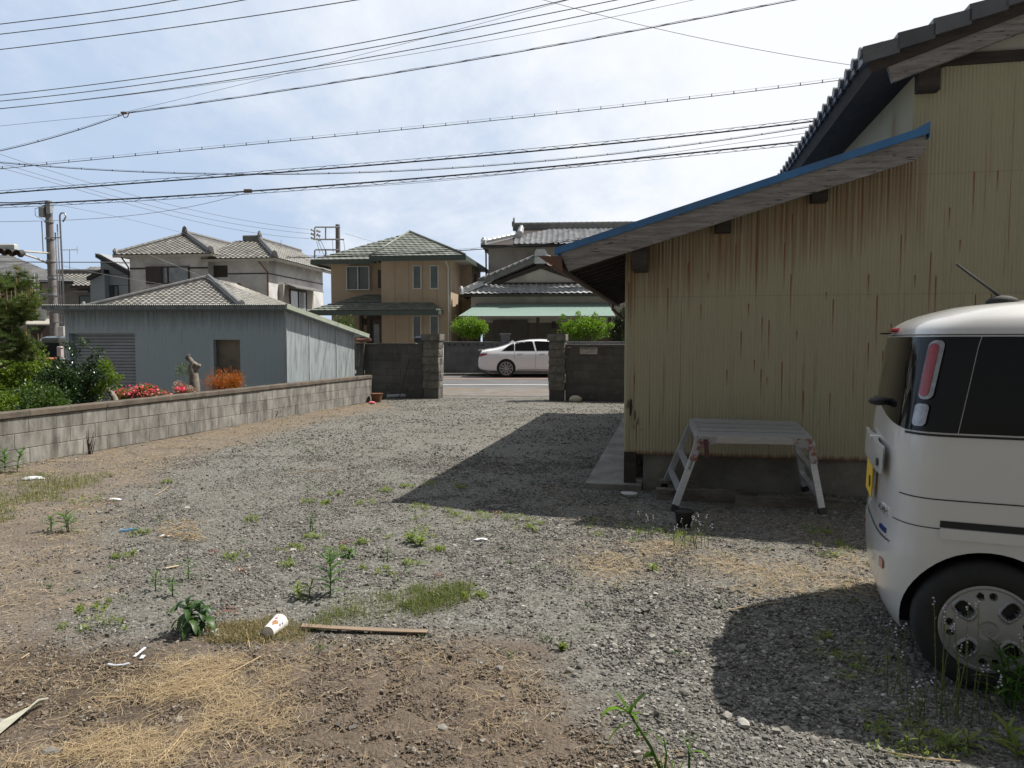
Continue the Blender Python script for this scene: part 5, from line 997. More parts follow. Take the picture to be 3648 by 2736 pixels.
def vp(z, s, side=-1, off=0.0):
    """point on the van's skin at height z, s metres along the ring from the tail's middle"""
    k_ = round(z, 4)
    if k_ not in _rc:
        p = np.array(ringpts(z)); L_ = np.concatenate([[0], np.cumsum(np.hypot(*np.diff(p, axis=0).T))]); _rc[k_] = (p, L_)
    p, L_ = _rc[k_]
    x = np.interp(s, L_, p[:, 0]); y = np.interp(s, L_, p[:, 1]); x2 = np.interp(s + .01, L_, p[:, 0]); y2 = np.interp(s + .01, L_, p[:, 1]); x1 = np.interp(s - .01, L_, p[:, 0]); y1 = np.interp(s - .01, L_, p[:, 1])
    tx, ty = x2 - x1, y2 - y1; l = math.hypot(tx, ty) + 1e-9; nx, ny = -ty / l, tx / l
    return Vector((x + nx * off, (y + ny * off) * -side * -1 if side > 0 else -(y + ny * off), z))
def s_at_x(z, x):
    p = np.array(ringpts(z)); L_ = np.concatenate([[0], np.cumsum(np.hypot(*np.diff(p, axis=0).T))]); return float(np.interp(x, p[:, 0] + np.arange(len(p)) * 1e-7, L_))
zs = [.18, .2, .23, .27, .32, .38, .45, .52, .57, .60, .64, .72, .82, .92, 1.0, 1.06, 1.12, 1.2, 1.3, 1.4, 1.48, 1.52, 1.545, 1.565, 1.585, 1.605, 1.625, 1.64, 1.655, 1.667, 1.677, 1.685, 1.692, 1.698, 1.702, 1.705]
V = []; rings = []
for z in zs:
    h = ringpts(z); r = [(x, -y) for x, y in h] + [(x, y) for x, y in h[-2:0:-1]]; rings.append(len(V)); V += [(x, y, z) for x, y in r]; m_ = len(r)
F = []
for a, b in zip(rings, rings[1:]):
    for i in range(m_): j = (i + 1) % m_; F.append((a + i, a + j, b + j, b + i))
F.append(tuple(reversed(range(rings[0], rings[0] + m_)))); F.append(tuple(range(rings[-1], rings[-1] + m_)))
me = bpy.data.meshes.new('body'); me.from_pydata(V, [], F); me.validate(); me.update()
def cutwheels(me, xs, r, zc, yin, yout, mats, name, parent, sharp=28):
    me.materials.append(mats[0]); me.materials.append(mats[1]); o = bpy.data.objects.new(name, me); COL.objects.link(o)
    mb = MB(); mb.mi = 1
    for x in xs:
        for s in (-1, 1): mb.tube([(x, s * yin, zc), (x, s * yout, zc)], r, 48)
    c = mb.build('cut', [mats[0], mats[1]]); md = o.modifiers.new('b', 'BOOLEAN'); md.object = c; md.operation = 'DIFFERENCE'; md.solver = 'EXACT'; md.material_mode = 'INDEX'
    dg = bpy.context.evaluated_depsgraph_get(); m2 = bpy.data.meshes.new_from_object(o.evaluated_get(dg)); o.modifiers.clear(); o.data = m2; bpy.data.objects.remove(c)
    m2.name = name; m2.polygons.foreach_set('use_smooth', [True] * len(m2.polygons)); m2.set_sharp_from_angle(angle=radians(sharp)); o.parent = parent; return o
vb = cutwheels(me, (0, 2.46), .322, .285, .44, .95, (M_VAN, M_MBK), 'body', van)
def vpatch(name, z0, z1, s0, s1, m, off=.004, side=-1, nz=10, ns=24, rad=0.0, parent=None, thick=.0, zf0=None, zf1=None):
    """a panel lying on the skin; rounded corners of radius rad"""
    g = []; W_, H_ = s1 - s0, z1 - z0; r = rad
    vs = []; fs = []
    for j in range(nz + 1):
        t = j / nz
        zz = z0 + H_ * (t * t * (3 - 2 * t) if r else t); dz = min(zz - z0, z1 - zz); ins = 0
        if r and dz < r: ins = r - sqrt(max(0, r * r - (r - dz) ** 2))
        for i in range(ns + 1):
            s = s0 + ins + (W_ - 2 * ins) * i / ns; zq = zz
            if zf0: zq = zf0(s) + (zf1(s) - zf0(s)) * t
            vs.append(vp(zq, s, side, off))
    n_ = (ns + 1)
    for j in range(nz):
        for i in range(ns): b = j * n_ + i; fs.append((b, b + 1, b + n_ + 1, b + n_) if side < 0 else (b, b + n_, b + n_ + 1, b + 1))
    mb = MB(); mb.add(vs, fs, rv=.5)
    if thick:
        k0 = len(vs); bd = [i for i in range(n_)] + [j * n_ + ns for j in range(1, nz + 1)] + [nz * n_ + i for i in range(ns - 1, -1, -1)] + [j * n_ for j in range(nz - 1, 0, -1)]
        c = [vs[i] for i in bd]; inn = []
        for i in bd: jz, is_ = divmod(i, n_); p = vs[i]; q = Vector((.9, 0, 1.0)); inn.append(p - (p - Vector((p.x + .15 if abs(p.y) < .6 else p.x, 0, p.z))).normalized() * thick)
        L_ = len(c); mb.add(c + inn, [(i, (i + 1) % L_, (i + 1) % L_ + L_, i + L_) for i in range(L_)], rv=.5)
    return mb.build(name, m, parent or van, smooth=True)
GZ0, GZ1 = 1.11, 1.515
zlow = lambda s: GZ0 - .03 + .05 * max(0, min(1, 1 - s / .6)) * 0 + (.0)
sP = .80                                                          # where the lamp pillar ends and the door glass begins
for sd in (-1, 1):
    low = lambda s: 1.045 if s > .75 else 1.045 + .015 * (.75 - s)
    vpatch('tail_glass' if sd < 0 else 'tail_glass', 1.0, GZ1, 0.0, .596, M_VGL, side=sd, off=.003, zf0=lambda s: 1.105 + .06 * (1 - min(1, s / .6)) ** 1.0, zf1=lambda s: GZ1)
    vpatch('lamp_pillar', GZ0, GZ1, .60, .83, M_VBK, side=sd, off=.005, zf0=lambda s: 1.105, zf1=lambda s: GZ1)
    qg = vpatch('rear_side_glass', GZ0, GZ1, .834, 1.72, M_VGL, side=sd, off=.003, zf0=lambda s: 1.105, zf1=lambda s: GZ1)
    vpatch('front_side_glass', GZ0, GZ1, 1.78, 2.75, M_VGL, side=sd, off=.003, zf0=lambda s: 1.105, zf1=lambda s: GZ1 - max(0, s - 2.35) * .95)
    # tail lamp: tall rounded bar with a red core, small clear lamp below
    a = vpatch('tail_lamp', 1.245, 1.50, .655, .713, M_CLR, side=sd, off=.020, rad=.024, nz=18, ns=8, thick=.03)
    vpatch('red_lens', 1.258, 1.487, .659, .695, M_RED, side=sd, off=.024, rad=.016, nz=16, ns=6, parent=a, thick=.012)
    b = vpatch('reversing_lamp', 1.128, 1.225, .650, .708, M_CLR, side=sd, off=.018, rad=.018, nz=12, ns=8, thick=.03)
    vpatch('groove_shade', .699, .728, .80, 2.33, M_MBK, side=sd, off=.0035, nz=3)  # black strip standing for the shadow in the body-coloured groove
    vpatch('body_crease', .652, .697, .80, 2.35, M_VAN, side=sd, off=.012, rad=.012, nz=10, ns=40, thick=.014)
    vpatch('panel_gap', .815, .820, .60, 2.3, M_MBK, side=sd, off=.0035, nz=1, ns=40)
    vpatch('panel_gap', .690, .694, .55, .98, M_MBK, side=sd, off=.0035, nz=1, ns=20)
    vpatch('roof_seam', 1.522, 1.526, 0.0, 2.4, M_MBK, side=sd, off=.0035, nz=1, ns=50)
    vpatch('reflector', .43, .475, .43, .50, M_RED, side=sd, off=.006, rad=.01, nz=8, ns=4, thick=.01)
    for s_ in (1.755,): vpatch('door_gap', .30, 1.51, s_ - .003, s_ + .003, M_MBK, side=sd, off=.0035, nz=30, ns=1)
    vpatch('door_handle', .955, .99, 1.84, 2.0, M_VAN, side=sd, off=.028, rad=.015, nz=8, ns=10, thick=.03)
    vpatch('lower_bumper_line', .575, .582, .0, .55, M_MBK, side=sd, off=.0035, nz=1, ns=20)
    vpatch('window_sill_line', 1.088, 1.098, .60, 2.7, M_MBK, side=sd, off=.0035, nz=1, ns=50)
# raised tail gate garnish with number plate and letters
vpatch('gate_garnish', .87, 1.00, .0, .47, M_VAN, side=-1, off=.035, rad=.03, nz=10, ns=14, thick=.04); vpatch('gate_garnish', .87, 1.00, .0, .47, M_VAN, side=1, off=.035, rad=.03, nz=10, ns=14, thick=.04)
vpatch('gate_button', .90, .935, .36, .40, M_SHUT, side=-1, off=.042, nz=2, ns=2, thick=.01)
pt = vpatch('number_plate', .70, .865, -.0, .165, mat('yellow_plate', (.72, .48, .03), (.66, .44, .03), rough=.5), side=-1, off=.028, nz=2, ns=4, thick=.01)
def on_tail(s, z, off):
    p = vp(z, s, -1, off); q = vp(z, s + .02, -1, off); e = (p - q).normalized(); e.z = 0; up_ = (vp(z + .02, s, -1, off) - p).normalized(); n_ = e.cross(up_); M = Matrix((( e.x, up_.x, n_.x, p.x), (e.y, up_.y, n_.y, p.y), (e.z, up_.z, n_.z, p.z), (0, 0, 0, 1))); return M
text('49', .085, M_MBK, on_tail(.07, .765, .030), van, 'plate_digits')
pt2 = vpatch('number_plate', .70, .865, -.0, .165, bpy.data.materials['yellow_plate'], side=1, off=.028, nz=2, ns=4, thick=.01)
text('SPACIA', .05, M_CHR, on_tail(.40, .70, .004), van, 'badge_letters', .004)
text('HYBRID', .034, mat('blue_badge', (.03, .06, .25), rough=.3), on_tail(.43, .61, .004), van, 'badge_letters', .003)
mb = MB(); c = vp(1.20, .24, -1, .04); mb.ball(c, (.05, .06, .022), seg=12); mb.tube([c, vp(1.19, .22, -1, -.02)], .014, 8); mb.tube([c + Vector((0, 0, 0)), vp(1.19, .05, -1, .03), vp(1.2, .05, 1, .03)], .008, 6); mb.build('rear_wiper', M_MBK, van, smooth=True)
mb = MB(); c = vp(1.55, .0, -1, .012); 
for s in (-.07, .07): pass
mb.box((c.x - .02, -.11, 1.54), (c.x + .05, .11, 1.562), bev=.006); mb.build('stop_lamp', M_RED, van)
mb = MB(); mb.box((c.x - .06, -.02, 1.530), (c.x - .01, .02, 1.538)); mb.build('washer_nozzle', M_MBK, van)
mb = MB(); ab = Vector((.10, -.28, 1.672)); mb.ball(ab, (.07, .04, .035), seg=14); mb.tube([ab + Vector((0, 0, .02)), ab + Vector((-.19, 0, .185))], [.0075, .005], 8); mb.build('antenna', M_MBK, van, smooth=True)
mb = MB(); mb.box((-.15, -.40, .22), (2.5, .40, .55)); mb.build('underbody', M_MBK, van)
# wheel
def van_wheel(x, side):
    r = bpy.data.objects.new('wheel', None); COL.objects.link(r); r.parent = van; r.location = (x, side * .655, .282); r.rotation_euler = (0, 0, 0 if side < 0 else pi)
    n = 56; prof = [(.17, -.045), (.185, -.068), (.215, -.076), (.25, -.070), (.270, -.058), (.2815, -.035), (.2825, 0), (.2815, .035), (.27, .06), (.215, .076), (.17, .05)]
    V = []; F = []
    for i in range(n):
        a = 2 * pi * i / n
        for (rr, yy) in prof: V.append((rr * cos(a), yy, rr * sin(a)))
    L_ = len(prof)
    for i in range(n):
        for j in range(L_ - 1): a = i * L_ + j; b = ((i + 1) % n) * L_ + j; F.append((a, a + 1, b + 1, b))
    mb = MB(); mb.add(V, F); mb.build('tyre', M_TYRE, r, smooth=True, sharp=50)
    # hub cap as a shallow dish with holes: polar height grid
    nr, na = 34, 144; V = []; F = []; fm = []
    def slot(px, py):
        for q in range(4):
            a = pi / 4 + q * pi / 2 + .06; cx_, cy_ = .118 * cos(a), .118 * sin(a); dx, dy = px - cx_, py - cy_; u = dx * cos(a) + dy * sin(a); w = -dx * sin(a) + dy * cos(a)
            e = ((abs(u) / .033) ** 3 + (abs(w) / .025) ** 3) ** (1 / 3); 
            if e < 2.0: return e
        return 9
    def small(px, py):
        for q in range(4):
            for da in (-.16, .16):
                a = q * pi / 2 + da + .06; d = math.hypot(px - .142 * cos(a), py - .142 * sin(a))
                if d < .0125: return d / .0125
        return 9
    for i in range(nr + 1):
        rr = .186 * i / nr
        for j in range(na):
            a = 2 * pi * j / na; px, py = rr * cos(a), rr * sin(a); h = .022 * (1 - (rr / .186) ** 2) + (.006 if rr > .172 else 0)
            e = slot(px, py)
            if e < 1.0: h -= .028
            elif e < 1.5: h += .009 * sin((e - 1) / .5 * pi)
            if small(px, py) < 1: h -= .02
            if rr < .034: h -= .003
            V.append((px, -.066 - h, py))
    for i in range(nr):
        for j in range(na): a = i * na + j; b = i * na + (j + 1) % na; F.append((a, b, b + na, a + na))
    fm = []
    for f in F:
        cx_ = sum(V[q][0] for q in f) / 4; cy_ = sum(V[q][2] for q in f) / 4; fm.append(1 if (slot(cx_, cy_) < 1.0 or small(cx_, cy_) < 1) else 0)
    me = bpy.data.meshes.new('hubcap'); me.from_pydata(V, [], F); me.update(); me.materials.append(M_HUB); me.materials.append(M_MBK); me.polygons.foreach_set('material_index', fm); hc = bpy.data.objects.new('hubcap', me); COL.objects.link(hc); hc.parent = r; me.polygons.foreach_set('use_smooth', [True] * len(me.polygons)); me.set_sharp_from_angle(angle=radians(38))
    mb = MB(); s = .0265; P = [(-.9, .25), (0, 1), (.9, .35), (.62, .10), (.05, .55), (-.35, .25), (.75, -.45), (0, -1), (-.9, -.35), (-.62, -.10), (-.05, -.55), (.35, -.25)]
    mb.prism([(x * s, -.0885, y * s) for x, y in (P[0], P[1], P[2], P[3], P[4], P[5])], (0, .003, 0)); mb.prism([(x * s, -.0885, y * s) for x, y in (P[6], P[7], P[8], P[9], P[10], P[11])], (0, .003, 0)); mb.prism([(x * s, -.0885, y * s) for x, y in (P[0], P[5], P[6], P[11])], (0, .003, 0))
    mb.build('emblem', M_HUB, r)
    mb = MB(); mb.tube([(0, -.04, 0), (0, .05, 0)], .168, 24); mb.build('rim', M_MBK, r)
for x in (0, 2.46):
    for sd in (-1, 1): van_wheel(x, sd)
# ================================================================== WHITE SEDAN across the road
M_SED = mat('white_sedan_paint', (.80, .81, .83), (.78, .79, .81), scale=3, rough=.22, coat=.8)
CS = 1.045
sp = Vector((atY(1702, 1340, 29.62).x, 30.55, .025)); sed = thing('white_sedan', 'white four door sedan seen from the side through the gate', 'car', sp, 0)
ZT = [(0, .62), (.03, .88), (.10, 1.01), (.30, 1.075), (.65, 1.12), (.95, 1.20), (1.25, 1.305), (1.6, 1.395), (2.0, 1.45), (2.4, 1.465), (2.8, 1.45), (3.2, 1.36), (3.6, 1.16), (3.8, 1.05), (4.3, .98), (4.7, .86), (4.88, .62), (4.91, .55)]
ZB_T = [(0, .42), (.06, .30), (.3, .24), (.8, .22), (4.3, .20), (4.7, .22), (4.91, .36)]
WX = [(0, .55), (.04, .70), (.15, .81), (.4, .875), (.9, .90), (3.9, .90), (4.4, .86), (4.75, .72), (4.91, .5)]
def s_hw(x, z):
    zt = smt(ZT, x, .06); w = smt(WX, x, .03); g = lerp_tab([(.2, .955), (.32, .985), (.5, .99), (.72, 1.0), (.86, .985), (.93, .955), (.98, .925), (1.35, .72), (1.5, .66)], z)
    r = .10 if zt > 1.15 else .09; d = max(0, zt - z); e = 1.0 if d > r else sqrt(max(0, 1 - ((r - d) / r) ** 2)) ** .8; 
    zb = smt(ZB_T, x, .04); db = max(0, z - zb); e2 = 1 if db > .06 else .93 + .07 * sqrt(max(0, 1 - ((.06 - db) / .06) ** 2)); return w * g * e * e2
NS = 90; V = []; F = []; tt = [0, .03, .08, .15, .25, .36, .48, .58, .66, .72, .77, .82, .865, .90, .93, .955, .975, .99, .998, 1.0]; M_ = len(tt)
for i in range(NS + 1):
    x = 4.91 * i / NS; zt = smt(ZT, x, .06); zb = smt(ZB_T, x, .04); col = [(x, -s_hw(x, zb + (zt - zb) * t) if t < 1 else 0, zb + (zt - zb) * t) for t in tt]; col2 = [(a, -b, c) for a, b, c in reversed(col[:-1])]; V += col + col2
R2 = 2 * M_ - 1
for i in range(NS):
    for j in range(R2): a = i * R2 + j; b = i * R2 + (j + 1) % R2; F.append((a, a + R2, b + R2, b))
F.append(tuple(range(R2))); F.append(tuple(reversed(range(NS * R2, NS * R2 + R2))))
me = bpy.data.meshes.new('body'); me.from_pydata(V, [], F); me.validate(); me.update(); me.transform(Matrix.Scale(CS, 4)); 
bm = bmesh.new(); bm.from_mesh(me); bmesh.ops.recalc_face_normals(bm, faces=bm.faces); bm.to_mesh(me); bm.free()
cutwheels(me, (1.09 * CS, 4.01 * CS), .365 * CS, .335 * CS, .55, 1.2, (M_SED, M_MBK), 'body', sed, 40)
def spatch(name, poly, m, off=.004, sides=(-1, 1), n=26, par=None):
    for sd in sides:
        xs_ = [p[0] for p in poly]; zs_ = [p[1] for p in poly]; bm = clip_grid(poly, frange(min(xs_), max(xs_), n), frange(min(zs_), max(zs_), 12))
        for v in bm.verts: x, z = v.co.x, v.co.y; v.co = Vector((x, sd * (s_hw(x, z) + off), z)) * CS
        me = bpy.data.meshes.new(name); bm.to_mesh(me); bm.free(); link(name, me, m, par or sed, smooth=True)
spatch('rear_quarter_glass', [(.92, 1.0), (1.40, 1.0), (1.40, 1.31), (1.22, 1.235)], M_VGL)
spatch('rear_door_glass', [(1.43, 1.0), (2.20, 1.0), (2.10, 1.385), (1.75, 1.365), (1.43, 1.325)], M_VGL)
spatch('front_door_glass', [(2.26, 1.0), (3.45, 1.02), (3.2, 1.20), (2.75, 1.36), (2.17, 1.385)], M_VGL)
spatch('window_trim', [(.88, .982), (3.45, .99), (3.45, 1.0), (.90, .995)], M_CHR, off=.007)
spatch('tail_lamp', [(.015, .80), (.10, .775), (.36, .86), (.34, .905), (.03, .90)], M_RED, off=.006)
spatch('door_gap', [(2.205, .36), (2.212, .36), (2.235, .98), (2.228, .98)], M_MBK, off=.002, n=4); spatch('door_gap', [(1.42, .70), (1.427, .70), (1.407, .98), (1.40, .98)], M_MBK, off=.002, n=4)
spatch('door_handle', [(1.50, .845), (1.72, .86), (1.72, .895), (1.50, .88)], M_CHR, off=.02); spatch('door_handle', [(2.36, .845), (2.58, .86), (2.58, .895), (2.36, .88)], M_CHR, off=.02)
spatch('sill_trim', [(1.5, .255), (3.6, .25), (3.6, .30), (1.5, .305)], M_STEEL, off=.012)
mb = MB(); mb.box((.05, -.55, 1.30), (.14, .55, 1.32)); 
me_ = MB(); me_.prism([(x * CS, 0, z * CS) for x, z in ((1.18, 1.285), (1.42, 1.345), (1.36, 1.40), (1.30, 1.39))], (0, .04, 0)); me_.build('roof_fin', M_SED, sed)
mb = MB(); mb.prism([(-.0 * CS, -.62, 1.035 * CS), (.16 * CS, -.62, 1.045 * CS), (.16 * CS, -.62, 1.02 * CS), (.02, -.62, 1.01 * CS)], (0, 1.24, 0)); mb.build('boot_spoiler', M_SED, sed)
def sed_wheel(x, sd):
    r = bpy.data.objects.new('wheel', None); COL.objects.link(r); r.parent = sed; r.location = (x * CS, sd * .80 * CS, .33 * CS); r.rotation_euler = (0, 0, 0 if sd < 0 else pi)
    mb = MB(); n = 40; prof = [(.25, -.05), (.26, -.1), (.32, -.105), (.335, -.08), (.335, .08), (.32, .1), (.25, .09)]; V = []; F = []
    for i in range(n):
        a = 2 * pi * i / n; V += [(q * cos(a) * CS, y, q * sin(a) * CS) for q, y in prof]
    L_ = len(prof)
    for i in range(n):
        for j in range(L_ - 1): a = i * L_ + j; b = ((i + 1) % n) * L_ + j; F.append((a, a + 1, b + 1, b))
    mb.add(V, F); mb.build('tyre', M_TYRE, r, smooth=True, sharp=40)
    mb = MB(); mb.tube([(0, -.03, 0), (0, .03, 0)], .25 * CS, 30); mb.build('wheel_well', M_MBK, r)
    mb = MB(); 
    for i in range(10):
        a = 2 * pi * i / 10; 
        for dd in (-.11, .11): mb.beam((.05 * cos(a), -.085, .05 * sin(a)), (.25 * cos(a + dd) * CS, -.08, .25 * sin(a + dd) * CS), .024, .02, up=(0, 1, 0))
    for i in range(30): a = 2 * pi * i / 30; b = 2 * pi * (i + 1) / 30; mb.beam((.245 * CS * cos(a), -.09, .245 * CS * sin(a)), (.245 * CS * cos(b), -.09, .245 * CS * sin(b)), .022, .03, up=(0, 1, 0))
    mb.tube([(0, -.1, 0), (0, -.05, 0)], .06, 16); mb.build('rim', mat('sedan_alloy', (.45, .45, .46), rough=.3, metal=.6) if 'sedan_alloy' not in bpy.data.materials else bpy.data.materials['sedan_alloy'], r)
for x in (1.09, 4.01):
    for sd in (-1, 1): sed_wheel(x, sd)
# ================================================================== PLANTS
def leafcloud(name, C, n, size, m, parent=None, seed=1, up=.35, aspect=.45, fold=.25, outward=None, world=False, droop=0.0, curl=0.0, bright=None):
    """n little folded leaves around the points C (k,3) with spread given per point in C[:,3]"""
    rng = np.random.default_rng(seed); C = np.asarray(C, float); k = rng.integers(0, len(C), n)
    d = rng.normal(0, 1, (n, 3)); d /= np.linalg.norm(d, axis=1)[:, None]; r = rng.uniform(0, 1, n) ** (1 / 2.2)
    P = C[k, :3] + d * (r * C[k, 3])[:, None]
    ax = d * .6 + rng.normal(0, .6, (n, 3)); ax[:, 2] += up - droop; ax /= np.linalg.norm(ax, axis=1)[:, None]
    sd_ = np.cross(ax, rng.normal(0, 1, (n, 3))); sd_ /= np.linalg.norm(sd_, axis=1)[:, None]; nr = np.cross(sd_, ax)
    L = size * rng.uniform(.55, 1.35, n)[:, None]; Wd = L * aspect * .5
    p0 = P; p1 = P + ax * L * .45 + sd_ * Wd + nr * Wd * fold; p2 = P + ax * L - nr * L * curl; p3 = P + ax * L * .45 - sd_ * Wd + nr * Wd * fold
    V = np.stack([p0, p1, p2, p3], 1).reshape(-1, 3); b = (np.arange(n) * 4)[:, None]
    F = np.concatenate([b + np.array([0, 1, 2]), b + np.array([0, 2, 3])]); rn = rng.uniform(0, 1, n)
    if bright is not None: rn = np.clip(rn * .6 + bright(P) * .5, 0, 1)
    return np_mesh(name, V, F, m, rnd=np.concatenate([rn, rn]), parent=parent, world=world)
def clumps(c, r, n, cr, seed, shell=.55, zmin=None):
    rng = np.random.default_rng(seed); out = []
    while len(out) < n:
        d = rng.normal(0, 1, 3); d /= np.linalg.norm(d); q = shell + (1 - shell) * rng.uniform(0, 1); p = np.array(c) + d * np.array(r) * q
        if zmin is not None and p[2] < zmin: continue
        out.append([*p, cr * rng.uniform(.6, 1.35)])
    return np.array(out)
def limbs(mb, base, targets, r0, bend=.25, seed=1):
    rng = random.Random(seed); base = Vector(base)
    for t in targets:
        t = Vector(t); mid = base.lerp(t, .5) + Vector((rng.uniform(-1, 1), rng.uniform(-1, 1), rng.uniform(-.3, .6))) * bend * (t - base).length * .5
        pts = [base.lerp(mid, .0), base.lerp(mid, .6) + Vector((0, 0, .02)), mid, mid.lerp(t, .5), t]; mb.tube(pts, [r0, r0 * .8, r0 * .6, r0 * .42, r0 * .16], 6)
M_BARK = mat('bark', (.12, .095, .075), (.07, .055, .045), scale=12, rough=.95, bump=.6, bscale=50)
M_GBARK = mat('grey_bark', (.26, .235, .20), (.14, .12, .10), scale=10, rough=.95, bump=.7, bscale=40)
L_DARK = leafmat('dark_glossy_leaves', (.012, .028, .010), (.030, .065, .018), (.07, .115, .035), rough=.28, tr=.15)
L_YEL = leafmat('yellow_green_leaves', (.045, .085, .010), (.12, .19, .018), (.22, .28, .03), tr=.4)
L_MID = leafmat('mid_green_leaves', (.025, .055, .012), (.06, .115, .022), (.12, .18, .04), tr=.35)
L_BUSH = leafmat('bright_hedge_leaves', (.05, .11, .010), (.13, .24, .02), (.26, .38, .05), rough=.35, tr=.45)
L_PINE = leafmat('pine_needles', (.03, .055, .014), (.08, .125, .026), (.20, .25, .05), rough=.5, tr=.2)
L_CAND = leafmat('pine_candles', (.30, .20, .10), (.42, .30, .16), (.5, .4, .22), tr=.1)
L_PINK = leafmat('pink_petals', (.70, .06, .15), (.80, .13, .24), (.85, .35, .42), tr=.3)
L_FADE = leafmat('faded_azalea', (.25, .16, .13), (.38, .27, .21), (.5, .36, .30), tr=.2)
L_REDN = leafmat('red_orange_leaves', (.36, .025, .012), (.36, .12, .02), (.30, .25, .04), tr=.4)
L_AZ = leafmat('azalea_leaves', (.05, .09, .012), (.11, .17, .025), (.19, .25, .05), tr=.35)
L_GRASS = leafmat('grass_blades', (.06, .09, .02), (.13, .165, .04), (.26, .25, .10), tr=.35)
L_STRAW = leafmat('dry_straw', (.26, .19, .11), (.42, .32, .19), (.58, .47, .30), rough=.7, tr=.2)
L_WEED = leafmat('weed_leaves', (.035, .085, .014), (.075, .16, .025), (.13, .24, .05), rough=.5, tr=.4)
L_LIME = leafmat('lime_weed', (.09, .14, .02), (.17, .23, .035), (.28, .33, .07), rough=.5, tr=.4)
GZ_ = -.38
def bush(name, u, v, Y, w, h, label, m, n, leaf, seed, cat='shrub', stemm=M_BARK, zc=None, ncl=40, cr=.2, group=None, d=None, up=.35, aspect=.5, ground=None, bright=None):
    c = atY(u, v, Y); g = groundz(c.x, Y) if ground is None else ground; r = thing(name, label, cat, (c.x, Y, g), 0, group)
    cl = clumps((c.x, Y, c.z), (w / 2 - cr * .6, (d or w) / 2 - cr * .6, h / 2 - cr * .6), ncl, cr, seed); 
    mb = MB(); limbs(mb, (c.x, Y, g - .03), [tuple(q[:3]) for q in cl[::max(1, ncl // 14)]], .035 * max(.6, h), seed=seed); mb.build('trunk', stemm, r, world=True, smooth=True)
    leafcloud('crown', cl, n, leaf, m, r, seed, up=up, aspect=aspect, world=True, bright=bright); return r, cl
# garden behind the low wall
bush('yellow_green_shrub', 70, 1330, 11.4, 1.15, .95, 'yellow green loose leafed shrub below the pine, left of the dark bush', L_YEL, 5200, .062, 11, ncl=50, cr=.17)
bush('lime_shrub', -20, 1455, 9.6, .62, .55, 'small lime green shrub at the picture edge right behind the block wall', L_YEL, 1800, .05, 12, ncl=20, cr=.13)
bush('broadleaf_shrub', 120, 1440, 10.2, 1.0, .6, 'low mid green shrub between the lime shrub and the dark bush', L_MID, 3200, .055, 14, ncl=26, cr=.16)
r, cl = bush('dark_leaf_bush', 262, 1378, 11.2, 1.12, .90, 'rounded dark glossy leaved bush with twisted stems behind the block wall', L_DARK, 9000, .05, 13, ncl=70, cr=.15, stemm=M_GBARK)
tw = []
for (u, v) in ((245, 1235), (300, 1225), (350, 1255), (265, 1265), (330, 1285), (215, 1290)): p = atY(u, v, 11.2); tw.append([p.x, p.y, p.z, .085])
leafcloud('top_shoots', np.array(tw), 520, .045, L_DARK, r, 33, world=True)
tw = []
for (u, v) in ((375, 1310), (395, 1345), (415, 1352), (370, 1380), (380, 1300), (352, 1400)): p = atY(u, v, 11.1); tw.append([p.x, p.y, p.z, .10])
leafcloud('light_shoots', np.array(tw), 800, .05, L_YEL, r, 34, world=True)
# pine
pc = atY(-40, 1150, 10.6); pine = thing('pine_tree', 'garden pine with cloud shaped needle pads and pale upright candles at the left edge', 'tree', (pc.x, 10.6, groundz(pc.x, 10.6)), 0)
pads = [(40, 1020, .34, .20), (90, 1085, .22, .12), (-10, 1105, .34, .16), (55, 1130, .26, .14), (30, 1205, .30, .17), (90, 1240, .16, .13), (-60, 1000, .4, .22), (-90, 1180, .5, .25), (-160, 1080, .5, .3), (60, 1275, .2, .1)]
mb = MB(); base = Vector((pc.x - .15, 10.7, groundz(pc.x, 10.6) - .05)); mb.tube([base, base + Vector((.1, 0, .7)), base + Vector((-.05, .05, 1.3)), base + Vector((.1, 0, 2.0)), base + Vector((.0, 0, 2.6))], [.11, .09, .075, .05, .02], 10)
cs = []; nd = []; cds = []; rng = np.random.default_rng(5)
for (u, v, rx, rz) in pads:
    p = atY(u, v, 10.6 + rng.uniform(-.2, .25)); limbs(mb, base + Vector((.03, 0, max(.5, p.z - base.z - .25))), [p - Vector((0, 0, rz * .4))], .03, seed=int(u + 500))
    for i in range(int(85 * rx / .3)):
        q = np.array(p) + rng.normal(0, 1, 3) * np.array([rx * .5, rx * .5, rz * .45]); nd.append(q)
        if rng.uniform() < .35 and q[2] > p.z - .02: cds.append(q)
mb.build('trunk', M_BARK, pine, world=True, smooth=True)
nd = np.array(nd); K = 95; n = len(nd) * K; c = np.repeat(nd, K, 0); d = rng.normal(0, 1, (n, 3)); d[:, 2] = np.abs(d[:, 2]) * .9 + .1; d /= np.linalg.norm(d, axis=1)[:, None]; s = np.cross(d, rng.normal(0, 1, (n, 3))); s /= np.linalg.norm(s, axis=1)[:, None]
L = rng.uniform(.06, .12, n)[:, None]; V = np.stack([c - s * .0021, c + s * .0021, c + d * L], 1).reshape(-1, 3); np_mesh('needles', V, np.arange(n * 3).reshape(-1, 3), L_PINE, rnd=np.clip(np.repeat(rng.uniform(0, 1, len(nd)), K) * .7 + rng.uniform(0, .3, n), 0, 1), parent=pine, world=True)
for q in cds[:95]: mb = MB(); q = Vector(q); h = random.uniform(.10, .22); mb.tube([q + Vector((0, 0, .03)), q + Vector((random.uniform(-.015, .015), 0, .03 + h))], [.006, .003], 5); mb.build('candle', L_CAND, pine, world=True)
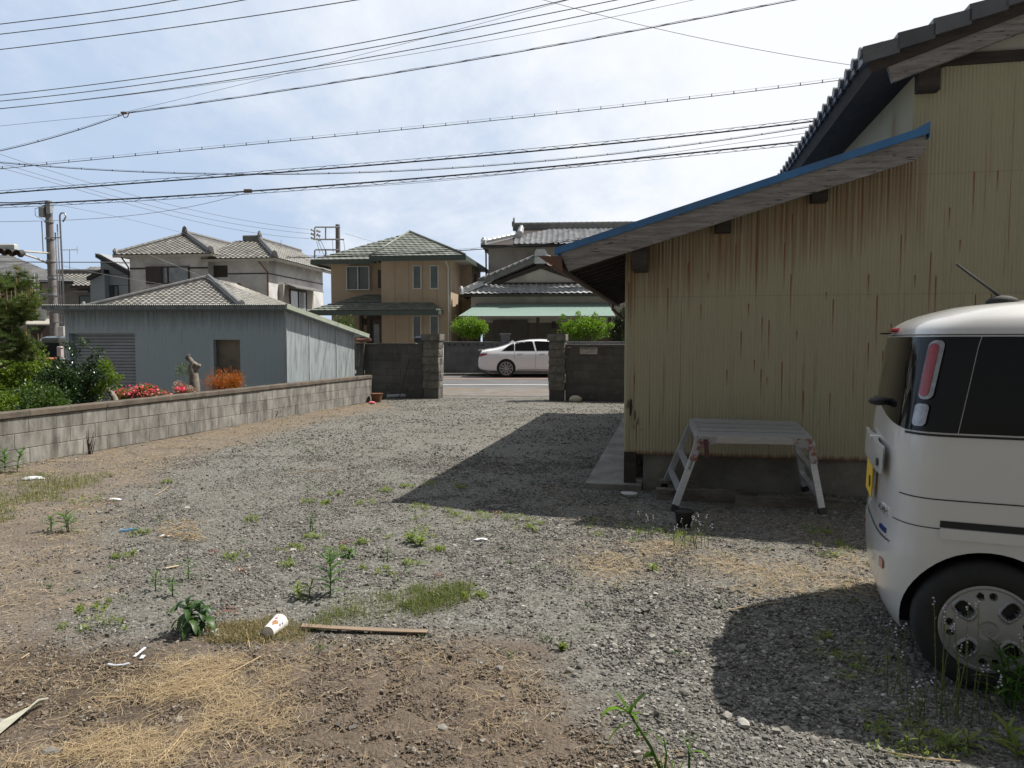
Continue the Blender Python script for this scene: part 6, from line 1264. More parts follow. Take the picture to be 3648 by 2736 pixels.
# azaleas, nandina, stump
r, cl = bush('pink_azalea', 505, 1408, 12.6, 1.02, .34, 'low spreading azalea full of pink flowers behind the block wall', L_AZ, 5200, .042, 21, ncl=46, cr=.10, d=.5)
top = cl[cl[:, 2] > np.median(cl[:, 2]) - .05]; leafcloud('flowers', top + np.array([0, -.03, .02, 0]), 1000, .042, L_PINK, r, 22, world=True, aspect=1.0, up=.1)
r, cl = bush('fading_azalea', 655, 1392, 13.4, .44, .38, 'small rounded azalea with mostly withered pale blooms beside the dead stump', L_FADE, 2300, .036, 23, ncl=24, cr=.09, d=.4)
leafcloud('flowers', clumps((cl[:, 0].mean(), 13.3, cl[:, 2].max() - .05), (.15, .1, .04), 6, .04, 3), 90, .045, L_PINK, r, 24, world=True, aspect=1.0)
r, cl = bush('red_nandina', 805, 1362, 13.7, .86, .44, 'feathery red and orange leaved nandina bush in front of the shed window', L_REDN, 4600, .042, 25, ncl=40, cr=.15, d=.6, aspect=.26, up=.6)
st = atY(690, 1370, 13.9); stump = thing('dead_tree_trunk', 'bare grey dead trunk with cut branch stubs between the azalea and the nandina', 'tree stump', (st.x, 13.9, GZ_), 0)
def S(u, v, d=0): return atY(u, v, 13.9 + d)
mb = MB(); mb.tube([Vector((st.x, 13.9, GZ_)), S(693, 1375), S(690, 1335), S(682, 1310), S(688, 1295), S(676, 1280), S(672, 1268)], [.10, .10, .085, .07, .05, .045, .012], 10)
mb.tube([S(690, 1335), S(697, 1312), S(708, 1303), S(714, 1300)], [.07, .05, .04, .028], 8); mb.tube([S(684, 1300), S(694, 1297), S(702, 1302)], [.045, .05, .04], 8); mb.tube([S(672, 1284), S(664, 1274), S(674, 1266), S(676, 1262)], [.03, .035, .02, .006], 6)
mb.build('trunk', M_GBARK, stump, world=True, smooth=True)
leafcloud('needle_tuft', np.array([[*S(655, 1322, .1), .13]]), 260, .1, L_PINE, stump, 5, world=True, aspect=.08)
a = atY(372, 1370, 11.6); b = atY(425, 1432, 11.2); mb = MB(); mb.tube([a, a.lerp(b, .4) + Vector((.02, 0, -.03)), a.lerp(b, .75) + Vector((-.02, 0, 0)), b + Vector((.05, 0, -.3))], [.03, .04, .045, .05], 8); solid('leaning_trunk', mb, M_GBARK, 'short leaning grey trunk between the dark bush and the pink azalea', 'trunk', smooth=True)
p = atY(1278, 1180, 30.5)
bush('entrance_shrub', 1228, 1165, 35.2, 1.0, 1.2, 'small feathery green shrub before the tan house entrance, mostly hidden by the shed', L_MID, 1500, .1, 41, ncl=20, cr=.25, ground=.06)
# two clipped bushes across the road
for (u, v, w, h, lb, sd, lf, n) in ((1675, 1168, 1.78, 1.12, 'dense round clipped bright green bush behind the wall, left of the sedan roof', 51, .075, 9500), (2080, 1172, 2.35, 1.20, 'loose bright green bush with straggling shoots behind the right gate pillar', 52, .085, 8500)):
    r, cl = bush('green_bush', u, v, 34.3, w, h, lb, L_BUSH, n, lf, sd, ncl=110 if sd == 51 else 75, cr=.22 if sd == 51 else .27, ground=.06, d=1.5)
    if sd == 52:
        t_ = [[*atY(u2, v2, 34.2), .13] for u2, v2 in ((2172, 1165), (2150, 1140), (2005, 1130), (1995, 1150), (2120, 1125), (2160, 1190), (2060, 1120), (2180, 1158))]; leafcloud('shoots', np.array(t_), 900, .085, L_BUSH, r, 53, world=True)
bush('hedge_tree', 2215, 1180, 37.0, 1.3, 3.0, 'dark green tree just showing between the green canopy and the beige building', L_DARK, 3000, .12, 55, ncl=30, cr=.4, ground=.06)
# ================================================================== GARDEN FENCE, DARK VAN, POLES
fz = atY(60, 1279, 14.5).z; x0 = atY(-120, 1279, 14.5).x; x1 = atY(205, 1279, 14.5).x
cf = thing('chain_link_fence', 'chain link fence with an orange red top rail behind the shrubs', 'fence', (x0, 14.5, GZ_), 0)
M_RAIL = mat('orange_rail', (.50, .13, .05), (.40, .12, .06), scale=6, rough=.5)
mb = MB(); mb.tube([(0, 0, fz - GZ_), (x1 - x0, 0, fz - GZ_)], .028, 8); mb.build('top_rail', M_RAIL, cf, smooth=True)
for t in (0.0, .5, .74, 1.0): mb = MB(); mb.tube([((x1 - x0) * t, .02, 0), ((x1 - x0) * t, .02, fz - GZ_ + .02)], .024, 8); mb.build('post', M_DBR, cf)
mb = MB(); Hh = fz - GZ_; Lf = x1 - x0; st_ = .09; i = -int(Hh / st_)
while i * st_ < Lf:
    for sg in (1, -1):
        xa_, xb_ = (i * st_, i * st_ + Hh) if sg > 0 else (i * st_ + Hh, i * st_); za, zb_ = 0, Hh
        t0 = max(0, min((0 - xa_) / (xb_ - xa_), (Lf - xa_) / (xb_ - xa_))); t1 = min(1, max((0 - xa_) / (xb_ - xa_), (Lf - xa_) / (xb_ - xa_)))
        if t1 > t0: mb.beam((xa_ + (xb_ - xa_) * t0, 0, Hh * t0), (xa_ + (xb_ - xa_) * t1, 0, Hh * t1), .006, .006, up=(0, 1, 0))
    i += 1
mb.build('wire_mesh', M_STEEL, cf)
# dark van: tail toward us
dv0 = atY(163, 1300, 21.5); dvan = thing('black_van', 'dark minivan seen from behind, parked beyond the garden fence', 'van', (dv0.x, 21.5, GZ_), radians(-4))
M_DVP = mat('dark_green_black_paint', (.022, .026, .020), (.03, .033, .026), scale=3, rough=.3, coat=.7)
zt_ = atY(163, 1197, 21.5).z - GZ_; w_ = (atY(218, 1230, 21.5).x - atY(108, 1230, 21.5).x) / 2
lv = [(0.25, .96, 0), (.5, 1, -.05), (1.05, 1, -.04), (1.15, .98, 0), (zt_ - .18, .90, .16), (zt_ - .05, .84, .26), (zt_, .70, .45)]
V = []; F = []
for z, s, y in lv:
    w = w_ * s; V += [(-w, y + .12, z), (-w + .12, y, z), (w - .12, y, z), (w, y + .12, z), (w, 4.2 - y, z), (-w, 4.2 - y, z)]
for i in range(len(lv) - 1):
    for j in range(6): a = i * 6 + j; b = i * 6 + (j + 1) % 6; F.append((a, b, b + 6, a + 6))
F += [tuple(range(5, -1, -1)), tuple(range(36, 42))]; mb = MB(); mb.add(V, F); mb.build('body', M_DVP, dvan, smooth=True, sharp=30)
mb = MB(); k1, k2 = 1.17, zt_ - .2
def dvy(z): return .0 + (z - 1.15) / (zt_ - .18 - 1.15) * .16 - .012
mb.quad((-w_ * .86, dvy(k1), k1), (w_ * .86, dvy(k1), k1), (w_ * .76, dvy(k2), k2), (-w_ * .76, dvy(k2), k2)); mb.build('rear_window', M_VGL, dvan)
for s in (-1, 1): mb = MB(); mb.box((s * w_ * .93 - .07, .01, 1.2), (s * w_ * .93 + .05, .14, k2 - .1), bev=.02); mb.build('tail_lamp', mat('clear_tail', (.5, .42, .42), rough=.15, coat=.5) if 'clear_tail' not in bpy.data.materials else bpy.data.materials['clear_tail'], dvan)
mb = MB(); mb.box((-.32, -.075, .98), (-.02, -.055, 1.0)); mb.build('badge_letters', M_CHR, dvan); mb = MB(); mb.box((.1, -.075, .98), (.3, -.055, 1.0)); mb.build('badge_letters', M_CHR, dvan)
mb = MB(); mb.box((-.25, -.07, .70), (.25, -.052, .92)); mb.build('number_plate', M_ALU, dvan)
mb = MB(); c = atY(193, 1242, 21.3); mb.box((.38, dvy(1.3) - .10, 1.27), (.62, dvy(1.3) - .005, 1.36), bev=.03); mb.build('rear_mirror', M_CHR, dvan)
for x in (-w_ + .1, w_ - .1):
    for y in (.7, 3.4): mb = MB(); mb.tube([(x - .1, y, .32), (x + .1, y, .32)], .32, 24); mb.build('wheel', M_TYRE, dvan, smooth=True, sharp=40)
# utility pole (left)
PY = 31.0; pt_ = atY(172, 716, PY); pb_ = atY(193, 1200, PY); up_ = thing('utility_pole', 'grey concrete utility pole with climbing pipes and two round mirrors seen edge on', 'utility pole', (pb_.x + .03, PY, -.4), 0)
M_POLE = mat('pole_concrete', (.22, .205, .20), (.15, .14, .145), scale=3, rough=.9, bump=.3)
ptop = Vector((pt_.x, PY, pt_.z)); pbot = Vector((pb_.x + .05, PY, -.4)); mb = MB(); mb.tube([pbot, ptop], [.19, .135], 14); mb.build('shaft', M_POLE, up_, world=True, smooth=True, sharp=50)
def pol(v, dx=0.0, dy=0.0): z = atY(180, v, PY).z; t = (z - pbot.z) / (ptop.z - pbot.z); p = pbot.lerp(ptop, t); return p + Vector((dx, dy, 0))
mb = MB()
for v in (735, 790, 850, 930, 990, 1050, 1110): a = pol(v); mb.tube([a + Vector((-.19, 0, 0)), a + Vector((.19, 0, 0))], .01, 6); mb.tube([a - Vector((0, 0, .035)), a + Vector((0, 0, .035))], .185, 14)
mb.build('bands', M_STEEL, up_, world=True)
for dx, v0, v1, r in ((.52, 770, 1195, .035), (.40, 800, 1195, .025), (.30, 830, 1200, .03), (-.24, 790, 905, .02)):
    mb = MB(); a = pol(v0, dx, -.12); b = pol(v1, dx, -.12); pts = [b, a]
    if dx == .52: pts = [b, a, a + Vector((.05, 0, .1)), a + Vector((.2, 0, .12)), a + Vector((.25, 0, -.05)), a + Vector((.12, 0, -.25))]
    mb.tube(pts, r, 8); mb.build('conduit', M_STEEL, up_, world=True, smooth=True)
for v in (850, 985, 1060, 1150): mb = MB(); a = pol(v, .1, -.12); mb.box(a + Vector((0, -.02, 0)), a + Vector((.44, .02, .04))); mb.build('bracket', M_STEEL, up_, world=True)
for dx, v, w in ((.13, 745, .16), (-.17, 757, .2)): mb = MB(); a = pol(v, dx, -.15); mb.box(a + Vector((-w / 2, -.1, -.22)), a + Vector((w / 2, .1, .2)), bev=.02); mb.build('fuse_box', M_STEEL, up_, world=True)
mb = MB(); mb.tube([pol(735, -.1, -.1), pol(745, -.5, -.1), pol(770, -.5, -.1), pol(785, -.15, -.1)], .012, 6); mb.build('loop_cable', M_BLK, up_, world=True)
for v in (1003, 1048):
    a = pol(v, -.48, -.25); mb = MB(); n_ = Vector((-.93, -.30, 0)).normalized(); mb.tube([a + n_ * .03, a + n_ * .05], [.33, .28], 24); mb.tube([a, a + n_ * .03], .34, 24); mr = mb.build('round_mirror', M_ALU, up_, world=True, smooth=True, sharp=40)
    mb = MB(); mb.tube([a, pol(v, -.1, -.1)], .025, 6); mb.build('mirror_arm', M_STEEL, mr, world=True)
mb = MB(); a = pol(1180, .42, -.2); mb.box(a + Vector((-.12, -.08, -.2)), a + Vector((.12, .08, .2)), bev=.01); mb.build('meter_box', M_ALU, up_, world=True)
# traffic signal arm from the left
a = pol(902, -.1); tl0 = atY(70, 892, PY - 2.2); sg = thing('traffic_signal', 'white horizontal traffic signal head with dark visors on a cream arm at the left edge', 'traffic signal', (tl0.x, tl0.y, tl0.z), 0)
M_CREAM = mat('cream_steel', (.52, .49, .40), (.42, .39, .32), scale=6, rough=.5)
mb = MB(); mb.tube([pol(902), atY(120, 898, PY - 1.4), tl0 + Vector((-.6, 0, .02))], .035, 8); mb.tube([pol(945), pol(925, -.35, -.3), atY(55, 896, PY - 2.1)], .04, 8); mb.build('arm', M_CREAM, sg, world=True, smooth=True)
mb = MB(); c = atY(12, 884, PY - 2.3); mb.box(c + Vector((-.95, -.12, -.10)), c + Vector((.50, .12, .16)), bev=.05); mb.build('housing', M_ALU, sg, world=True)
for i, u in enumerate((4, 32, 62)):
    c = atY(u, 896 + i * 3, PY - 2.6); mb = MB(); n = 12
    for j in range(n): a0 = pi * (-.1) + pi * 1.2 * j / n; a1 = pi * (-.1) + pi * 1.2 * (j + 1) / n; mb.prism([c + Vector((.16 * cos(a0), .25, .16 * sin(a0))), c + Vector((.16 * cos(a1), .25, .16 * sin(a1))), c + Vector((.15 * cos(a1), .25, .15 * sin(a1))), c + Vector((.15 * cos(a0), .25, .15 * sin(a0)))], (-.0, -.30, -.04))
    vs_ = mb.build('visor', M_BLK, sg, world=True); mb = MB(); mb.tube([c + Vector((0, .2, 0)), c + Vector((0, .17, 0))], .14, 16); mb.build('lens', mat('dim_lens', (.10, .05, .02), rough=.3) if i == 0 else bpy.data.materials['dim_lens'], vs_, world=True)
# H frame pole behind the tan house
hp = thing('distribution_pole', 'dark utility pole with offset crossarm frames and insulators left of the tan house roof', 'utility pole', atY(1203, 1190, 47).xy.to_3d(), 0)
def HP(u, v, d=0): return atY(u, v, 47 + d)
mb = MB(); a = HP(1203, 800); mb.tube([(a.x, 47, 0), (a.x, 47, a.z)], [.19, .14], 12); mb.build('shaft', M_POLE, hp, world=True, smooth=True, sharp=50)
for pts in ([(1212, 809), (1124, 809), (1121, 812), (1121, 853)], [(1226, 853), (1120, 853)], [(1160, 809), (1160, 853)], [(1212, 890), (1124, 890), (1121, 893), (1121, 930)], [(1160, 890), (1160, 915)]):
    mb = MB(); mb.tube([HP(u, v, -.15) for u, v in pts], .05, 6); mb.build('crossarm', M_STEEL, hp, world=True)
for v in (818, 833, 848):
    for u, s in ((1108, 1), (1128, -1)):
        mb = MB(); p = HP(u, v + (4 if s < 0 else 0), -.2); mb.tube([p, p + Vector((.08, 0, -.02)), p + Vector((.16, 0, -.05)), p + Vector((.24, 0, -.08))], [.09, .05, .09, .04], 8); mb.build('insulator', M_ALU, hp, world=True, smooth=True)
mb = MB()
for pts in ([(1130, 830), (1165, 905)], [(1130, 850), (1150, 900), (1160, 915)], [(1128, 860), (1140, 905)], [(1184, 856), (1187, 900)], [(1224, 856), (1229, 895)]): mb.tube([HP(u, v, -.2) for u, v in pts], .014, 5)
mb.build('jumper_cables', M_BLK, hp, world=True)
# aerials
def aerial(u0, v0, v1, Y, span, label, els=7):
    r = thing('television_aerial', label, 'aerial', atY(u0, v1, Y), 0); mb = MB(); a = atY(u0, v1, Y); b = atY(u0, v0, Y); mb.tube([a, b], .022, 6); mb.build('mast', M_STEEL, r, world=True)
    mb = MB(); mb.tube([b + Vector((-span / 2, 0, 0)), b + Vector((span / 2, 0, .05))], .018, 6)
    for i in range(els): p = b + Vector((-span / 2 + span * i / (els - 1), 0, .01)); mb.tube([p + Vector((-.0, -.3, 0)), p + Vector((0, .3, 0))], .01, 5)
    mb.tube([b + Vector((span / 2, 0, -.22)), b + Vector((span / 2, 0, .25))], .014, 5); mb.build('elements', M_STEEL, r, world=True)
aerial(248, 891, 962, 49, 1.0, 'television aerial on the small tiled house right of the utility pole'); aerial(966, 870, 884, 45, 1.2, 'television aerial behind the right roof ridge of the white house')
# ================================================================== WIRES
M_WIRE = mat('black_cable', (.045, .045, .05), rough=.6); M_WGR = mat('grey_cable', (.16, .16, .17), rough=.6); M_WWH = mat('pale_cable', (.5, .5, .5), rough=.6)
def wire(pts, Y0, Y1, r, label, m=M_WIRE, spiral=0, mess=0, clips=0, name='overhead_wire', group='overhead wires', extl=0):
    us = [p[0] for p in pts]; n = 70; P = []
    a = np.array(us, float); b = np.array([p[1] for p in pts], float)
    def f(u):
        if len(a) == 2: return b[0] + (b[1] - b[0]) * (u - a[0]) / (a[1] - a[0]) 
        if len(a) == 3: c = np.polyfit(a, b, 2); return np.polyval(c, u)
        c = np.polyfit(a, b, 3 if len(a) > 4 else 2); return np.polyval(c, u)
    ul, ur = us[0] - extl, us[-1]
    for i in range(n + 1): u = ul + (ur - ul) * i / n; P.append(atY(u, float(f(u)), Y0 + (Y1 - Y0) * (u - us[0]) / (ur - us[0])))
    r = r * .82; mb = MB(); mb.tube(P, r, 6)
    L_ = (P[-1] - P[0]).length; up = Vector((0, 0, 1))
    def at(s): x = s / L_ * n; i = min(int(x), n - 1); return P[i].lerp(P[i + 1], x - i)
    if mess:
        mb.tube([p + up * mess for p in P], r * .35, 5)
    if spiral:
        q = []; s = 0; 
        while s < L_: q.append(at(s) + up * (mess * .5 + abs(mess) * .55 * sin(s / spiral * 2 * pi)) + Vector((0, .03 * cos(s / spiral * 2 * pi), 0))); s += spiral / 10
        mb.tube(q, .006, 4)
    if clips:
        s = .4
        while s < L_: p = at(s); mb.box(p + Vector((-.009, -.009, min(0, mess) - .012)), p + Vector((.009, .009, max(0, mess) + .008))); s += clips
    o = mb.build(name, m); return tag(o, label, 'wire', group)
wire([(-250, 118), (0, 85), (350, 45), (624, -1), (760, -25)], 17, 15, .012, 'topmost power line crossing the upper left corner', M_WGR)
wire([(-250, 150), (0, 121), (434, 70), (866, -1), (1000, -25)], 17.2, 15, .012, 'second power line from the top at the upper left', M_WGR)
wire([(-250, 203), (0, 177), (633, 95), (1275, 0), (1420, -25)], 17.4, 15, .012, 'third power line from the top at the upper left', M_WGR)
wire([(-250, 362), (0, 340), (787, 237), (1356, 140), (2000, 4), (2130, -28)], 19, 16, .012, 'upper of the three parallel power lines in mid sky', M_WGR)
wire([(-250, 380), (0, 361), (560, 295), (1085, 210), (2000, 41), (2330, -28)], 19.2, 16, .012, 'middle of the three parallel power lines in mid sky', M_WGR)
wire([(-250, 408), (0, 389), (904, 271), (1450, 180), (2000, 72), (2440, -25)], 19.4, 16, .012, 'lowest of the three parallel power lines in mid sky', M_WGR)
wire([(-250, 410), (0, 392), (904, 277), (1450, 196), (2000, 98), (2520, -12)], 19.7, 17, .006, 'thin line just under the three parallel power lines', M_WGR)
wire([(443, 402), (995, 262), (1537, 136), (2060, -12)], 21.5, 19, .006, 'thin drop line slanting up right from the cable joint', M_WGR)
wire([(-200, 576), (0, 533), (240, 480), (443, 405)], 21.5, 21.5, .014, 'bundled cable from the left edge up to the joint', mess=.04, clips=1.2)
wire([(443, 405), (814, 353), (1356, 268), (2000, 161), (2308, 99), (2860, -5)], 21.5, 18, .013, 'bundled cable running from the joint to the top right', spiral=1.8, mess=.03)
wire([(-200, 470), (0, 449), (443, 405)], 21.6, 21.5, .006, 'thin messenger wire from the left edge to the joint', M_WGR)
wire([(-200, 622), (0, 601), (904, 515), (2000, 402), (2550, 343), (3060, 276)], 22, 19, .011, 'clipped double cable ending behind the upper tiled roof', mess=.06, clips=.62)
wire([(-200, 705), (0, 687), (995, 615), (2000, 529), (2500, 478), (2980, 422)], 22.4, 19.5, .024, 'upper thick cable bundle with spiral binding', spiral=.9, mess=.075)
wire([(-200, 560), (0, 577), (814, 622), (1356, 613), (2000, 568), (2900, 450)], 22.7, 20, .013, 'sagging clipped cable that crosses the upper thick bundle', mess=.03, clips=.9)
wire([(-200, 740), (0, 728), (886, 683), (2000, 588), (2500, 543), (2960, 492)], 22.5, 19.8, .026, 'lower thick cable bundle with spiral binding beneath', spiral=.8, mess=-.08)
wire([(1150, 672), (1500, 650), (2000, 598), (2450, 535), (2900, 470)], 22.9, 20.2, .007, 'thin twisted line hanging close under the lower thick bundle', M_WGR)
wire([(-120, 510), (0, 547), (488, 701), (800, 770), (1101, 818)], 33, 46.8, .014, 'upper of the three lines going down to the insulators', M_WGR)
wire([(-120, 545), (0, 579), (452, 712), (800, 790), (1101, 832)], 33, 46.8, .014, 'middle of the three lines going down to the insulators', M_WGR)
wire([(-120, 568), (0, 597), (407, 714), (750, 800), (1101, 850)], 33, 46.8, .014, 'lowest of the three lines going down to the insulators', M_WGR)
wire([(1880, -15), (2341, 99), (2700, 180), (3070, 236)], 21, 18, .008, 'thin twisted line slanting down right to the upper tiled roof', M_WGR)
wire([(-100, 791), (0, 790), (163, 786), (386, 776), (610, 748), (886, 684)], 24, 22.5, .008, 'thin wavy line rising from the left pole to the lower bundle', M_WGR)
wire([(205, 730), (430, 775), (659, 832)], 30.9, 41, .010, 'thin service line from the pole to the ridge of the white house', M_WGR)
wire([(-150, 925), (0, 931), (120, 934), (370, 934), (480, 935)], 30.6, 44, .03, 'thick black cable level with the signal, behind the utility pole')
wire([(1020, 919), (1331, 908), (1592, 896), (1728, 888), (1990, 862), (2150, 845)], 33.5, 34, .022, 'black cable passing across the front of the tan house roof', mess=.07, spiral=1.2)
wire([(215, 945), (500, 1000), (800, 1040)], 30.6, 40, .010, 'pale line sagging from the pole towards the white house wall', M_WGR)
wire([(470, 882), (600, 935), (732, 990), (900, 1058), (985, 1092)], 40, 32, .010, 'pale service line slanting down across the white house', M_WWH)
wire([(-100, 715), (0, 722), (160, 716)], 31, 31, .03, 'short black cable at the left edge reaching the pole top')
wire([(1230, 832), (1330, 862), (1420, 890)], 47, 52, .012, 'thin line leaving the distribution pole to the right', M_WGR)
p = atY(443, 403, 21.5); mb = MB(); mb.box(p + Vector((-.09, -.03, -.03)), p + Vector((.06, .03, .04)), bev=.01); mb.tube([p + Vector((-.06, 0, -.02)), p + Vector((.0, 0, -.13)), p + Vector((.09, 0, -.10)), p + Vector((.14, 0, .03))], .014, 6); solid('cable_joint', mb, mat('brown_clamp', (.25, .16, .10), rough=.6), 'small brown clamp where the bundled cable and thin lines meet', 'cable joint')
p = atY(886, 681, 22.5); mb = MB(); mb.box(p + Vector((-.14, -.03, -.05)), p + Vector((.10, .03, .06)), bev=.01); solid('cable_joint', mb, bpy.data.materials['brown_clamp'], 'small clamp on the lower thick bundle where a thin line leaves', 'cable joint')
# ================================================================== WEEDS, STRAW, LITTER
def leafmesh(mb, base, d, L, W, droop=.4, nseg=5, fold=.25, serr=0.0, rv=None, twist=0.0):
    """one lance shaped leaf starting at base, heading d, bending down"""
    base = Vector(base); d = Vector(d).normalized(); side = d.cross(Vector((0, 0, 1))); side = side.normalized() if side.length > 1e-3 else Vector((1, 0, 0)); side = (side + Vector((0, 0, twist))).normalized(); p = base.copy(); vs = []; dirn = d.copy()
    for i in range(nseg + 1):
        t = i / nseg; w = W * (sin(pi * min(1, t * .92 + .06)) ** .8) * (1 - t * .35); w *= 1 + serr * (1 if i % 2 else -1)
        if i == nseg: w = .0005
        n = side.cross(dirn).normalized(); n = -n if n.z < 0 else n
        vs += [p + side * w + n * w * fold, p.copy(), p - side * w + n * w * fold]; p = p + dirn * (L / nseg); dirn = (dirn + Vector((0, 0, -droop / nseg * 1.6))).normalized()
    fs = []
    for i in range(nseg): a = 3 * i; fs += [(a, a + 3, a + 4, a + 1), (a + 1, a + 4, a + 5, a + 2)]
    mb.add(vs, fs, rv=rv)
def leafy(u, v, h, n, L, W, label, m=L_WEED, lean=(0, 0), seed=1, droop=.5, stems=1, serr=0.0, name='leafy_weed', base=None, spread=.06, cat='weed'):
    rg = random.Random(seed); b = gp(u, v) if base is None else base; r = thing(name, label, cat, b, 0); mb = MB(); sm = MB()
    for s in range(stems):
        o = b + Vector((rg.uniform(-1, 1), rg.uniform(-1, 1), 0)) * (spread if stems > 1 else 0); hh = h * rg.uniform(.75, 1.1) if stems > 1 else h; ln = Vector((lean[0] + rg.uniform(-.2, .2) * (stems > 1), lean[1] + rg.uniform(-.2, .2) * (stems > 1), 1))
        tip = o + ln * hh; mid = o + Vector((ln.x * hh * .3, ln.y * hh * .3, hh * .55)); sm.tube([o - Vector((0, 0, .01)), mid, tip], [.0045, .0035, .0015], 5)
        for i in range(n):
            t = .12 + .88 * i / max(1, n - 1); p = o.lerp(mid, t * 2) if t < .5 else mid.lerp(tip, t * 2 - 1); a = i * 2.4 + rg.uniform(-.4, .4); k = .55 + .45 * sin(pi * min(1, t * .9 + .1)); e = .25 + t * .9
            leafmesh(mb, p, (cos(a), sin(a), e), L * k * rg.uniform(.8, 1.15), W * k, droop * rg.uniform(.7, 1.3), serr=serr, rv=rg.random(), nseg=6)
    sm.build('stem', m, r, world=True); mb.build('leaves', m, r, world=True, smooth=True); return r
leafy(700, 2262, .19, 17, .135, .024, 'large wilting dark green weed with broad drooping leaves left of the paper cup', seed=3, droop=1.5, serr=.12, lean=(-.15, -.1), stems=2, spread=.05, m=leafmat('wilted_leaves', (.02, .05, .012), (.045, .10, .02), (.08, .15, .035), tr=.3))
leafy(1178, 2128, .26, 26, .125, .015, 'upright green weed with narrow leaves standing in the gravel beyond the cup', seed=4, droop=.5)
leafy(1088, 2140, .09, 9, .06, .011, 'low yellow green weed just left of the upright narrow leaved weed', L_LIME, seed=5, stems=3)
leafy(205, 1902, .16, 14, .12, .010, 'green weed tuft with narrow arching leaves in the left gravel', seed=6, stems=3, spread=.08)
leafy(22, 1690, .28, 14, .13, .022, 'leafy weed against the foot of the block wall at the left edge', seed=7, stems=4, spread=.12)
leafy(555, 2110, .11, 10, .075, .009, 'small leafy weed left of the pair in the middle of the left gravel', seed=8); leafy(615, 2128, .10, 9, .07, .010, 'small leafy weed right of its twin in the left gravel', seed=9)
leafy(672, 2072, .12, 8, .08, .010, 'small weed with a dark shaded base behind the wilting weed', seed=10); leafy(990, 1490, .16, 10, .13, .02, 'low bright weed at the foot of the block wall near its far end', seed=11, stems=4, spread=.15)
leafy(1115, 1895, .14, 10, .06, .007, 'upright thin leaved weed in the coarse gravel patch', seed=12, stems=2, spread=.03); leafy(1480, 1935, .05, 9, .08, .014, 'lime green clump of low leaves in the middle of the yard', L_LIME, seed=13, stems=6, spread=.09)
leafy(1255, 1985, .05, 12, .08, .010, 'flat rosette weed in the gravel centre', seed=14, stems=2, spread=.03, droop=1.3); leafy(1380, 1995, .08, 8, .06, .008, 'small upright weed right of the flat rosette', seed=15)
leafy(2325, 2030, .035, 11, .07, .012, 'small bright rosette weed in front of the building shade', L_LIME, seed=16, droop=.8); leafy(3600, 2520, .22, 16, .14, .010, 'leafy weed with fern like shoots under the van at the right edge', seed=17, stems=3, spread=.05)
leafy(3435, 2675, .04, 12, .08, .009, 'flat bright rosette weed at the sunlit edge of the van shadow', L_LIME, seed=18, stems=2); leafy(3590, 2668, .08, 10, .10, .011, 'bright leaf clump in the lower right corner', L_LIME, seed=19, stems=2)
leafy(3230, 2640, .06, 9, .05, .006, 'thin pale weed sprig on the front edge of the van shadow', L_LIME, seed=20, stems=4, spread=.09)
# nearest plant, rising from below the frame
b = atZ(2360, 2960); b.z = 0; tb = leafmat('near_weed_leaves', (.05, .11, .018), (.10, .20, .03), (.17, .29, .06), tr=.45)
npn = thing('tall_near_weed', 'tall pale green weed with broad leaves rising at the bottom edge right of centre', 'weed', b, 0); mb = MB(); sm = MB()
def near(u, v, Y): return atY(u, v, Y)
Yn = b.y + .0
hub = near(2245, 2545, Yn - .02); st1 = [b, near(2352, 2740, Yn), near(2320, 2665, Yn), near(2280, 2600, Yn - .01), hub]; sm.tube(st1, [.006, .0055, .005, .004, .003], 8)
def nl(p0, u1, v1, W, dr=.25, dY=0, se=.1): p1 = near(u1, v1, Yn + dY); d = p1 - p0; leafmesh(mb, p0, d + Vector((0, 0, dr * d.length * .8)), d.length * 1.05, W, dr, 9, .3, se, random.random(), random.uniform(-.8, .8))
for (u, v, W, dr) in ((2190, 2462, .013, .0), (2300, 2470, .012, .5), (2145, 2600, .022, 1.3), (2285, 2545, .010, .4), (2245, 2620, .008, 1.2), (2265, 2580, .007, .6), (2250, 2505, .007, 0), (2205, 2585, .006, 1.2)): nl(hub + Vector((0, 0, .0)), u, v, W * 1.35, dr, random.uniform(-.05, .05))
nl(near(2262, 2575, Yn), 2205, 2690, .013, 1.0, .02); nl(near(2275, 2592, Yn), 2268, 2635, .009, 1.0, -.02); nl(near(2300, 2625, Yn), 2310, 2600, .005, .2); nl(near(2330, 2690, Yn), 2290, 2710, .010, .9)
s2 = [b + Vector((.02, .01, 0)), near(2368, 2745, Yn), near(2375, 2690, Yn), near(2365, 2630, Yn)]; sm.tube(s2, [.005, .004, .003, .002], 6)
for (u, v, W) in ((2335, 2620, .007), (2380, 2640, .006), (2315, 2595, .006)): nl(near(2368, 2665, Yn), u, v, W, .3)
s3 = [b + Vector((.08, 0, 0)), near(2455, 2735, Yn), near(2455, 2680, Yn)]; sm.tube(s3, [.005, .004, .003], 6)
for (u, v, W, dr) in ((2425, 2610, .014, .3), (2460, 2610, .008, .2), (2500, 2605, .009, .4), (2520, 2735, .011, 1.2), (2470, 2730, .009, .9), (2440, 2700, .006, .5)): nl(near(2455, 2682, Yn), u, v, W, dr)
for (u, v) in ((2320, 2735), (2400, 2735), (2350, 2725), (2440, 2735)): nl(near((u + 2380) / 2, 2780, Yn), u, v - 30, .010, .4)
sm.build('stem', tb, npn, world=True, smooth=True); mb.build('leaves', tb, npn, world=True, smooth=True)
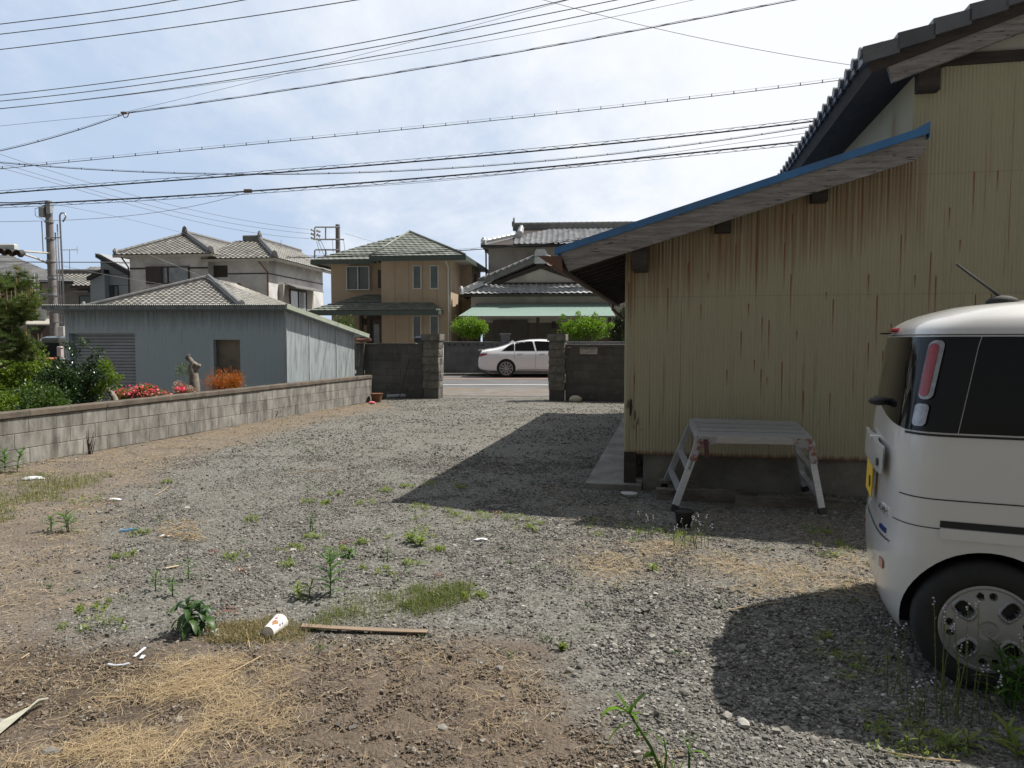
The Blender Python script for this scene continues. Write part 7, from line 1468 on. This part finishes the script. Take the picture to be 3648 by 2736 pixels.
# flowering stalks
L_STK = leafmat('stalk_green', (.06, .10, .02), (.12, .17, .035), (.2, .22, .06), tr=.2); L_VIO = leafmat('pale_violet_petals', (.45, .40, .62), (.6, .55, .75), (.7, .66, .8), tr=.3)
def stalks(u, v, n, h, label, seed, spread=.05, flowers=True):
    rg = random.Random(seed); b = gp(u, v); r = thing('flowering_weed', label, 'weed', b, 0); mb = MB(); fl_ = MB()
    for i in range(n):
        o = b + Vector((rg.uniform(-1, 1), rg.uniform(-1, 1), 0)) * spread; hh = h * rg.uniform(.55, 1.05); tip = o + Vector((rg.uniform(-.12, .12) * hh, rg.uniform(-.1, .1) * hh, hh)); mid = o.lerp(tip, .5) + Vector((rg.uniform(-.02, .02), 0, 0)); mb.tube([o, mid, tip], [.0022, .0017, .001], 4)
        m_ = int(hh / .018)
        for j in range(m_):
            t = .1 + .85 * j / m_; p = o.lerp(mid, t * 2) if t < .5 else mid.lerp(tip, 2 * t - 1); a = rg.uniform(0, 6.3); leafmesh(mb, p, (cos(a), sin(a), 1.3), rg.uniform(.008, .02), .0018, .1, 2, .2, rv=rg.random())
        if flowers:
            for j in range(3): p = tip + Vector((rg.uniform(-.008, .008), rg.uniform(-.008, .008), -.012 * j)); fl_.ball(p, (.0045, .0045, .0035), seg=6)
    mb.build('stems', L_STK, r, world=True)
    if flowers: fl_.build('flowers', L_VIO, r, world=True)
stalks(3390, 2560, 10, .52, 'tall flowering stalks in front of the van wheel', 1, .05); stalks(3192, 2480, 5, .36, 'slender stalk group left of the van wheel', 2, .04); stalks(3268, 2570, 6, .19, 'short violet tipped stalks before the van tyre', 3, .04)
stalks(3632, 2500, 5, .42, 'thin stalks at the right edge beside the hubcap', 4, .04); stalks(2465, 1958, 12, .26, 'violet flowering stalks where the building shade ends', 5, .13); stalks(2290, 1925, 5, .20, 'sparse stalks in the shade edge left of the nursery pot', 6, .08)
stalks(2060, 1900, 4, .15, 'thin stalks at the left part of the shade edge', 7, .1, False); stalks(2450, 2040, 6, .12, 'tiny stalks in the sunlit dry patch', 8, .12, False); stalks(1215, 2060, 4, .12, 'wispy pale stalks in the gravel behind the upright weed', 9, .08, False)
stalks(3530, 2560, 5, .26, 'low stalk group between the wheel stalks and the fern like weed', 12, .06)
# ---- blade fields
def bladefield(name, P, h, lean, m, label, cat, seed, w=.0016, flat=False, rn=None):
    rng = np.random.default_rng(seed); n = len(P); a = rng.uniform(0, 2 * pi, n); L = h * rng.uniform(.5, 1.4, n); Z = hgt(P[:, 0], P[:, 1])
    el = rng.normal(.06, .09, n) if flat else np.clip(rng.normal(1.1, lean, n), .15, 1.5)
    d = np.stack([np.cos(a) * np.cos(el), np.sin(a) * np.cos(el), np.sin(el)], -1); b = np.stack([P[:, 0], P[:, 1], Z + (rng.uniform(.002, .018, n) if flat else 0)], -1)
    s = np.stack([-np.sin(a), np.cos(a), rng.normal(0, .3, n)], -1) * w; bend = rng.normal(0, .12, (n, 3)) * L[:, None]; bend[:, 2] *= .25 if flat else 1; 
    m1 = b + d * (L * .5)[:, None] + bend * .5; t = b + d * L[:, None] + (np.array([0, 0, -.0]) if flat else -np.stack([0 * L, 0 * L, L * .25], -1)); 
    if flat: m1[:, 2] = np.maximum(m1[:, 2], Z + .002); t[:, 2] = np.maximum(t[:, 2], Z + .002)
    V = np.stack([b - s, b + s, m1 + s, m1 - s, t + s * .3, t - s * .3], 1).reshape(-1, 3); i = (np.arange(n) * 6)[:, None]; F = np.concatenate([i + np.array([0, 1, 2, 3]), i + np.array([3, 2, 4, 5])]); r = rng.uniform(0, 1, n)
    return tag(np_mesh(name, V, F, m, rnd=np.concatenate([r, r])), label, cat, kind='stuff')
def scatter(rng, poly, n, wob=.2, edge=.15, dens=None):
    xs_ = [p.x for p in poly]; ys_ = [p.y for p in poly]; X = rng.uniform(max(min(xs_), -7), min(max(xs_), 6), n * 3); Y = rng.uniform(max(min(ys_), 2.2), max(ys_), n * 3)
    k = sst(sdf(poly, X, Y) + wob * (vnoise(X, Y, .3, 21) - .5), edge, -edge); 
    if dens is not None: k = k * dens(X, Y)
    ok = (rng.uniform(0, 1, n * 3) < k) & (((X - WL0.x) * WN.x + (Y - WL0.y) * WN.y) < -.02); return np.stack([X, Y], -1)[ok][:n]
rg = np.random.default_rng(77)
HAY = G([(250, 2560), (640, 2380), (900, 2330), (1010, 2480), (960, 2660), (1000, 2800), (-200, 2900), (-100, 2700)])
PATCHY = lambda X, Y: .15 + .85 * sst(vnoise(X, Y, .35, 31) * .6 + vnoise(X, Y, .12, 32) * .4, .35, .62)
P = np.concatenate([scatter(rg, HAY, 8200, .8, .3, lambda X, Y: .05 + .95 * sst(vnoise(X, Y, .22, 31) * .6 + vnoise(X, Y, .08, 32) * .4, .42, .62)), scatter(rg, DIRT, 4800, .2, .2, PATCHY)])
bladefield('dry_straw', P, .075, 0, L_STRAW, 'loose dry straw strewn over the bare soil', 'straw', 5, w=.0007, flat=True)
tagpts = scatter(rg, STRW, 24000, .4, .3, PATCHY); bladefield('dead_grass', tagpts, .06, .5, L_STRAW, 'matted dead grass along the block wall', 'dead grass', 6, w=.0012, flat=True)
P = np.concatenate([scatter(rg, DRYR, 4200, .4, .25, PATCHY), scatter(rg, G([(1900, 1700), (2200, 1800), (3100, 1860), (3100, 2000), (2000, 1900)]), 2500, .4, .25, PATCHY)]); bladefield('dry_weeds', P, .05, .5, L_STRAW, 'thin dry weeds in the gravel before the building', 'dead grass', 7, w=.0011, flat=True)
STRIP = G([(1050, 2235), (1220, 2175), (1420, 2120), (1560, 2080), (1680, 2085), (1660, 2130), (1500, 2175), (1300, 2225), (1100, 2255)]); P = scatter(rg, STRIP, 5200, .16, .10, PATCHY); bladefield('grass_strip', P, .058, .35, L_GRASS, 'narrow curved strip of short grass above the wooden lath', 'grass', 8, w=.0011)
STRIP2 = G([(740, 2240), (1000, 2190), (1100, 2240), (1080, 2290), (900, 2300), (760, 2290)]); P = scatter(rg, STRIP2, 3200, .1, .06); bladefield('grass_tuft', P, .045, .45, leafmat('half_dry_grass', (.12, .115, .045), (.24, .20, .10), (.40, .32, .19), tr=.3), 'half dry grass around the paper cup', 'grass', 9, w=.0011)
LG = G([(-400, 1800), (150, 1690), (340, 1690), (360, 1740), (180, 1790), (60, 1850), (-400, 1950)]); P = scatter(rg, LG, 5200, .8, .35, PATCHY); bladefield('left_grass', P, .06, .5, L_GRASS, 'low green weeds and grass in the left corner by the wall', 'grass', 10, w=.0016)
# small green ground cover through the gravel
spots = [(1510, 1820, .10), (1600, 1845, .12), (1720, 1850, .16), (1830, 1850, .11), (1500, 1895, .10), (1370, 1752, .07), (1290, 1795, .08), (1160, 1793, .05), (1195, 1760, .05), (1450, 1740, .05), (2180, 1890, .16), (2340, 1900, .14), (2440, 1925, .12), (1700, 2135, .05), (310, 1790, .12), (900, 1850, .06), (1100, 1790, .05), (1350, 2040, .06), (1040, 1960, .07), (1280, 1935, .05), (600, 1720, .05), (1650, 1740, .08), (1550, 1725, .12), (3010, 1960, .16), (3150, 2010, .12), (2900, 1900, .1), (500, 1900, .05), (820, 1990, .06), (1470, 2010, .05), (1200, 1960, .06), (350, 2240, .10), (330, 2180, .05), (3180, 2620, .12), (3320, 2600, .10), (2980, 2330, .12), (3060, 2380, .1), (2000, 2320, .01), (1130, 1920, .07), (430, 1985, .05), (1560, 1960, .05), (1900, 1880, .08), (1020, 2020, .05)]
C = []
for (u, v, r_) in spots:
    c = gp(u, v); 
    for i in range(9): q = rg.normal(0, r_ * .8, 2); C.append([c.x + q[0], c.y + q[1], .008, r_ * rg.uniform(.15, .45)])
C = np.array(C); C2 = C.copy(); 
def flatcloud(name, C, n, size, m, seed, label, cat, hh=.03):
    rng = np.random.default_rng(seed); k = rng.integers(0, len(C), n); q = rng.normal(0, .55, (n, 2)) * C[k, 3:4]; X = C[k, 0] + q[:, 0]; Y = C[k, 1] + q[:, 1]; Z = hgt(X, Y) + rng.uniform(.003, hh, n); a = rng.uniform(0, 2 * pi, n); el = rng.uniform(.1, 1.1, n); d = np.stack([np.cos(a) * np.cos(el), np.sin(a) * np.cos(el), np.sin(el)], -1); s = np.stack([-np.sin(a), np.cos(a), 0 * a], -1); L = (size * rng.uniform(.6, 1.4, n))[:, None]; p = np.stack([X, Y, Z], -1)
    V = np.stack([p, p + d * L * .5 + s * L * .22, p + d * L, p + d * L * .5 - s * L * .22], 1).reshape(-1, 3); i = (np.arange(n) * 4)[:, None]; F = np.concatenate([i + np.array([0, 1, 2]), i + np.array([0, 2, 3])]); r = rng.uniform(0, 1, n); return tag(np_mesh(name, V, F, m, rnd=np.concatenate([r, r])), label, cat, kind='stuff')
flatcloud('ground_cover_weeds', C, 11000, .016, L_LIME, 5, 'patches of tiny lime green weeds between the stones', 'weeds')
rng = np.random.default_rng(12); X = rng.uniform(-5, 5, 900); Y = rng.uniform(3, 16, 900); ok = (gmask(X, Y) > .1) & (np.abs(X) < Y * .72); C = np.stack([X, Y, 0 * X, rng.uniform(.02, .06, 900)], -1)[ok][:420]
flatcloud('sprouting_weeds', C, 10000, .016, L_MID, 6, 'sparse green sprouts scattered all over the gravel', 'weeds', .02)
R_C = np.array([[*gp(u, v).xy, 0, r_] for u, v, r_ in ((770, 1970, .05), (820, 2185, .07), (1230, 1935, .05), (390, 1795, .06), (870, 2040, .05), (1560, 2060, .04), (1770, 1830, .05))]); flatcloud('red_stem_weeds', R_C, 300, .018, leafmat('red_stems', (.15, .06, .04), (.22, .09, .06), (.28, .15, .10), tr=.2), 7, 'small patches of reddish creeping weed', 'weeds', .02)
# ---- litter
c = gp(962, 2290); cup = thing('paper_cup', 'white printed paper cup lying on its side in the half dry grass', 'cup', (c.x, c.y, c.z), 0)
A = gp(955, 2278) + Vector((0, 0, .036)); B = A + Vector((.022, .125, .004)); ax = (B - A).normalized(); sx = ax.cross(Vector((0, 0, 1))).normalized(); ux = sx.cross(ax)
def cupr(t): return .031 + .012 * t
def cpt(t, a, off=0): r = cupr(t) + off; return A.lerp(B, t) + sx * (cos(a) * r) + ux * (sin(a) * r)
M_PAPER = mat('white_paper', (.78, .77, .74), (.72, .71, .68), scale=6, rough=.55)
n = 40; V = []; F = []
for t in (0, .08, .3, .6, .93, .97, 1.0, 1.02):
    for i in range(n): V.append(cpt(min(t, 1), 2 * pi * i / n, .0 if t < .97 else (.0018 if t < 1.01 else -.001)))
for j in range(7):
    for i in range(n): F.append((j * n + i, j * n + (i + 1) % n, (j + 1) * n + (i + 1) % n, (j + 1) * n + i))
mb = MB(); mb.add(V, F, rv=.5); mb.add([A.lerp(B, .03) + sx * (cos(2 * pi * i / n) * .0305) + ux * (sin(2 * pi * i / n) * .0305) for i in range(n)], [tuple(range(n))], rv=.5); mb.build('cup_wall', M_PAPER, cup, world=True, smooth=True, sharp=40)
def cpatch(nm, f, t0, t1, a0, a1, m, off=.0006):
    """printed patch; f(x,y) in 0..1 says where the ink is"""
    N1 = 22; V = []; F = []
    for j in range(N1 + 1):
        for i in range(N1 + 1): V.append(cpt(t0 + (t1 - t0) * j / N1, a0 + (a1 - a0) * i / N1, off))
    for j in range(N1):
        for i in range(N1):
            if f((i + .5) / N1, (j + .5) / N1): b = j * (N1 + 1) + i; F.append((b, b + 1, b + N1 + 2, b + N1 + 1))
    mb = MB(); mb.add(V, F, rv=.5); mb.build(nm, m, cup, world=True)
cpatch('yellow_print', lambda x, y: True, .30, .62, radians(158), radians(178), mat('yellow_ink', (.62, .55, .05), rough=.6))
cpatch('red_disc', lambda x, y: (x - .5) ** 2 + (y - .5) ** 2 < .25 and not abs(y - .5 - (x - .5) * .4) < .10, .60, .74, radians(72), radians(98), mat('red_ink', (.60, .03, .06), rough=.6))
cpatch('red_letters', lambda x, y: abs(abs(x - .5) - abs(y - .5)) < .12, .80, .90, radians(78), radians(94), bpy.data.materials['red_ink'])
cpatch('brown_picture', lambda x, y: ((x - .5) / .5) ** 2 + ((y - .66) / .34) ** 2 < 1 or (y < .66 and abs(x - .5) < .42 * (y / .66) + .05), .16, .55, radians(42), radians(92), mat('caramel_ink', (.34, .18, .07), (.28, .12, .04), scale=90, rough=.6))
cpatch('purple_letters', lambda x, y: (x * 3) % 1 < .6, .42, .56, radians(18), radians(38), mat('purple_ink', (.10, .03, .14), rough=.6)); cpatch('purple_letters', lambda x, y: (y * 2) % 1 < .6, .62, .70, radians(14), radians(32), bpy.data.materials['purple_ink'])
# wooden lath
a = gp(1075, 2243) + Vector((0, 0, .022)); b = gp(1522, 2262) + Vector((0, 0, .018)); mb = MB(); pts = [a.lerp(b, i / 14) + Vector((0, -.010 * sin(pi * i / 14), .0)) for i in range(15)]
for p, q in zip(pts, pts[1:]): mb.beam(p, q + (q - p) * .02, .040, .007)
solid('wooden_lath', mb, mat('pale_brown_lath', (.29, .215, .15), (.20, .15, .105), scale=6, rough=.85, stretch=(1, 14, 4)), 'flat pale brown wooden lath lying below the grass strip', 'lath')
def strip(name, pts, w, m, label, cat, h=.004, z=.012):
    mb = MB(); P = [gp(u, v) + Vector((0, 0, z)) for u, v in pts]
    for p, q in zip(P, P[1:]): mb.beam(p, q, w, h)
    return solid(name, mb, m, label, cat)
M_WPL = mat('white_plastic_scrap', (.72, .73, .75), (.60, .62, .64), scale=12, rough=.4); M_CLRP = mat('milky_plastic', (.50, .53, .56), (.38, .40, .43), scale=20, rough=.3); M_PALM = mat('dry_palm_leaf', (.46, .45, .36), (.34, .33, .26), scale=4, rough=.7, stretch=(1, 8, 1)); M_STALK = mat('straw_stalk', (.50, .38, .22), (.38, .28, .16), scale=6, rough=.8)
strip('plastic_strip', [(478, 2350), (518, 2318)], .012, M_WPL, 'straight white plastic strip on the soil in the left foreground', 'plastic strip'); strip('plastic_chip', [(503, 2357), (512, 2345)], .016, M_WPL, 'tiny white plastic chip beside the straight strip', 'plastic scrap')
strip('plastic_shard', [(384, 2375), (410, 2380), (440, 2378), (462, 2372)], .014, M_CLRP, 'long curved milky plastic shard left of the straight strip', 'plastic scrap'); strip('plastic_ring', [(722, 2258), (718, 2268), (735, 2272), (758, 2266), (780, 2256)], .012, M_WPL, 'broken curved white plastic lid rim below the wilting weed', 'plastic scrap', h=.012)
strip('plastic_chip', [(770, 2272), (778, 2276)], .014, M_WPL, 'tiny white chip right below the broken lid rim', 'plastic scrap'); strip('blue_stick', [(426, 1897), (492, 1889)], .016, mat('blue_plastic', (.10, .33, .62), rough=.4), 'short blue plastic stick on the left gravel', 'stick', h=.012)
a = gp(-20, 2610); mb = MB(); 
for i in range(7): e = gp(172 - i * 5, 2508 + i * 4) + Vector((0, 0, .03 + .004 * i)); mb.beam(a + Vector((.012 * i - .04, -.006 * i, .012)), e, .010, .0015, up=(0, -.2 + .1 * i, 1))
solid('palm_leaf_strip', mb, M_PALM, 'dry grey palm leaf strip at the lower left edge', 'palm leaf')
mb = MB(); rgx = random.Random(5)
for i in range(46):
    c = gp(645 + rgx.uniform(-70, 60), 1905 + rgx.uniform(-35, 28)); a_ = rgx.uniform(-.5, .9); L = rgx.uniform(.06, .2); h = rgx.uniform(.008, .05); d = Vector((cos(a_), sin(a_), 0)); mb.tube([c - d * L / 2 + Vector((0, 0, h)), c + Vector((0, 0, h + .01)), c + d * L / 2 + Vector((0, 0, h * .5))], .003, 4)
solid('straw_bundle', mb, M_STALK, 'tangled heap of orange dry stalks in the left gravel', 'straw heap')
for i, (u, v, s, lb) in enumerate(((588, 1912, .03, 'white crumpled scrap in the tangled heap of stalks'), (408, 1787, .04, 'pale folded scrap near the reddish weeds at left'), (118, 1710, .07, 'flat white scrap in the grass by the block wall'), (1712, 1925, .03, 'small white litter piece in the middle gravel'), (182, 2685, .035, 'round white stone in the lower left soil'))):
    p = gp(u, v) + Vector((0, 0, .012)); mb = MB(); mb.ball(p, (s * (1.6 if i < 4 else 1), s * .7, s * .35), seg=9, jit=.22); solid('paper_scrap' if i < 4 else 'pebble', mb, M_WPL if i < 4 else M_CONC, lb, 'litter' if i < 4 else 'stone')
strip('husk', [(590, 2032), (615, 2027), (637, 2022)], .022, mat('pale_husk', (.55, .46, .34), (.45, .36, .25), rough=.8), 'pale dry husk leaf alone on the left gravel', 'leaf')
for i, (pts, lb) in enumerate((([(332, 2491), (400, 2493), (465, 2492)], 'straight dry stalk lying level in the left foreground'), ([(1030, 1690), (1110, 1684), (1190, 1676)], 'long thin dry stalk across the middle gravel'), ([(560, 2730), (600, 2690), (668, 2605)], 'long dry stalk pointing up in the lower left'), ([(640, 2480), (760, 2440), (930, 2345)], 'long pale stalk running diagonally over the hay'), ([(3160, 2690), (3280, 2712), (3420, 2722)], 'long dry stalk at the bottom right'), ([(878, 2252), (884, 2280), (890, 2315)], 'short bent stalk left of the paper cup'), ([(550, 1770), (585, 1750), (600, 1735)], 'fallen dry stalk near the block wall'), ([(455, 1610), (490, 1625)], 'short dark stick at the block wall foot'), ([(2600, 2175), (2790, 2150)], 'pale stalk lying in the dry patch'), ([(75, 2360), (105, 2340)], 'short pale stalk in the damp soil'))):
    mb = MB(); P = [gp(u, v) + Vector((0, 0, .012)) for u, v in pts]; mb.tube(P, .0028, 5); solid('dry_stalk', mb, M_STALK if i != 7 else M_DARKWOOD, lb, 'stalk')
# dead bush twig at the wall and dry stubble
b = gp(325, 1618); r = thing('dead_twig_bush', 'dead dark brown twig standing against the block wall', 'dead plant', b, 0); mb = MB(); rgx = random.Random(9)
for i in range(11): o = b + Vector((rgx.uniform(-.03, .03), -.02, 0)); t = o + Vector((rgx.uniform(-.04, .08), rgx.uniform(-.03, .03), rgx.uniform(.12, .36))); mb.tube([o, o.lerp(t, .5) + Vector((rgx.uniform(-.02, .02), 0, 0)), t], [.006, .005, .002], 5)
mb.build('twigs', M_DARKWOOD, r, world=True)
for j, (u, v, lb) in enumerate(((480, 1568, 'pair of bleached stubs at the wall foot, nearer the left'), (735, 1530, 'pair of bleached stubs at the wall foot, farther along'))):
    b = gp(u, v); r = thing('bleached_stubs', lb, 'dead plant', b, 0); mb = MB()
    for i in range(4): o = b + Vector((.09 * i - .1, -.02, 0)); mb.tube([o, o + Vector((random.uniform(-.06, .04), 0, random.uniform(.06, .13)))], [.005, .003], 5)
    mb.build('stubs', M_STALK, r, world=True)
# some larger stones that stand out, each its own
BS = [(2275, 2180, .035), (2115, 2310, .04), (2068, 2380, .045), (2030, 2395, .05), (2050, 2410, .035), (1575, 2600, .05), (1500, 2368, .035), (2650, 2590, .065), (2590, 2560, .05), (2560, 2490, .035), (2350, 2370, .05), (2190, 2310, .045), (2440, 2480, .06), (2900, 2640, .04), (2640, 2320, .06), (825, 1670, .03), (1230, 1745, .05), (1590, 2410, .03), (1700, 1800, .04), (1780, 2380, .04)]
LB = ['brown rounded stone in the middle gravel', 'pale flat stone at the upper edge of the coarse patch', 'grey stone in the row at the soil edge, left one', 'squarish pale stone in the row at the soil edge', 'reddish grey stone behind the squarish pale one', 'flat pale stone half sunk in the brown soil', 'small grey stone on the soil below the lath', 'big rounded stone near the bottom right', 'angular stone just left of the big rounded one', 'dark stone above the angular one', 'pale stone in the centre of the coarse patch', 'grey stone on the left side of the coarse patch', 'long low stone in the lower coarse patch', 'stone in front of the van shadow', 'dark stone at the left border of the van shadow', 'pale pebble near the block wall', 'black lump on the middle gravel', 'small pale stone on the brown soil', 'grey stone at the tip of the building shadow', 'stone where soil and gravel meet']
for i, ((u, v, s), lb) in enumerate(zip(BS, LB)):
    random.seed(100 + i); p = gp(u, v); bm = bmesh.new(); bmesh.ops.create_icosphere(bm, subdivisions=2, radius=1)
    for w in bm.verts: q = w.co.normalized(); w.co = q * (1 + .35 * noise.noise(q * 1.3 + Vector((i * 3.1, 0, 0)))); w.co = Vector((max(-.85, min(.85, w.co.x)), w.co.y * .8, w.co.z * .6))
    rot = Matrix.Rotation(random.uniform(0, 6), 4, 'Z') @ Matrix.Rotation(random.uniform(-.3, .3), 4, 'X')
    bm.transform(rot @ Matrix.Scale(s * .5, 4)); lay = bm.faces.layers.float.new('rnd'); rr = random.uniform(.3, 1)
    for f in bm.faces: f[lay] = rr
    me = bpy.data.meshes.new('stone'); bm.to_mesh(me); bm.free(); o = link('stone', me, M_STONE); o.location = p + Vector((0, 0, s * .14)); tag(o, lb, 'stone', 'larger stones in the yard')
